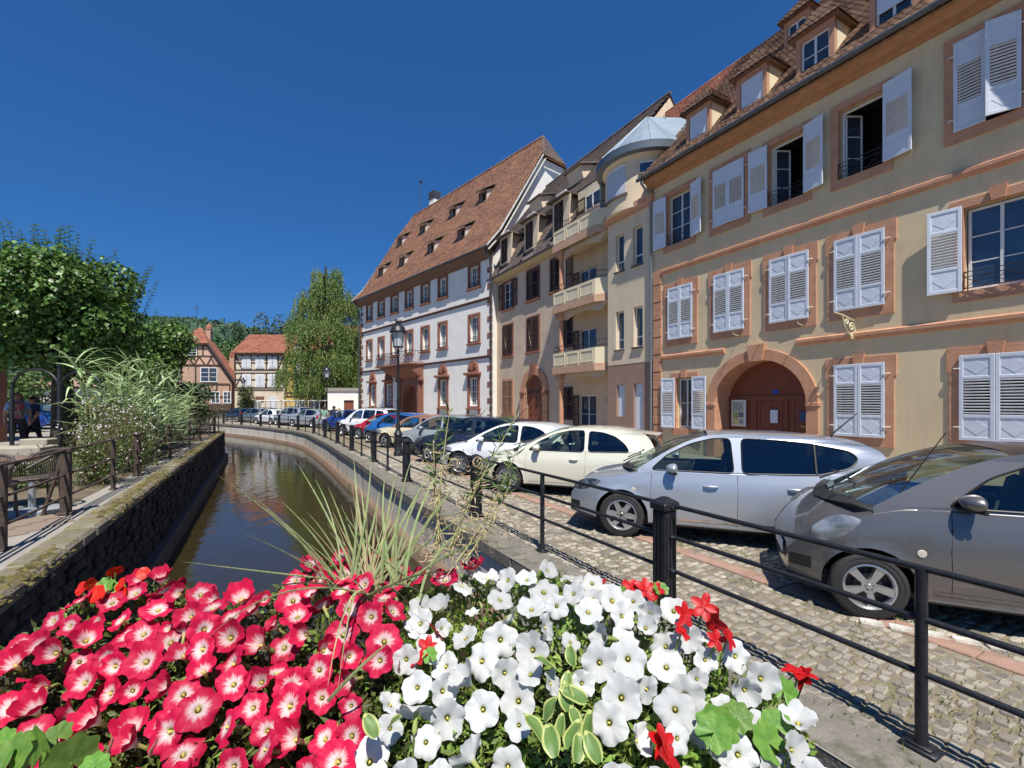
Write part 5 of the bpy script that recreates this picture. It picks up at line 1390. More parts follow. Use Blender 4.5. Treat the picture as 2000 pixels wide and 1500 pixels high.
    wins = [roundp(w_) for w_ in S['wins']]
    loops = [outer] + wins
    tri = tessellate_polygon([[Vector((x, z, 0)) for x, z in l_] for l_ in loops]); P = [q for l_ in loops for q in l_]
    g = MB(); rm = roofm or pm
    for s in (-1, 1):
        g.add([S3(p, s) for p in P] + [S3(p, s, -.03) for p in P], [t for t in tri])
        b0 = len(outer); base = len(g.v) - 2*len(P)
        for w_ in wins:
            k = len(w_)
            for i in range(k): g.f.append([base+b0+i, base+b0+(i+1) % k, base+b0+(i+1) % k+len(P), base+b0+i+len(P)]); g.m.append(0)
            b0 += k
    YF = [-1,-.9,-.7,-.4,0,.4,.7,.9,1]
    def skin(i0, i1, crown):
        rows = []
        for i in range(i0, i1+1):
            p = A_[i]; y = gy(*p); t = crown[0] + (crown[1]-crown[0])*(i-i0)/max(1, i1-i0)
            tx = crown[2]
            rows.append([(p[0]-tx*(1-f*f), y*f, p[1]+t*(1-abs(f)**2.4)) for f in YF])
        return rows
    g.grid(skin(iw, irr, (.03,.03,0)), 1)
    nA = len(A_)-1
    rg = skin(irr, nA, (.03,.0,0)); 
    for i, rw in enumerate(rg):
        tt = i/max(1,len(rg)-1); rg[i] = [(p[0]+.07*(1-f*f)*tt, p[1], p[2]) for p, f in zip(rw, YF)]
    body2 = g.build('roof', [rm if S.get('softtop') else pm, rm], C, smooth=45)
    MB().grid(rg).build('rear_window', cg2, C, smooth=60)
    ws = skin(0, iw, (.02,.03,0))
    for i, rw in enumerate(ws): tt = 1-i/max(1,iw); ws[i] = [(p[0]-(.16*tt+.05)*(1-f*f), p[1], p[2]) for p, f in zip(rw, YF)]
    MB().grid(ws).build('windscreen', cg1, C, smooth=60)
    # black cowl strip and wipers
    q = MB(); q.grid([[(p[0]-.10, p[1]*1.0, hood(min(cab0,max(0,p[0]-.1)))+.012) for p in ws[0]], [(p[0]+.02, p[1], p[2]+.006) for p in ws[0]]]); q.build('cowl', blackp, C)
    if detail:
        q = MB()
        for y0 in (-.45,.12): q.tube([(ws[0][4][0]-.03, y0, hood(cab0)+.03), (ws[2][4][0]+.02, y0+.30, ws[2][4][2]+.03), (ws[2][4][0]-.01, y0+.52, ws[2][4][2]+.02)], .010, 5)
        q.build('wiper', blackp, C)
    for i, w_ in enumerate(wins):
        t3 = tessellate_polygon([[Vector((x, z, 0)) for x, z in w_]])
        for s in (-1, 1):
            MB().add([S3(p, s, -.010) for p in w_], [t for t in t3]).build('side_window', cg1 if (i == 0 or not tint2) else cg2, C)
        for s in (-1, 1): MB().tube([S3(p, s, .000) for p in w_] + [S3(w_[0], s, .0)], .009, 5, cap=False).build('window_seal', rubber, C)
    for xd in S.get('divs', ()):
        for s in (-1, 1): MB().tube([S3((xd, z_q), s, -.004) for z_q in np.linspace(1.01, 1.385, 6)], .016, 5).build('window_divider', rubber, C)
    def SF(x, z, o=.0): return (dx(x, z), -(wid(x)*side(z, x)+o), z)
    sm = MB()
    for L_ in S['seams']:
        pts = []
        for i in range(len(L_)-1):
            for k in range(6): t = k/6; pts.append((L_[i][0]+(L_[i+1][0]-L_[i][0])*t, L_[i][1]+(L_[i+1][1]-L_[i][1])*t))
        pts.append(L_[-1]); sm.tube([SF(x, z, -.003) for x, z in pts], .0055, 4)
    sm.tube([SF(x, belt(x)-.006, -.004) for x in np.linspace(cab0-.1, arc[-1][0]-.1, 16)], .0045, 4)
    sm.build('door_seams', rubber, C)
    for hx_, hz in S['handles']:
        h = MB(); p = SF(hx_, hz); h.tube([SF(hx_-.09,hz,.0), SF(hx_-.075,hz,.026), SF(hx_,hz+.004,.034), SF(hx_+.075,hz,.026), SF(hx_+.09,hz,.0)], [.010,.014,.016,.014,.010], 8); h.build('door_handle', pm, C, smooth=60)
    mx, mz = S['mirror']; yy = gy(mx, mz)
    for s in (-1, 1):
        h = MB(); h.v = []
        rows = []
        for i in range(9):
            a = math.pi*i/8-math.pi/2
            rows.append([(mx+.02+.085*math.cos(a)*math.cos(t)*(1.3 if math.cos(t) < 0 else .55), s*(yy+.115+.115*math.sin(a)), mz+.03+.068*math.cos(a)*math.sin(t)) for t in [2*math.pi*k/14 for k in range(15)]])
        h.grid(rows); mo = h.build('mirror', pm if sc else pm, C, smooth=70)
        MB().tube([(mx+.02,s*(yy-.01),mz-.03),(mx+.03,s*(yy+.07),mz-.02)], [.028,.02], 6).tube([(mx-.05,s*(yy+.05),mz-.035),(mx+.05,s*(yy+.19),mz-.035)], .018, 6).build('mirror_foot', blackp, C)
    for (x0, x1, z0, z1) in S['light']:
        for s in (-1, 1):
            rows = []
            for i in range(8):
                t = i/7; x = x0+(x1-x0)*t; zc = z0+(z1-z0)*(.30+.62*t); hh = (z1-z0)*.42*math.sin(math.pi*(.12+.86*t))**.8+.004
                rows.append([(dx(x, zc+u*hh), s*(wid(x)*side(zc+u*hh, x)+.007*(1-u*u)+.001), zc+u*hh) for u in np.linspace(-1,1,7)])
            MB().grid(rows, flip=s > 0).build('headlight', mat('dark_led_headlamp', (.03,.035,.045), (.25,.27,.3), 14, .06, metal=.3, coat=1) if S.get('darklamp') else lens, C, smooth=60)
    rows = [[(dx(.35+.10*t, .42), 0, 0)] for t in (0,1)]
    # fog lamp / lower grille and bumper lip
    q = MB(); q.grid([[ (p:=SF(x, z, .004)) for x in np.linspace(.01,.17,8)] for z in np.linspace(.35,.46,5)]); q.build('lower_grille', blackp, C, smooth=60)
    q = MB(); q.tube([SF(x, S['sill']+.01+.06*max(0,1-x/.5), -.01) for x in np.linspace(0,wx[0]-ra-.01,6)], .022, 6); q.tube([SF(x, S['sill']+.005, -.012) for x in np.linspace(wx[0]+ra+.01,wx[1]-ra-.01,8)], .022, 6); q.build('sill_trim', blackp, C)
    q = MB(); q.grid([[SF(x, z, .004) for x in np.linspace(1.28 if kind != 'city' else 1.02, wx[1]-ra-.12, 10)] for z in (S['sill']+.07,S['sill']+.095)]); q.build('sill_highlight', chrome if kind == 'hatch' else pm, C)
    q = MB(); a_ = SF(.97 if kind != 'city' else .93, .70 if kind != 'city' else .62, .006); q.lathe([(.001,-.004),(.03,-.002),(.034,.004)], 10, a_, 'y', cap=False); q.build('side_indicator', orgl, C)
    for s in (-1, 1):
        rows = [[(dx(x, z), s*(wid(x)*side(z, x)+.006), z) for x in np.linspace(L-.22,L-.01,5)] for z in np.linspace(belt(L-.2)-.26, belt(L-.2)-.03, 5)]
        MB().grid(rows).build('tail_light', redl, C, smooth=60)
    # inside: seats, dashboard, steering wheel
    it = MB()
    for y in (-.36,.36):
        x0 = cab0+.98
        it.bbox(x0-.45,x0+.1,y-.24,y+.24,.42,.62,.05); it.X = Matrix.Translation((x0+.05,y,.58)) @ Matrix.Rotation(R(14),4,'Y'); it.bbox(-.07,.07,-.23,.23,0,.60,.05); it.bbox(-.05,.05,-.12,.12,.63,.82,.04); it.X = None
    x0 = cab0+1.95; it.bbox(x0-.5,x0+.1,-.62,.62,.4,.6,.05); it.X = Matrix.Translation((x0+.05,0,.58)) @ Matrix.Rotation(R(14),4,'Y'); it.bbox(-.07,.07,-.6,.6,0,.5,.05)
    for y in (-.35,.35): it.bbox(-.05,.05,y-.11,y+.11,.5,.66,.03)
    it.X = None
    it.build('seats', seatm, C, smooth=50)
    q = MB(); q.bbox(cab0-.05,cab0+.38,-.68,.68,.62,.97,.06); q.build('dashboard', blackp, C)
    q = MB(); q.X = Matrix.Translation((cab0+.55,-.36,.93)) @ Matrix.Rotation(R(-62),4,'Y'); q.tube([(.18*math.cos(a),.18*math.sin(a),0) for a in [2*math.pi*k/20 for k in range(21)]], .014, 6, cap=False); q.tube([(-.17,0,0),(.17,0,0)], .02, 5); q.build('steering_wheel', blackp, C)
    key = (r, S['spokes'], S['style'])
    if key not in WM: WM[key] = wheel_meshes(*key)
    Dm, T, Sm, Hm = WM[key]
    for x in wx:
        for s in (-1, 1):
            o = link('wheel', Dm, C, (x, s*(W-.012), r), (0, rnd.uniform(0,1), 0 if s < 0 else math.pi))
            for me in (T, Sm, Hm): link(me.name.split('.')[0], me, o)
    q = MB(); q.box(cab0*.5, L-.5, -(W-.25), W-.25, .16, .3); q.build('underbody', blackp, C)
    if S.get('ant'):
        x, z = S['ant']; MB().tube([(x,-.05,z+.02),(x-.0,-.05,z+.06),(x+.30,-.05,z+.36)], [.02,.012,.006], 6).build('aerial', blackp, C)
    if kind == 'city': MB().tube([(.80,-.66,.93),(.78,-.68,1.02),(1.12,-.70,1.62)], [.012,.006,.004], 6).build('aerial', blackp, C)
    if S.get('spoiler'): MB().grid([[(3.60,y,1.325+.03*(1-y*y*3)) for y in np.linspace(-.52,.52,7)], [(3.92,y,1.285+.03*(1-y*y*3)) for y in np.linspace(-.50,.50,7)], [(3.90,y,1.25+.03*(1-y*y*3)) for y in np.linspace(-.50,.50,7)]]).build('spoiler', pm, C, smooth=30)
    if S['rail']:
        for s in (-1, 1): MB().tube([(1.95,s*(gy(1.95,1.6)-.06),1.60),(2.1,s*(gy(2.1,1.63)-.06),1.68),(3.7,s*(gy(3.7,1.62)-.06),1.68),(3.85,s*(gy(3.8,1.6)-.06),1.6)], .018, 6).build('roof_rail', blackp, C)
    MB().box(-.012+dx(0,.4),.0+dx(0,.4)-.004,-.26,.26,.36,.47).build('licence_plate', platem, C)
    return C
pt = dict(taupe=paint('taupe_grey_metallic', (.155,.150,.150), .75), silver=paint('silver_blue_metallic', (.44,.48,.54), .70), cream=paint('cream_white_paint', (.70,.68,.56)), white=paint('white_car_paint', (.76,.78,.80)),
          navy=paint('navy_black_paint', (.02,.028,.055), .3), greyb=paint('grey_blue_paint', (.38,.43,.46), .4), beige=paint('pale_yellow_paint', (.70,.62,.43)), blue=paint('bright_blue_paint', (.03,.16,.48), .3), red=paint('crimson_paint', (.48,.012,.03)),
          dblue=paint('deep_blue_paint', (.02,.06,.30), .3), grey=paint('mid_grey_metallic', (.22,.24,.26), .6), black=paint('black_car_paint', (.012,.013,.016)), silver2=paint('plain_silver_metallic', (.50,.53,.56), .6))
car('city', pt['taupe'], 'small taupe grey hatchback with silver five spoke wheel, nearest the camera at right', (3.20,4.16), -24, sc=1.03, roofm=mat('dark_glass_roof', (.045,.035,.03), rough=.2))
car('hatch', pt['silver'], 'silver blue five door hatchback behind the iron post, second nearest car', (1.60,6.70), -21)
car('coupe', pt['cream'], 'cream white three door car with a driver at the wheel', (-.07,10.0), -22)
car('coupe', pt['white'], 'bright white three door car just left of the cream one', (-1.38,12.35), -24)
car('hatch', pt['navy'], 'dark navy hatchback half hidden between the white and the grey blue car', (-2.62,14.95), -24)
car('hatch', pt['greyb'], 'grey blue car with a black roof beside the tall near lamp post', (-3.95,17.45), -25, roofm=pt['black'])
car('cabrio', pt['beige'], 'pale yellow convertible with brown fabric roof behind the lamp post', (-5.5,20.2), -25, roofm=mat('brown_fabric_roof', (.26,.135,.10), (.22,.11,.08), 30, .9))
car('city', pt['blue'], 'small bright blue car next to the pale yellow convertible', (-7.0,22.7), -27)
car('coupe', pt['red'], 'low crimson red car between the blue car and the white estate', (-8.3,25.1), -28, sc=.98)
car('van', pt['white'], 'tall white estate car with black roof rails beyond the red car', (-10.2,28.0), -27)
car('hatch', pt['dblue'], 'deep blue hatchback just right of the walking couple', (-12.9,32.2), -28)
car('hatch', pt['grey'], 'grey hatchback seen over the bonnet of the deep blue one', (-12.6,36.6), -28)
car('hatch', pt['silver2'], 'silver hatchback just left of the walking couple', (-18.2,38.4), -32)
car('van', pt['silver2'], 'boxy silver car with its whole side towards the canal', (-21.0,41.2), -34)
car('coupe', pt['white'], 'white three door car on the canal bend left of the boxy silver one', (-24.2,43.8), -33)
car('hatch', pt['grey'], 'dark grey car on the canal bend beside the white one', (-27.6,47.2), -33)
car('hatch', pt['black'], 'black hatchback at the far end of the row on the bend', (-31.4,50.6), -34)
car('hatch', pt['black'], 'second black car tucked behind the end of the row', (-31.0,55.0), -34)
car('hatch', pt['blue'], 'blue car parked alone before the gable house', (-47.5,55.5,.006), -50, group='cars away from the row')
car('hatch', pt['dblue'], 'dark blue car parked at the far left edge under the lime tree', (-24.6,23.8,.506), 175, group='cars away from the row')
car('hatch', pt['blue'], 'mid blue car far behind the two people with backpacks', (-26.5,27.2,.506), 172, group='cars away from the row')
car('hatch', pt['dblue'], 'dark blue car behind the lime tree trunk', (-28.6,33.0,.506), 170, group='cars away from the row')
# ================================================================ people
skinm = mat('skin', (.50,.27,.19), rough=.6)
def person(label, loc, face, h=1.72, top=(.1,.1,.3), legs=(.03,.03,.04), hair=(.05,.03,.02), stride=.16, pose='walk', bare=False, shorts=False, seat=False, longhair=False, shoe=(.04,.04,.04)):
    s = h/1.75
    J = {'pel': (0,0,.98), 'waist': (0,0,1.10), 'chest': (0,-.01,1.32), 'neck': (0,0,1.46), 'nk2': (0,.015,1.53), 'head': (0,.03,1.62), 'crown': (0,.02,1.70)}
    E = [('pel','waist'),('waist','chest'),('chest','neck'),('neck','nk2'),('nk2','head'),('head','crown')]; Rd = {'pel':.155,'waist':.135,'chest':.15,'neck':.07,'nk2':.056,'head':.098,'crown':.07}
    for sg, n in ((-1,'l'),(1,'r')):
        st = stride*sg
        if seat: J.update({n+'hip':(sg*.09,0,.92), n+'kn':(sg*.12,.42,.95), n+'an':(sg*.12,.62,.62), n+'to':(sg*.12,.74,.58)})
        else: J.update({n+'hip':(sg*.09,0,.90), n+'kn':(sg*.10,st*.7+.03,.50), n+'an':(sg*.10,st*1.1-.04,.09), n+'to':(sg*.11,st*1.1+.12,.045)})
        J.update({n+'sh':(sg*.18,0,1.42), n+'el':(sg*.25,-.02-st*.5,1.14), n+'wr':(sg*.25,.08-st*.9,.90), n+'pa':(sg*.25,.11-st*1.0,.82)})
        if pose == 'drive': J.update({n+'el':(sg*.24,.20,1.18), n+'wr':(sg*.16,.42,1.26), n+'pa':(sg*.15,.47,1.30)})
        if pose == 'fold': J.update({n+'wr':(sg*.10,.22,1.08), n+'pa':(sg*.03,.24,1.10)})
        E += [('pel',n+'hip'),(n+'hip',n+'kn'),(n+'kn',n+'an'),(n+'an',n+'to'),('chest',n+'sh'),(n+'sh',n+'el'),(n+'el',n+'wr'),(n+'wr',n+'pa')]
        Rd.update({n+'hip':.105,n+'kn':.066,n+'an':.046,n+'to':.042,n+'sh':.068,n+'el':.046,n+'wr':.033,n+'pa':.038})
        for k in range(4):
            w, p = Vector(J[n+'wr']), Vector(J[n+'pa']); d = (p-w).normalized()
            kx = p + Vector((0, -.027+.018*k, 0)); J[n+'f%d' % k] = tuple(kx + d*(.035+.008*(k in (1,2)))); J[n+'g%d' % k] = tuple(kx + d*.065 + Vector((-sg*.012,0,0)))
            E += [(n+'pa',n+'f%d' % k),(n+'f%d' % k,n+'g%d' % k)]; Rd[n+'f%d' % k] = .010; Rd[n+'g%d' % k] = .008
        J[n+'th'] = tuple(Vector(J[n+'wr']) + Vector((-sg*.02,.035,-.05))); E.append((n+'wr',n+'th')); Rd[n+'th'] = .011
    names = list(J); idx = {k: i for i, k in enumerate(names)}
    me = bpy.data.meshes.new('person_skeleton'); me.from_pydata([J[k] for k in names], [(idx[a], idx[b]) for a, b in E], [])
    o = bpy.data.objects.new('tmp', me); COL.objects.link(o)
    md = o.modifiers.new('s', 'SKIN')
    for i, k in enumerate(names): me.skin_vertices[0].data[i].radius = (Rd[k]*(1.15 if k in ('chest','pel','waist') else 1), Rd[k]*(.78 if k in ('chest','pel','waist') else 1)); 
    me.skin_vertices[0].data[0].use_root = True
    sb = o.modifiers.new('u', 'SUBSURF'); sb.levels = 1; sb.render_levels = 1
    dg = bpy.context.evaluated_depsgraph_get(); ev = bpy.data.meshes.new_from_object(o.evaluated_get(dg)); bpy.data.objects.remove(o)
    ev.name = 'person'; ev.materials.clear()
    tm = skinm if bare else mat('shirt_%02x%02x%02x' % tuple(int(v*255) for v in top), top, tuple(min(1, v*1.25) for v in top), 9, .9)
    lm = mat('trousers_%02x%02x%02x' % tuple(int(v*255) for v in legs), legs, rough=.9)
    for m in (skinm, tm, lm, mat('shoe_%d' % int(shoe[0]*255), shoe)): ev.materials.append(m)
    mi = []
    for p in ev.polygons:
        c = p.center; m = 0
        arm = abs(c.x) > .205 and c.z < 1.36
        if c.z > 1.475: m = 0
        elif arm: m = 1 if c.z > 1.22 else 0
        elif c.z > .99: m = 1
        elif c.z > .10: m = (2 if (not shorts or c.z > .55) else 0)
        else: m = 3
        if seat and c.y > .1 and not arm and c.z < 1.1: m = 2
        if bare and m == 1: m = 0
        mi.append(m)
    ev.polygons.foreach_set('material_index', mi); ev.polygons.foreach_set('use_smooth', [True]*len(mi))
    P = link('person', ev, None, loc, (0,0,R(face)), s); tag(P, label, 'person')
    hm = mat('hair_%02x%02x' % (int(hair[0]*255), int(hair[1]*255)), hair, tuple(v*.6 for v in hair), 40, .8)
    b = MB(); rows = []
    for i in range(8):
        a = math.pi*.5*i/7 + (0)
        rows.append([(.108*math.cos(a*.98)*math.cos(t), .012+.118*math.cos(a*.98)*math.sin(t)-(.02 if math.sin(t) < 0 else 0), 1.625+.115*math.sin(a)-(.10 if math.sin(t) < -.2 and i == 0 else 0)) for t in [2*math.pi*k/16 for k in range(17)]])
    b.grid(rows)
    if longhair: b.lathe([(.10,1.44),(.115,1.56),(.10,1.68)], 12, (0,-.025,0))
    b.build('hair', hm, P, smooth=80)
    f = MB()
    for sg in (-1,1): f.lathe([(.001,.0),(.012,.002),(.014,.01)], 8, (sg*.034,.108,1.628), 'y', cap=False); f.tube([(sg*.096,.02,1.60),(sg*.106,.012,1.63),(sg*.098,.02,1.655)], .013, 5)
    f.tube([(0,.122,1.635),(0,.142,1.595),(0,.12,1.59)], .012, 5); f.build('face_features', skinm, P)
    e = MB()
    for sg in (-1,1): e.lathe([(.001,-.001),(.010,.0)], 8, (sg*.034,.119,1.632), 'y', cap=False)
    e.tube([(-.025,.117,1.562),(.025,.117,1.562)], .005, 4); e.build('eyes_and_mouth', rubber, P)
    return P
def backpack(label, P, m, z=1.22, s=1.0):
    b = MB(); b.bbox(-.15,.15,-.34,-.13,-.24,.24,.05); b.bbox(-.12,.12,-.40,-.34,-.20,.02,.03)
    for sg in (-1,1): b.tube([(sg*.10,-.16,.20),(sg*.11,.0,.30),(sg*.11,.13,.14),(sg*.13,.0,-.14),(sg*.13,-.14,-.18)], .02, 5)
    o = tag(b.build('backpack', m), label, 'backpack'); o.location = P.location + Vector((0,0,z*P.scale[0])); o.rotation_euler = P.rotation_euler; return o
pA = person('man in green tee and white trousers walking along the railing', (-13.45,33.0,.0), 20, 1.76, top=(.18,.30,.22), legs=(.62,.60,.57))
pB = person('person in dark navy walking on the street just behind the man in green', (-13.1,33.9,0), 20, 1.80, top=(.02,.025,.05), legs=(.03,.03,.045))
pC = person('blonde woman in pale patterned top walking with a small dark backpack', (-12.05,32.1,0), 25, 1.66, top=(.50,.46,.50), legs=(.16,.16,.18), hair=(.55,.42,.20), longhair=True)
backpack('small dark backpack worn by the blonde woman', pC, mat('navy_canvas', (.03,.03,.05)), 1.15)
tag(MB().bbox(-.12,.12,-.03,.03,0,.32,.02).build('handbag', mat('tan_bag', (.45,.24,.10))), 'tan shoulder bag held beside the blonde woman', 'bag').location = (-12.42,32.1,.78)
pD = person('man in sunglasses and light blue shirt standing on the left terrace', (-14.6,13.6,.5), 225, 1.78, top=(.24,.36,.62), legs=(.045,.04,.042), hair=(.25,.15,.10))
bk = backpack('grey black and red rucksack on the man in the light blue shirt', pD, mat('grey_red_canvas', (.20,.20,.21), (.36,.04,.04), 6), 1.22); bk.rotation_euler = (0,0,R(45))
pE = person('person in dark clothes with a white bag near the pergola', (-14.85,14.3,.5), 170, 1.68, top=(.03,.035,.07), legs=(.03,.03,.03))
pF = person('person in black tee and shorts behind the pergola post', (-14.65,15.6,.5), 10, 1.74, top=(.012,.012,.014), legs=(.03,.03,.03), shorts=True)
pG = person('sunlit shirtless man walking away past the pergola', (-14.45,15.9,.5), 15, 1.72, bare=True, legs=(.30,.27,.22), hair=(.30,.20,.12))
a24 = R(-22); px_, py_ = -.07, 10.0
S_ = SPEC['coupe']; ox = px_ - (S_['wx'][0]*math.cos(a24) + (S_['W']-.10)*math.sin(a24)); oy = py_ - (S_['wx'][0]*math.sin(a24) - (S_['W']-.10)*math.cos(a24))
dvx, dvy = 1.15+.86, -.36
pH = person('dark haired driver sitting at the wheel of the cream car', (ox+dvx*math.cos(a24)-dvy*math.sin(a24), oy+dvx*math.sin(a24)+dvy*math.cos(a24), -.40), -22+90, 1.70, top=(.12,.10,.10), pose='drive', seat=True, stride=0)
# ================================================================ trees and the hill
bark = mat('tree_bark', (.055,.042,.032), (.03,.024,.02), 9, .95, .8, 25)
def rdir(n):
    v = nrg.normal(size=(n,3)); return v/np.linalg.norm(v, axis=1, keepdims=True)
def crown(par, blobs, n, size, m, aspect=.8, up=.35, name='crown', fold=.15, shell=.55, mats=None):
    vol = np.array([b[1][0]*b[1][1]*b[1][2] for b in blobs])**.67; cnt = (n*vol/vol.sum()).astype(int)
    Ps, Ds, Ns = [], [], []
    for (c, r), k in zip(blobs, cnt):
        d = rdir(k); rad = shell+(1.06-shell)*nrg.random(k)**.6
        lump = 1+.16*np.sin(d[:,0]*7+c[0]*3)*np.cos(d[:,2]*6+c[1])+.10*np.sin(d[:,1]*13+c[2]*5)
        p = np.array(c)+d*np.array(r)*(rad*lump)[:,None]
        N = d*.7+np.array([0,0,up+.35])+nrg.normal(size=(k,3))*.62; N /= np.linalg.norm(N,axis=1,keepdims=True)
        D = np.cross(N, rdir(k)); D[:,2] -= .35
        Ps.append(p); Ds.append(D); Ns.append(N)
    P = np.concatenate(Ps); L = size*nrg.uniform(.6,1.25,len(P))
    return stuff(leafcloud(name, P, np.concatenate(Ds), np.concatenate(Ns), L, L*aspect, m, par, fold))
def trunk(par, pts, rs, branches=()):
    b = MB(); b.tube(pts, rs, 10)
    for br in branches: b.tube(br[0], br[1], 6)
    return b.build('trunk', bark, par, smooth=60)
limeleaf = mat('lime_leaf', (.09,.18,.034), (.125,.215,.05), 1.2, .42, isl=.5, transl=.25)
def lime(x, y, z, H, R_, lb, n=15000, s=.16, seed=1, k0=.40):
    r3 = random.Random(seed); T = thing('lime_tree', lb, 'tree', (x,y,z), 0, 'lime trees on the left terrace')
    blobs = [((0,0,H*.58),(R_*.78,R_*.78,H*.21))]
    for i in range(11):
        a = 2*math.pi*i/11+r3.uniform(-.2,.2); q = R_*r3.uniform(.5,.72); blobs.append(((q*math.cos(a),q*math.sin(a),H*r3.uniform(.50,.80)),(R_*r3.uniform(.28,.52),R_*r3.uniform(.28,.52),H*r3.uniform(.09,.19))))
    blobs += [((r3.uniform(-.5,.5)*R_,r3.uniform(-.5,.5)*R_,H*.82),(R_*.38,R_*.38,H*.11)) for _ in range(4)]
    crown(T, blobs, n, s, limeleaf, .92, fold=.12, up=.15)
    P_, D_, N_ = [], [], []; tw = MB()
    for i in range(95):                                  # upright shoots carrying alternate leaves
        a = r3.uniform(0,2*math.pi); q = R_*math.sqrt(r3.random())*1.0; zz = H*(.60+.26*math.sqrt(max(0,1-(q/R_)**2))); h = r3.uniform(.4,1.4)*H*.19
        b0 = Vector((q*math.cos(a),q*math.sin(a),zz-.25)); lean = Vector((math.cos(a)*.35*q/R_+r3.uniform(-.12,.12),math.sin(a)*.35*q/R_+r3.uniform(-.12,.12),1)).normalized()
        tw.tube([b0, b0+lean*h*1.0], [.012,.004], 4)
        for k in range(int(h/.042)):
            p = b0+lean*(h*k/(h/.042)); an = k*2.4; P_.append(p); D_.append((math.cos(an),math.sin(an),.1)); N_.append((-.3*math.cos(an),-.3*math.sin(an),1))
    stuff(leafcloud('shoot_leaves', P_, D_, N_, s*1.0*nrg.uniform(.6,1.15,len(P_)), s*.9, limeleaf, T, .1)); stuff(tw.build('shoots', bark, T))
    tr = MB(); pts = [(0,0,-.1),(.02,0,H*.12),(.0,.02,H*k0*.7),(-.03,0,H*.5)]; R0 = H*.042
    brs = []
    for i in range(9):
        a = 2*math.pi*i/9+r3.uniform(-.3,.3); brs.append(([(0,0,H*k0*.8),(R_*.3*math.cos(a),R_*.3*math.sin(a),H*.50),(R_*.7*math.cos(a),R_*.7*math.sin(a),H*r3.uniform(.55,.75))],[R0*.55,R0*.3,R0*.1]))
    trunk(T, pts, [R0*1.25,R0,R0*.95,R0*.7], brs)
lime(-12.1,12.4,.5,5.9,1.72,'large lime tree with upright leafy shoots on the left terrace, nearest the camera',30000,.118,3)
lime(-16.2,19.8,.5,5.4,2.05,'second lime tree further along the left terrace above the reeds',16000,.135,5)
lime(-15.4,12.1,.5,5.9,1.9,'lime tree at the far left edge of the terrace',16000,.12,8)
lime(-21.6,27.5,.5,5.0,1.5,'smallest lime tree at the far end of the left terrace',9000,.16,9)
wlf = mat('birch_leaf', (.12,.20,.04), (.17,.23,.05), .45, .5, isl=.35, transl=.3)
W = thing('weeping_birch', 'tall drooping birch tree between the yellow house and the white mansion', 'tree', (-22.9,56.5,0))
W.scale = (1.03,1.03,1.05)
trunk(W, [(0,0,0),(.1,0,5),(-.2,0,11),(.1,0,18)], [.5,.4,.28,.06], [([(0,0,5+1.2*i),(2.2*math.cos(i*2.2),2.2*math.sin(i*2.2),7.5+1.1*i),(3.3*math.cos(i*2.2),3.3*math.sin(i*2.2),7+1.1*i)],[.14,.08,.03]) for i in range(9)])
def strands(par, blobs, n, L0, L1, m, ll=.30, lw=.085, name='crown', step=.17):
    P_, D_, N_ = [], [], []; vol = [b[1][0]*b[1][2] for b in blobs]; tot = sum(vol)
    for (c, r), v in zip(blobs, vol):
        for i in range(int(n*v/tot)):
            d = Vector(rdir(1)[0]); 
            if d.z < -.3: d.z = -d.z*.4
            p = Vector(c)+Vector((d.x*r[0],d.y*r[1],d.z*r[2]))*rnd.uniform(.6,1.05); L = rnd.uniform(L0,L1); sw = Vector((d.x*.14+rnd.uniform(-.06,.06),d.y*.14+rnd.uniform(-.06,.06),-1))
            for k in range(int(L/step)):
                P_.append(p+sw*(k*step)+Vector((rnd.uniform(-.07,.07),rnd.uniform(-.07,.07),0))); D_.append((rnd.gauss(0,.45),rnd.gauss(0,.45),-1)); N_.append((rnd.gauss(0,.6),rnd.gauss(-.6,.5),.5))
    return stuff(leafcloud(name, P_, D_, N_, ll*nrg.uniform(.7,1.25,len(P_)), lw*nrg.uniform(.8,1.4,len(P_)), m, par, .2))
wb = [((.3,0,15.6),(1.7,1.7,2.0)),((-1.6,0,13.6),(2.0,1.9,2.0)),((2.0,.3,13.2),(2.0,1.9,2.6)),((-2.8,0,10.8),(1.8,1.9,1.7)),((.3,-1,10.6),(2.8,2.2,2.0)),((3.0,0,9.6),(2.0,2.2,2.2)),((-1.9,-.5,7.6),(2.6,2.2,1.6)),((1.8,-1.2,7.0),(2.8,2.2,1.7)),((-4.1,-.5,5.4),(1.7,1.6,1.0)),((-.8,-1,4.6),(2.6,1.6,1.0)),((3.6,-.5,4.4),(1.5,1.6,1.5)),((-1.0,0,17.0),(.8,.8,.9)),((1.4,0,17.2),(.7,.7,.8))]
strands(W, wb, 3900, .9, 3.0, wlf)
pch_ = [mat('far_leaf_%d' % i, c, d, .35, .6, isl=.3, transl=.2) for i, (c, d) in enumerate([((.05,.11,.022),(.075,.145,.028)),((.06,.085,.022),(.09,.105,.028)),((.028,.07,.026),(.04,.09,.03)),((.085,.15,.03),(.11,.17,.04))])]
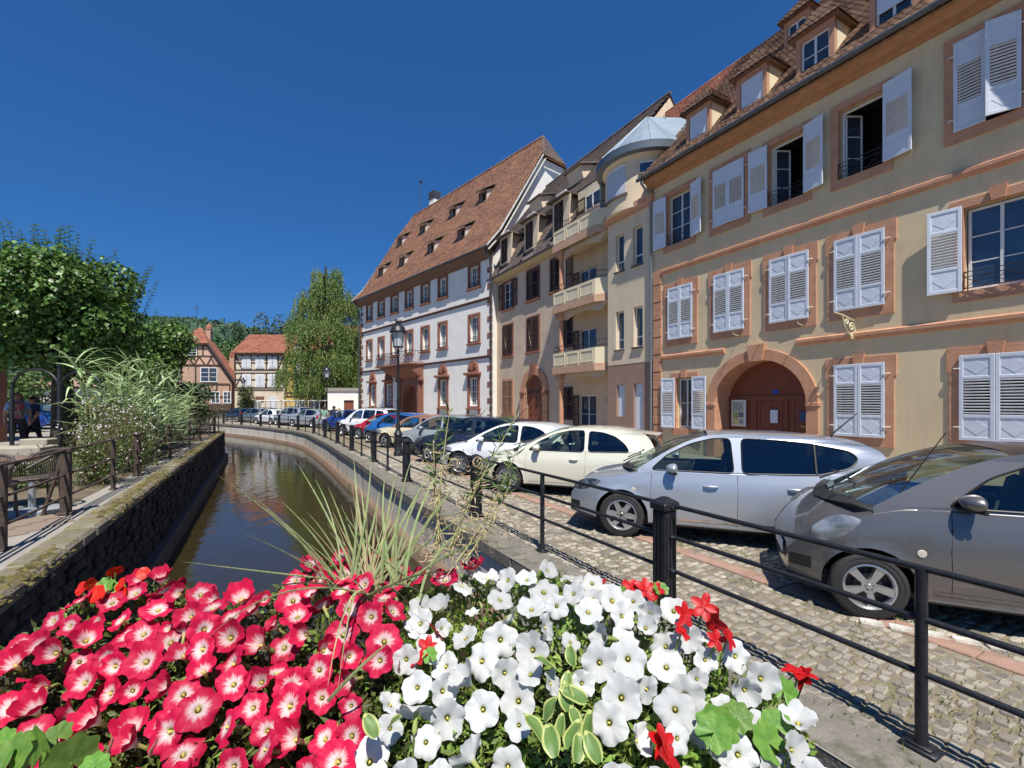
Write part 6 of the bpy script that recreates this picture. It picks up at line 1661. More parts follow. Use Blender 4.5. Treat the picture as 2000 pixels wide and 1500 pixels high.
def tree(x, y, H, R_, lb, m, n=3500, s=.5, conifer=False, z=0, grp='trees behind the far houses', seed=0, k0=.3):
    r3 = random.Random(seed+int(x*7)); T = thing('conifer_tree' if conifer else 'broadleaf_tree', lb, 'tree', (x,y,z), 0, grp)
    if conifer: bl = [((0,0,H*(.15+.12*i)),(R_*(1-.12*i),R_*(1-.12*i),H*.10)) for i in range(7)]
    else: bl = [((0,0,H*.62),(R_*.75,R_*.75,H*.28))]+[((R_*.6*math.cos(a),R_*.6*math.sin(a),H*r3.uniform(.4,.85)),(R_*r3.uniform(.32,.5),R_*r3.uniform(.32,.5),H*r3.uniform(.12,.2))) for a in [r3.uniform(0,6.28) for _ in range(10)]]
    crown(T, bl, n, s, m, .7); trunk(T, [(0,0,-.2),(0,0,H*k0),(0,0,H*.8)], [H*.025,H*.02,H*.006])
for i, (x, y, H, R_, lb, mi) in enumerate([(-47,76,13.5,4.5,'bright green bushy tree directly right behind the gable house',0),(-42.5,72,11.5,3.6,'bright green tree filling the gap between gable house and half-timbered house',0),(-54,80,13,5,'green tree behind the chimneys of the gable house',3),
    (-48.5,92,20.5,3.4,'olive brown leafed tree behind the two far houses',1),(-57,96,20,3.6,'dark pointed evergreen standing above the bushy trees',2),(-42,86,18.0,4.4,'pale green tree rising behind the ridge of the half-timbered house',0),(-37.5,84,18.6,3.8,'green tree behind the antenna of the half-timbered house',3),(-33,80,19,3.6,'light feathery tree left of the birch crown',3),(-27,72,14,4.2,'dark green tree behind the yellow house',2),(-14.5,64,14,4.5,'leafy tree filling the gap beside the white mansion corner',0),(-19,60,10,3.2,'dark green bush behind the white garden wall',2)]):
    tree(x, y, H, R_, lb, pch_[mi], 4200, .48, mi == 2 and x == -57)
tree(-31.6,54.6,4.2,1.0,'small round street tree before the half-timbered house', pch_[1], 1800, .2, grp='small trees at the far square')
for i, (x, y, H, R_, lb) in enumerate([(-25.0,22,2.2,1.1,'rounded green shrub beside the pergola posts'),(-27,25,4.2,1.8,'leafy bush behind the people on the left'),(-33,30,3.6,1.7,'hedge like bush in front of the low far house'),(-21.5,30,3.0,1.8,'shrub behind the reeds at the terrace end'),(-17.6,24.9,2.0,1.1,'yellow green shrub at the corner of the terrace above the water')]):
    tree(x, y, H, R_, lb, pch_[(0,3,0,2,1)[i]], 2600, .2, z=.5, grp='shrubs on the left terrace', k0=.2)
# wooded hill
hm_ = mat('wooded_hill', (.030,.062,.038), (.019,.042,.030), .02, .95, 0)
rows = []
for j in range(46):
    t = j/45; rw = []
    for i in range(210):
        x = -1500+i*9.2; pr = 166-26*max(0,(x+560)/190)**1.5*(1 if x < -330 else 1) if x < -300 else 60
        pr = 168 - 8*math.sin((x+700)/170) - (0 if x < -640 else min(150, 46*((x+640)/200)**2.2))
        pr = max(0, pr)
        z = pr*math.sin(t*math.pi/2)**.9
        y = 620+t*330
        z += (2.6*math.sin(x*.31+t*40)+2.6*math.sin(x*.13+j*1.7)+rnd.uniform(-2.2,2.2))*min(1,t*6)*(pr > 3)
        rw.append((x, y, z))
    rows.append(rw)
hill = struct(MB().grid(rows).build('hill', hm_, smooth=60))
hp, hd, hn = [], [], []
for k in range(16000):
    j = rnd.randrange(10,45); i = rnd.randrange(60,209); p = rows[j][i]
    if p[2] < 8: continue
    hp.append((p[0]+rnd.uniform(-5,5), p[1]+rnd.uniform(-4,4), p[2]+rnd.uniform(-1,3))); hd.append((rnd.gauss(0,1),rnd.gauss(0,.4),rnd.gauss(.3,.5))); hn.append((rnd.gauss(0,.5),-1+rnd.gauss(0,.4),.8))
hl_ = mat('hill_wood_leaf', (.032,.075,.040), (.05,.09,.045), .01, .9, isl=.45)
stuff(leafcloud('hill_forest', hp, hd, hn, nrg.uniform(6,11,len(hp)), nrg.uniform(5,9,len(hp)), hl_))
# ================================================================ reeds, shrubs and bed on the left terrace
bedm = mat('dry_bed_soil', (.17,.13,.085), (.11,.085,.055), 6, .95, .8, 40)
q = MB(); q.add([(-6.15,6.35,.508),(-15.35,24.2,.508),(-18.3,22.8,.512),(-9.6,6.9,.512)], [(0,1,2,3)]); struct(q.build('planting_bed', bedm))
reedm = mat('variegated_reed_leaf', (.24,.40,.13), (.52,.60,.36), 3.0, .5, isl=.28, transl=.25, stretch=(18,18,1.2))
stemm = mat('reed_stem', (.26,.30,.11), rough=.6)
def blade_mesh(L, w, droop, m, name='leaf', n=6, curl=.2, stripe=None):
    b = MB(); rows = []
    for i in range(n+1):
        t = i/n; y = L*(t-.25*droop*t*t); z = L*(.28*t*(1-droop*.1)-droop*.62*t*t); ww = w*(1-t**2.2)*(.55+.45*min(1,t*4))+.0008
        rows.append([(-ww/2, y, z+ww*curl), (0, y, z), (ww/2, y, z+ww*curl)])
    b.grid(rows); return b.mesh(name, m, 80)
RB = [blade_mesh(L, w, d, reedm) for L, w, d in ((.75,.065,.5),(.85,.07,.9),(.7,.06,1.3),(.95,.07,.75))]
r4 = random.Random(5); nleaf = 0
for ci, (cx, cy, H, ns, lb) in enumerate([(-9.35,10.9,2.5,14,'tall variegated giant reed clump over the terrace railing, nearest the camera'),(-10.3,12.6,2.6,14,'tall variegated reed clump in the middle of the bed'),(-11.4,14.6,2.5,12,'reed clump behind the middle one, before the far shrubs'),(-12.6,17.0,2.1,11,'furthest and lowest reed clump near the terrace corner')]):
    G_ = thing('giant_reed', lb, 'reed plant', (cx,cy,.5), 0, 'variegated reeds in the terrace bed')
    st = MB(); P_, D_, N_ = [], [], []
    for k in range(ns*3):
        a = r4.uniform(0,6.28); q_ = r4.uniform(0,.62); x, y = q_*math.cos(a), q_*math.sin(a); h = H*r4.uniform(.5,1.0); ln = (x*.35+r4.uniform(-.1,.1), y*.35+r4.uniform(-.1,.1))
        st.tube([(x,y,0),(x+ln[0]*.4*h,y+ln[1]*.4*h,h*.5),(x+ln[0]*h,y+ln[1]*h,h)], [.012,.010,.004], 5)
        for j in range(9):
            t = .22+.78*j/8; z = h*t; an = j*math.pi+r4.uniform(-.6,.6)+k; px, py = x+ln[0]*h*t, y+ln[1]*h*t
            if nleaf < 299 and k % 2 == 0 and ci < 3:
                link('leaf', RB[r4.randrange(4)], G_, (px,py,z), (R(r4.uniform(15,55)),r4.uniform(-.3,.3),an), r4.uniform(.75,1.2)); nleaf += 1
            else: P_.append((px,py,z)); D_.append((math.cos(an),math.sin(an),r4.uniform(-.2,1.0))); N_.append((0,-.2,1))
    stuff(st.build('stems', stemm, G_)); stuff(leafcloud('leaves', P_, D_, N_, nrg.uniform(.4,.75,len(P_)), .055, reedm, G_, .15))
bushm = mat('olive_bush_leaf', (.095,.145,.03), (.13,.165,.045), 2, .6, isl=.4, transl=.25)
petw = mat('tiny_white_petal', (.75,.72,.70), (.66,.52,.55), 9, .6)
def gaura(x, y, r, h, lb, n=2600, fl=230, m=None, name='white_gaura', cat='shrub'):
    G_ = thing(name, lb, cat, (x,y,.5), 0, 'flowering shrubs along the terrace railing')
    d = nrg.normal(size=(n,3))*np.array([r*.48,r*.48,h*.26])+np.array([0,0,h*.45]); d[:,2] = np.abs(d[:,2])
    D = nrg.normal(size=(n,3))+np.array([0,0,.8]); stuff(leafcloud('leaves', d, D, nrg.normal(size=(n,3))+np.array([0,-.5,.8]), nrg.uniform(.04,.09,n), .022, m or bushm, G_, .1))
    st = MB(); fp, fd, fn = [], [], []
    for k in range(70):
        a = rnd.uniform(0,6.28); e = rnd.uniform(.3,1)*r; hh = h*rnd.uniform(.6,1.15); tip = Vector((e*math.cos(a),e*math.sin(a),hh)); st.tube([(tip.x*.2,tip.y*.2,0),(tip.x*.6,tip.y*.6,hh*.6),tip], [.005,.004,.002], 3)
    for k in range(fl):
        p = (rnd.gauss(0,r*.52),rnd.gauss(0,r*.52),h*rnd.uniform(.2,1.15)); 
        for j in range(4): fp.append(p); fd.append((rnd.gauss(0,1),rnd.gauss(-.3,1),rnd.gauss(0,1))); fn.append((rnd.gauss(0,.4),-1,rnd.gauss(.5,.4)))
    stuff(st.build('stems', mat('brown_twig', (.14,.075,.04)), G_)); stuff(leafcloud('flowers', fp, fd, fn, nrg.uniform(.014,.030,len(fp)), .02, petw, G_, .1))
for x, y, r, h, lb in ((-7.3,8.1,.45,.95,'airy shrub with tiny white flowers next to the second rusty post'),(-8.0,9.5,.55,1.15,'airy white flowered shrub in the middle of the bed front'),(-8.1,7.8,.35,.5,'tiny flowered shrub behind the first one'),(-8.75,10.3,.5,1.35,'rosy white flowered shrub beneath the reeds'),(-8.6,9.9,.35,1.25,'sparse white rose like shrub under the pergola'),(-9.6,10.6,.3,1.3,'thin flowered shrub at the foot of the pergola post'),(-13.2,18.3,.8,1.2,'mixed low shrub near the far end of the bed'),(-14.6,21.6,1.0,1.5,'yellowish shrub crowding the terrace corner')):
    gaura(x, y, r, h, lb, fl=60 if y > 15 else (30 if h < .8 else 105))
gaura(-9.6,6.6,.5,.55,'low green plants with orange flowers beside the wicker chairs', 1600, 14, pch_[0], 'low_flower_bed', 'plants')
b = MB()
for (x0, x1, r_) in ((-12.15,-11.0,.57),(-10.98,-9.98,.50)):
    c = (x0+x1)/2; b.tube([(x0,11.2,.5)] + [(c-r_*math.cos(math.pi*i/14), 11.2, 2.28+r_*.85*math.sin(math.pi*i/14)) for i in range(15)] + [(x1,11.2,.5)], .03, 8)
PG = tag(thing('pergola', '', ''), 'black iron pergola with two round arches standing before the large lime tree', 'pergola')
b.build('arches', iron, PG, smooth=60)
MB().bbox(-11.03,-10.95,11.16,11.24,.5,2.86,.01).lathe([(.07,2.84),(.07,2.90)], 10, (-10.99,11.2,0)).build('post', iron, PG); MB().bbox(-12.18,-12.12,11.17,11.23,.5,2.3,.01).build('post', iron, PG)
tag(MB().bbox(-.75,.75,-.35,.35,0,.5,.02).build('stone_block', mat('beige_concrete', (.40,.36,.29), (.34,.30,.24), 3), loc=(-10.9,9.9,.5), rot=(0,0,R(20))), 'low beige concrete block on the terrace below the pergola', 'stone block')
tag(MB().bbox(-.3,.3,-.2,.2,0,.55,.02).build('stone_block', mat('beige_concrete', (.4,.36,.29)), loc=(-11.9,11.6,.5), rot=(0,0,R(10))), 'smaller beige block behind the pergola near the lime trunk', 'stone block')
# terrace furniture
wick = mat('brown_wicker', (.12,.095,.075), (.05,.04,.035), 60, .6)
def chair(x, y, face, lb):
    T = thing('wicker_chair', lb, 'chair', (x,y,.5), R(face), 'wicker chairs on the terrace')
    for sx in (-.22,.22):
        for sy in (-.2,.2): MB().tube([(sx*1.1,sy*1.1,0),(sx,sy,.44)], [.012,.016], 6).build('leg', iron, T)
    MB().bbox(-.25,.25,-.24,.24,.42,.46,.015).build('seat', wick, T)
    b = MB(); arc_ = [(.29*math.sin(R(a)), -.26*math.cos(R(a)), ) for a in range(-115,116,23)]
    top = [(x_, y_, .80-.20*abs(i-5)/5*(abs(i-5)/5)) for i, (x_, y_) in enumerate(arc_)]; b.tube(top, .02, 6); b.tube([(x_*.92,y_*.92,.45) for x_, y_ in arc_], .012, 5)
    for i in range(40):
        t = i/39*10; k = min(9,int(t)); f = t-k; p0 = Vector(top[k])*(1-f)+Vector(top[k+1])*f; b.tube([(p0.x*.92,p0.y*.92,.46), p0], .0045, 3)
    b.build('backrest', wick, T)
chair(-6.2,5.35,200,'wicker chair with its round back to the far side, right of the table'); chair(-6.35,6.1,150,'wicker chair behind the table close to the railing post'); chair(-7.2,5.2,100,'wicker chair at the left picture edge beside the grey table')
T = thing('table', 'square grey bistro table by the terrace railing at the left edge', 'table', (-6.35,5.0,.5), R(-30))
MB().bbox(-.35,.35,-.35,.35,.70,.73,.01).build('tabletop', mat('slate_tabletop', (.16,.18,.20), rough=.35), T)
MB().tube([(0,0,.02),(0,0,.70)], .03, 8).build('stem', iron, T)
for a in (0,90): MB().bbox(-.26,.26,-.025,.025,0,.03,.005).build('foot', iron, T, rot=(0,0,R(a+45)))
T = thing('table', 'second table with brown slatted top behind the chairs', 'table', (-6.85,6.15,.5), R(-30))
MB().bbox(-.4,.4,-.3,.3,.66,.70,.01).build('tabletop', mat('brown_tabletop', (.20,.14,.10), rough=.6), T)
for sx in (-.3,.3): MB().tube([(sx,0,0),(sx,0,.66)], .02, 6).build('leg', iron, T)
PB = thing('parasol_base', 'round grey parasol base with short tube next to the rusty post', 'parasol base', (-6.2,5.95,.505))
MB().lathe([(.30,0),(.30,.05),(.27,.075),(.05,.08)], 28).build('base', mat('grey_plastic', (.30,.32,.34), rough=.5), PB, smooth=40); MB().lathe([(.035,.07),(.035,.36),(.042,.36),(.042,.42)], 14).build('tube', mat('grey_tube', (.42,.44,.46), rough=.35, metal=.5), PB, smooth=40)
for k in range(16):
    MB().bbox(0,.34,0,.17,0,.012,.006).build('terrace_slab', mat('terracotta_paver', (.25,.19,.145), (.20,.15,.12), 3, .9), bpy.data.objects['terrace'], loc=(-6.75+.36*(k % 4)-.0, 5.6+.18*(k//4)+.36*(k % 4)*-.5, .5), rot=(0,0,R(-28)))
# ================================================================ flower planter on the bridge rail in the foreground
def petal_mat(name, rim, mid, throat, veins):
    m = bpy.data.materials.new(name); m.use_nodes = True; n = m.node_tree.nodes; l = m.node_tree.links; p = n['Principled BSDF']
    p.inputs['Roughness'].default_value = .62; p.inputs['Specular IOR Level'].default_value = .3
    at = n.new('ShaderNodeAttribute'); at.attribute_name = 'petal'
    sx = n.new('ShaderNodeSeparateXYZ'); l.new(at.outputs['Vector'], sx.inputs[0])
    wv = n.new('ShaderNodeTexNoise'); wv.inputs['Scale'].default_value = 1.0; wv.inputs['Detail'].default_value = 3
    mp = n.new('ShaderNodeCombineXYZ'); ml = n.new('ShaderNodeMath'); ml.operation = 'MULTIPLY'; ml.inputs[1].default_value = 34; l.new(sx.outputs[1], ml.inputs[0]); l.new(ml.outputs[0], mp.inputs[0])
    oi = n.new('ShaderNodeObjectInfo'); m3 = n.new('ShaderNodeMath'); m3.operation = 'MULTIPLY'; m3.inputs[1].default_value = 20; l.new(oi.outputs['Random'], m3.inputs[0]); l.new(m3.outputs[0], mp.inputs[1]); l.new(sx.outputs[0], mp.inputs[2])
    l.new(mp.outputs[0], wv.inputs['Vector'])
    ad = n.new('ShaderNodeMath'); ad.operation = 'MULTIPLY_ADD'; l.new(wv.outputs[0], ad.inputs[0]); ad.inputs[1].default_value = veins; l.new(sx.outputs[0], ad.inputs[2])
    a2 = n.new('ShaderNodeMath'); a2.operation = 'SUBTRACT'; l.new(ad.outputs[0], a2.inputs[0]); a2.inputs[1].default_value = veins*.5
    r = n.new('ShaderNodeValToRGB'); l.new(a2.outputs[0], r.inputs[0]); e = r.color_ramp.elements
    e[0].position = .0; e[0].color = (*throat, 1); e[1].position = 1; e[1].color = (*rim, 1)
    for pos, c in ((.12, throat), (.20, mid), (.30, mid), (.42, tuple(.5*a+.5*b for a, b in zip(mid, rim))), (.56, rim)): q = e.new(pos); q.color = (*c, 1)
    hv = n.new('ShaderNodeHueSaturation'); l.new(r.outputs[0], hv.inputs['Color']); mr = n.new('ShaderNodeMapRange'); mr.inputs[3].default_value = .74; mr.inputs[4].default_value = 1.12; l.new(oi.outputs['Random'], mr.inputs[0]); l.new(mr.outputs[0], hv.inputs['Value'])
    l.new(hv.outputs[0], p.inputs['Base Color'])
    b = n.new('ShaderNodeBump'); b.inputs['Strength'].default_value = .35; b.inputs['Distance'].default_value = .002; l.new(wv.outputs[0], b.inputs['Height']); l.new(b.outputs[0], p.inputs['Normal'])
    tr = n.new('ShaderNodeBsdfTranslucent'); l.new(hv.outputs[0], tr.inputs[0]); ms = n.new('ShaderNodeMixShader'); ms.inputs[0].default_value = .22
    l.new(p.outputs[0], ms.inputs[1]); l.new(tr.outputs[0], ms.inputs[2]); l.new(ms.outputs[0], n['Material Output'].inputs['Surface'])
    return m
pinkp = petal_mat('pink_petunia_petal', (.56,.007,.060), (.74,.56,.56), (.56,.50,.16), .62)
whitep = petal_mat('white_petunia_petal', (.60,.61,.60), (.60,.61,.59), (.38,.42,.12), .1)
greenc = mat('petunia_calyx', (.16,.25,.04), (.24,.30,.07), 60, .6)
stam = mat('yellow_stamen', (.60,.52,.12))
def petunia(name, m, seed, R0=.035, cup=.25, close=0.0):
    r5 = random.Random(seed); n = 40; V = []; att = []; F = []
    prof = [(.08,-.95),(.10,-.55),(.125,-.18),(.17,-.06),(.32,.0),(.52,.05),(.72,.075),(.88,.07),(1.0,.03)]
    ph = [r5.uniform(0,6.28) for _ in range(6)]; tilt = r5.uniform(0,6.28); ta = r5.uniform(.0,.12)
    for j, (r, z) in enumerate(prof):
        for k in range(n):
            a = 2*math.pi*k/n; lob = 1-.15*abs(math.cos(2.5*a))**5*(r > .4)*((r-.4)/.6)
            rr = R0*r*lob*(1+.05*math.sin(2*a+ph[1])*(r > .4)+.015*math.sin(17*a+ph[2])*(r > .9)) * (1-close*r)
            ruf = (.085*math.sin(7*a+ph[3])+.05*math.sin(13*a+ph[4])+.09*math.sin(3*a+ph[5])-.05*math.cos(5*a))*max(0,(r-.45)/.55)**1.6
            zz = R0*(z + cup*r*r*(r > .2) + ruf + ta*r*math.cos(a+tilt) + close*2.2*r*(r > .3)) 
            V.append((rr*math.cos(a), rr*math.sin(a), zz)); att.append((r if j > 1 else .05*j, k/n, 0))
    N = len(prof)
    for i in range(N-1):
        for k in range(n): F.append((i*n+k, i*n+(k+1)%n, (i+1)*n+(k+1)%n, (i+1)*n+k))
    mats = [m, greenc, stam]; mi = [0]*len(F); b0 = len(V)
    for r, z in ((.02,-1.15),(.13,-.98),(.125,-.62)):
        for k in range(8): a = 2*math.pi*k/8; V.append((R0*r*math.cos(a)*1.05, R0*r*math.sin(a)*1.05, R0*z)); att.append((0,0,0))
    for i in range(2):
        for k in range(8): F.append((b0+i*8+k, b0+i*8+(k+1)%8, b0+(i+1)*8+(k+1)%8, b0+(i+1)*8+k)); mi.append(1)
    b0 = len(V)
    for r, z in ((.07,-.2),(.06,.02),(.001,.05)):
        for k in range(6): a = 2*math.pi*k/6; V.append((R0*r*math.cos(a), R0*r*math.sin(a), R0*z)); att.append((0,0,0))
    for i in range(2):
        for k in range(6): F.append((b0+i*6+k, b0+i*6+(k+1)%6, b0+(i+1)*6+(k+1)%6, b0+(i+1)*6+k)); mi.append(2)
    me = bpy.data.meshes.new(name); me.from_pydata(V, [], F)
    a_ = me.attributes.new('petal', 'FLOAT_VECTOR', 'POINT'); a_.data.foreach_set('vector', [c for t in att for c in t])
    me.polygons.foreach_set('material_index', mi)
    for q in mats: me.materials.append(q)
    me.polygons.foreach_set('use_smooth', [True]*len(F)); me.update(); return me
PM = [petunia('flower', pinkp, i, .0315, c, cl) for i, (c, cl) in enumerate([(.10,0),(.25,0),(-.05,.04),(.35,.10),(.15,0),(-.15,0),(.40,.14),(.3,.22)])]
WMs = [petunia('flower', whitep, 20+i, .0305, c, cl) for i, (c, cl) in enumerate([(.10,0),(.22,0),(-.05,0),(.30,.06),(.12,0),(-.2,0),(.3,.22)])]
sil = pch([(-60,1330),(0,1262),(60,1215),(130,1170),(230,1130),(330,1125),(400,1150),(470,1165),(520,1155),(570,1110),(640,1085),(720,1075),(850,1085),(930,1105),(1000,1118),(1060,1105),(1130,1120),(1200,1150),(1270,1160),(1330,1195),(1400,1235),(1470,1300),(1530,1365),(1580,1440),(1600,1520)])
def prj(p): return 1000+900*p[0]/p[1], 789+900*(1.92-p[2])/p[1]
def top_z(x, y): return 1.31 + .50*(y-.66) + .02*math.sin(x*9)+.018*math.sin(x*17+y*13) - 1.2*max(0,y-1.12)**1.0
def dart(n, dmin, cond, ylo=.56, yhi=1.12, tries=40000, xlo=-1.35, xhi=.78):
    out = []; t = 0
    while len(out) < n and t < tries:
        t += 1; y = rnd.uniform(ylo,yhi); x = rnd.uniform(xlo,xhi); z = top_z(x,y)+rnd.uniform(-.012,.016); px, py = prj((x,y,z))
        if px < -90 or px > 1600 or py > 1560 or py < sil(px)+6 or not cond(px,py): continue
        if any((x-a)**2+(y-b)**2+(z-c)**2 < dmin*dmin for a, b, c in out): continue
        out.append((x,y,z))
    return out
def bound(py): return 830-(py-1100)*.32 if py > 1100 else 830
FBX = thing('flower_box', 'long dark flower box carrying the petunias on the bridge rail', 'flower box', (0,0,0))
MB().bbox(-1.42,.52,.60,.96,.98,1.20,.02).build('box', mat('dark_box', (.05,.04,.03), rough=.8), FBX); MB().bbox(-1.38,.48,.63,.93,1.18,1.225,.005).build('soil', mat('potting_soil', (.035,.025,.017), rough=.95, bump=.6), FBX)
for x in (-1.1,-.1,.4): MB().tube([(x,.50,.9),(x,.50,.3),(x,.42,-.02)], .02, 6).tube([(x,.50,.92),(x,.6,.97),(x,.96,.97)], .012, 5).build('bracket', iron, FBX)
MB().tube([(-6,.50,.92),(2.1,.50,.92)], .025, 8).build('rail', iron, FBX)
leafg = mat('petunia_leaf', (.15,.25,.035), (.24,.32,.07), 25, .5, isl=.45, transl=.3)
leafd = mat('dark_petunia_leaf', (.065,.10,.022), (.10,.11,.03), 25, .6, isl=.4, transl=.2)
def orient(x, y, z, spread=.42, up=.80):
    bk_ = max(0, y-.9)*2.2
    d = Vector((rnd.gauss(0,spread)+.10*x, -.95+bk_*.9+rnd.gauss(0,spread*.8), up+bk_+rnd.gauss(0,spread*.5)))
    if rnd.random() < .10: d = Vector((rnd.gauss(0,1), rnd.gauss(0,.8), .8))
    return d.normalized()
groups = {}
def plant(name, label, meshes, pts, cat='petunia'):
    T = thing(name, label, cat, (0,0,0)); st = MB()
    for p in pts:
        d = orient(*p); q = d.to_track_quat('Z','Y') @ Matrix.Rotation(rnd.uniform(0,6.28),3,'Z').to_quaternion(); s = rnd.uniform(.78,1.2)
        if rnd.random() < .12: s *= .7
        k = rnd.randrange(len(meshes)-1) if rnd.random() < .93 else len(meshes)-1
        o = link('flower', meshes[k], T, p, q.to_euler(), s)
        b0 = Vector(p)-d*.036*s; st.tube([b0, b0-d*.03-Vector((0,0,.03)), b0-d*.03-Vector((0,0,.14))], [.0018,.0018,.002], 4)
    stuff(st.build('stems', leafg, T)); return T
pk_ = dart(165, .0435, lambda a, b: a < bound(b)-25); wh_ = dart(132, .0465, lambda a, b: a > bound(b)+15 and not (1040 < a < 1180 and b > 1370) and not (a > 1250 and b > 1330 and rnd.random() < .8))
pk_ += [(x, y, z) for x, y, z in dart(8, .05, lambda a, b: 800 < a < 930 and b < 1140)]
segs = [('left', lambda px: px < 330), ('mid', lambda px: px >= 330)]
lab = {('p','left'):'pink petunia plant with white centres at the left end of the flower box', ('p','mid'):'pink petunia plant with white centres just left of the white petunias', ('w','left'):'white petunia plant in the middle of the flower box beside the pink ones', ('w','mid'):'white petunia plant at the right end of the flower box'}
for s_, f_ in segs: plant('pink_petunia', lab['p',s_], PM, [p for p in pk_ if f_(prj(p)[0])])
for s_, f_ in (('left', lambda px: px < 1130), ('mid', lambda px: px >= 1130)): plant('white_petunia', lab['w',s_], WMs, [p for p in wh_ if f_(prj(p)[0])])
# foliage under the flowers
P_, D_, N_, MI = [], [], [], []
t = 0
while len(P_) < 30000 and t < 200000:
    t += 1; y = rnd.uniform(.55,1.16); x = rnd.uniform(-1.4,.80); z = top_z(x,y)-.028-abs(rnd.gauss(0,.04)); px, py = prj((x,y,z))
    if py < sil(px)+18 or px > 1590: continue
    if math.sin(x*23)+math.sin(y*41+x*7)+rnd.uniform(-1.6,1.6) < -1.3: z -= .05
    P_.append((x,y,z)); D_.append((rnd.gauss(0,.8),rnd.gauss(-.2,.8),rnd.gauss(.5,.5))); N_.append((rnd.gauss(0,.6),rnd.gauss(-.4,.6),1))
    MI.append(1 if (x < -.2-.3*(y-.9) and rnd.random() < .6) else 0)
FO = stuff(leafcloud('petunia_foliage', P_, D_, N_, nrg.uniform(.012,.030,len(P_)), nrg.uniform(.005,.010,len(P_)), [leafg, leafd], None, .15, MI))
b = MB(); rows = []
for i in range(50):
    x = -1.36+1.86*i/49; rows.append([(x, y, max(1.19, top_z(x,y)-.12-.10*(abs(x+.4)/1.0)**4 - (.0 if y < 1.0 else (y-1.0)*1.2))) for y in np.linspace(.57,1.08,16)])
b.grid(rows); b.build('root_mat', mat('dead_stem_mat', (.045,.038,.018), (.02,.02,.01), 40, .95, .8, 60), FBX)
# petunia foliage sprigs, broad leaves, geraniums
def lobed_leaf(name, m, r=.035, n=9, seed=0):
    r6 = random.Random(seed); b = MB(); k = n*6; V = [(0,0,0)]
    for ring, fr in enumerate((.5,1.0)):
        for i in range(k): a = .35+ (2*math.pi-.7)*i/(k-1)-math.pi/2+ math.pi*0; rr = r*fr*(1+.09*math.sin(n*a+seed)*(fr > .6)); V.append((rr*math.cos(a), rr*math.sin(a), r*(.12*fr*fr+.03*math.sin(n*a)*fr+.06*math.sin(2*a+seed)*fr)))
    F = [(0,1+i,2+i) for i in range(k-1)] + [(1+i,1+k+i,2+k+i,2+i) for i in range(k-1)]
    b.add(V, F); return b.mesh(name, m, 80)
gerl = mat('geranium_leaf', (.09,.22,.03), (.17,.31,.05), 45, .5, transl=.25, isl=.45, bump=.12, bscale=90)
GM = [lobed_leaf('leaf', gerl, .03, 8, i) for i in range(3)]
gerp = mat('scarlet_petal', (.62,.012,.010), (.5,.006,.012), 40, .5, transl=.25)
begp = mat('orange_red_petal', (.75,.030,.008), (.6,.015,.008), 40, .5, transl=.25)
def petal5(name, m, r=.02, w=.6, n=5, seed=0):
    r7 = random.Random(seed); b = MB()
    for k in range(n):
        a = 2*math.pi*k/n+r7.uniform(-.2,.2); rows = []
        for i in range(5):
            t = i/4; ww = r*w*math.sin(math.pi*min(1,t*.75+.12))*.62; zz = r*(.35*t-.3*t*t+r7.uniform(-.05,.05)); rows.append([(math.cos(a)*r*t-math.sin(a)*v*ww, math.sin(a)*r*t+math.cos(a)*v*ww, zz+.10*r*abs(v)) for v in (-1,0,1)])
        b.grid(rows)
    return b.mesh(name, m, 80)
GP = [petal5('flower', gerp, .025, .52, 5, i) for i in range(3)]; BP = [petal5('flower', begp, .026, 1.25, 4, i) for i in range(3)]
def at(px, py, Y): return Vector(((px-1000)/900*Y, Y, 1.92-(py-789)/900*Y))
def geranium(name, label, fls, lvs, meshes, lm=None, cat='geranium'):
    T = thing(name, label, cat, (0,0,0)); st = MB()
    for x, y, z, s in fls:
        d = orient(0,0,0,.7); link('flower', meshes[rnd.randrange(3)], T, (x,y,z), (d.to_track_quat('Z','Y')).to_euler(), s); st.tube([(x,y,z)-d*.002 if False else (x,y,z-.002),(x-.01,y+.01,z-.05),(x-.02,y+.01,z-.16)], .0022, 4)
    for x, y, z, s in lvs:
        d = orient(0,0,0,.4); link('leaf', (lm or GM)[rnd.randrange(3)], T, (x,y,z), (d.to_track_quat('Z','Y') @ Matrix.Rotation(rnd.uniform(-1,1),3,'Z').to_quaternion()).to_euler(), s); st.tube([(x,y,z),(x,y+.02,z-.1)], .002, 4)
    stuff(st.build('stems', leafg, T)); return T
def G3(L): return [(*at(px,py,Y), s) for px, py, Y, s in L]
geranium('red_geranium', 'ivy geranium with scarlet flowers trailing at the right end of the white petunias', G3([(1375,1185,.93,1.1),(1400,1215,.92,1.2),(1420,1245,.90,1),(1335,1200,.93,1),(1330,1235,.9,.8),(1398,1250,.9,.8),(1560,1318,.90,1.3),(1572,1325,.9,1),(1300,1480,.70,1.5),(1290,1450,.72,1)]), G3([(1400,1420,.74,1.1),(1395,1430,.73,.9),(1500,1450,.78,1),(1515,1420,.8,.9),(1440,1400,.78,.8),(1540,1330,.9,.7),(1530,1350,.88,.8)]), GP)
geranium('red_geranium', 'small scarlet bloom half hidden behind the first white petunias', G3([(1175,1145,1.08,.8),(1230,1150,1.06,1.0),(1260,1152,1.05,1.1),(1280,1155,1.05,.9),(850,1235,.95,.9),(835,1265,.93,.9),(820,1290,.9,.8)]), G3([(1290,1150,1.05,.6),(1215,1160,1.05,.6),(840,1280,.9,.5)]), GP)
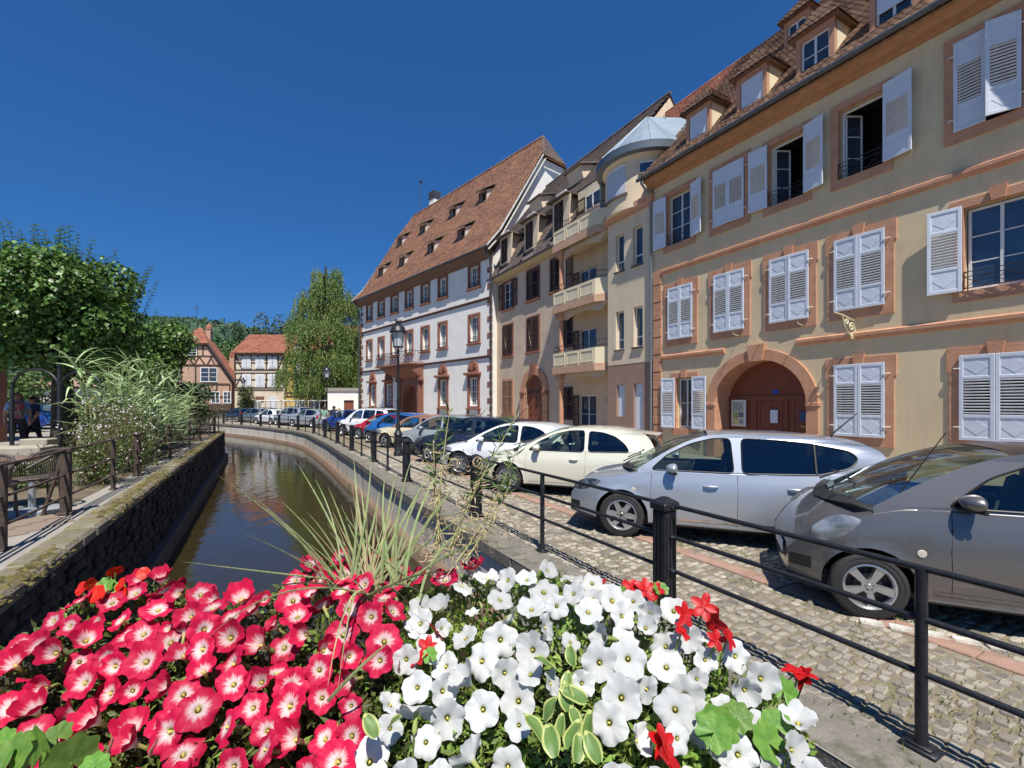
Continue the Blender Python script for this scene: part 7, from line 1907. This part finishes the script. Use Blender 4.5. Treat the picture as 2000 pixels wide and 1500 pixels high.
geranium('red_begonia', 'orange red begonia blossoms peeping over the left pink petunias', G3([(160,1150,1.05,.6),(190,1160,1.04,.75),(225,1118,1.08,.65),(237,1142,1.06,.6),(205,1165,1.04,.6),(280,1120,1.08,.55),(240,1160,1.05,.6),(175,1140,1.05,.5)]), G3([(205,1145,1.07,.7),(215,1150,1.07,.6)]), BP, cat='begonia')
geranium('geranium_leaves', 'bright green scalloped geranium leaves in the bottom left corner', [], G3([(25,1475,.66,.9),(75,1462,.68,1.05),(138,1490,.655,1.15),(110,1440,.70,.7),(62,1505,.64,1.0),(0,1500,.65,.8),(8,1448,.70,.6),(185,1498,.66,.6)]), GP, cat='geranium')
# variegated leaves
vm = mat('variegated_leaf', (.13,.24,.06), (.18,.28,.08), 20, .5, transl=.25); vy = mat('cream_leaf_margin', (.52,.56,.20), (.44,.50,.16), 20, .5, transl=.25)
def var_leaf(seed):
    r8 = random.Random(seed); b = MB(); rows = []
    for i in range(9):
        t = i/8; w = .017*math.sin(math.pi*min(1,.08+.9*t))**.7; rows.append([(v*w, .055*t, .012*t-.02*t*t+abs(v)*.004+.002*math.sin(9*t+seed)*v) for v in (-1,-.72,-.35,0,.35,.72,1)])
    nr, nc = 9, 7
    b.grid(rows); b.m = [1 if (k in (0,5) or i in (7,)) else 0 for i in range(nr-1) for k in range(nc-1)]
    return b.mesh('leaf', [vm, vy], 80)
VL = [var_leaf(i) for i in range(3)]
T = thing('variegated_plant', 'cream edged green leafy plant among the white petunias at the bottom', 'plant')
for px, py, Y in [(1065,1410,.75),(1095,1440,.73),(1110,1390,.77),(1130,1425,.75),(1110,1465,.71),(1150,1455,.72),(1085,1480,.70),(1125,1490,.69),(1060,1450,.72),(760,1425,.75),(1105,1355,.80),(1120,1300,.84),(1085,1312,.84),(1145,1370,.78),(1170,1490,.69),(735,1440,.73)]:
    p = at(px,py,Y); link('leaf', VL[rnd.randrange(3)], T, p, (R(rnd.uniform(20,70)), rnd.uniform(-.5,.5), rnd.uniform(-1.9,1.9)), rnd.uniform(.6,.95))
# faded buds
bud = mat('wilted_petunia', (.48,.22,.16), (.40,.26,.15), 60, .8)
T = thing('wilted_petunias', 'withered brownish petunia blooms hanging between the pink flowers', 'withered flowers')
for px, py, Y in ((220,1440,.69),(308,1440,.69),(395,1235,.9),(780,1290,.85)):
    p = at(px,py,Y); MB().tube([(0,0,0),(.002,0,-.012),(0,-.002,-.030),(.003,0,-.044)], [.002,.004,.0062,.0075], 7, 0, True, .5).build('bloom', bud, T, smooth=80, loc=p, rot=(rnd.uniform(-.5,.5),rnd.uniform(-.6,.6),0), scale=.65)
# striped grass with long blades, and leggy stems behind it
grs = mat('striped_grass_blade', (.46,.50,.25), (.26,.35,.12), 2.0, .55, isl=.25, transl=.3, stretch=(90,90,2)); dry = mat('dry_grass_blade', (.42,.33,.19), (.33,.25,.13), 20, .8, isl=.3)
def long_blade(par, p0, p1, p2, w, m):
    b = MB(); p0, p1, p2 = Vector(p0), Vector(p1), Vector(p2); rows = []; n = 12
    side_ = (p2-p0).cross(Vector((0,1,.2))).normalized()
    for i in range(n+1):
        t = i/n; p = p0*(1-t)**2+p1*2*t*(1-t)+p2*t*t; ww = w*(1-t**3)*.5+.0002
        rows.append([tuple(p-side_*ww), tuple(p+Vector((0,-ww*.4,0))), tuple(p+side_*ww)])
    b.grid(rows); return b.build('blade', m, par, smooth=80)
GT = thing('striped_grass', 'fountain of long cream striped grass blades rising from the flower box', 'ornamental grass')
tips = [(425,928,1.0,.006),(470,1040,1.0,.004),(355,1097,.98,.006),(580,905,1.12,.006),(480,960,1.1,.005),(520,1010,1.1,.004),(545,975,1.1,.006),(600,1000,1.12,.005),(640,950,1.15,.006),(690,895,1.15,.007),(665,985,1.1,.005),(705,950,1.12,.007),(690,925,1.1,.006),(725,885,1.1,.007),(735,1000,1.1,.006),(752,930,1.1,.008),(775,920,1.12,.008),(790,985,1.1,.006),(806,890,1.1,.007),(830,940,1.1,.008),(845,910,1.12,.007),(868,905,1.12,.007),(880,960,1.1,.006),(915,1000,1.08,.007),(940,1010,1.05,.007),(975,1040,1.05,.006),(600,1060,1.05,.004),(560,1080,1.0,.003),(655,1040,1.1,.004),(715,1040,1.08,.005),(765,1010,1.08,.007),(810,1030,1.08,.006),(855,1000,1.08,.007),(900,940,1.1,.006),(930,1060,1.02,.006),(505,985,1.1,.005),(615,935,1.12,.005),(675,1010,1.1,.006),(740,960,1.1,.007),(795,950,1.1,.007)]
for i, (px, py, Y, w) in enumerate(tips):
    b0 = at(725+rnd.gauss(0,30)+(px-725)*.22, 1150+rnd.uniform(-20,30), 1.04); tip = at(px,py,Y)
    mid = at(722+(px-722)*.50, py+(1150-py)*.44, 1.06); long_blade(GT, b0, mid, tip, w*.82, grs)
for px, py in ((392,1260),(640,1340),(660,1350),(820,1240),(860,1200),(470,1180),(650,1150),(900,1120)):
    b0 = at(722+rnd.gauss(0,10), 1165, 1.02); m_ = at(722+(px-722)*.55, 1105, .95); long_blade(GT, b0, m_, at(px,py,.84), .0042, grs)
for i in range(26):
    px = 725+rnd.gauss(0,70); b0 = at(722+rnd.gauss(0,14), 1170, 1.04); long_blade(GT, b0, at(722+(px-722)*.4,1090,1.05), at(px,1175-rnd.uniform(90,230),1.08), .0022, dry)
b0 = at(640,1370,.78); long_blade(GT, b0, at(700,1300,.76), at(765,1190+60,.80), .006, grs)
LG = thing('leggy_plant', 'leggy plant with thin green stems and curled dry leaves beside the striped grass', 'plant')
st = MB(); P_, D_, N_ = [], [], []; cp, cd_, cn = [], [], []
for (bx, by, tx, ty, tx2, ty2) in ((850,1090,862,900,878,805),(870,1090,925,950,1008,815),(890,1100,960,1010,1008,880),(860,1080,850,960,846,860),(905,1100,985,990,1000,930),(880,1090,905,985,955,905)):
    pts = [at(bx,by,1.08), at(tx,ty,1.12), at(tx2,ty2,1.14)]; n = 22
    C_ = [pts[0]*(1-t)**2+pts[1]*2*t*(1-t)+pts[2]*t*t for t in [i/n for i in range(n+1)]]; st.tube(C_, [.0028-.0018*i/n for i in range(n+1)], 5)
    for i, p in enumerate(C_):
        for _ in range(3 if i > 12 else 0):
            P_.append(p); D_.append((rnd.gauss(0,.7),rnd.gauss(0,.7),rnd.uniform(-.2,1))); N_.append((rnd.gauss(0,1),-1,.5))
        if i < 15:
            for _ in range(3): cp.append(p); cd_.append((rnd.gauss(0,1),rnd.gauss(0,1),rnd.gauss(-.2,.6))); cn.append((rnd.gauss(0,1),-1,.5))
stuff(st.build('stems', mat('straw_stem', (.36,.34,.14), rough=.7), LG)); stuff(leafcloud('leaves', P_, D_, N_, nrg.uniform(.02,.045,len(P_)), .005, pch_[3], LG, .1))
stuff(leafcloud('dry_leaves', cp, cd_, cn, nrg.uniform(.02,.05,len(cp)), .0035, dry, LG, .3))
cu = MB()
for i in range(70):
    c = at(rnd.uniform(820,985), rnd.uniform(900,1090), 1.09+rnd.uniform(-.03,.05)); r_ = rnd.uniform(.006,.02); a0 = rnd.uniform(0,6.28); u = Vector((rnd.gauss(0,1),rnd.gauss(0,.4),rnd.gauss(0,1))).normalized(); v = u.orthogonal().normalized()
    cu.tube([c+u*r_*(1-.4*k/9)*math.cos(a0+k*.55)+v*r_*(1-.4*k/9)*math.sin(a0+k*.55) for k in range(10)], .0010, 3)
stuff(cu.build('curled_tendrils', dry, LG))
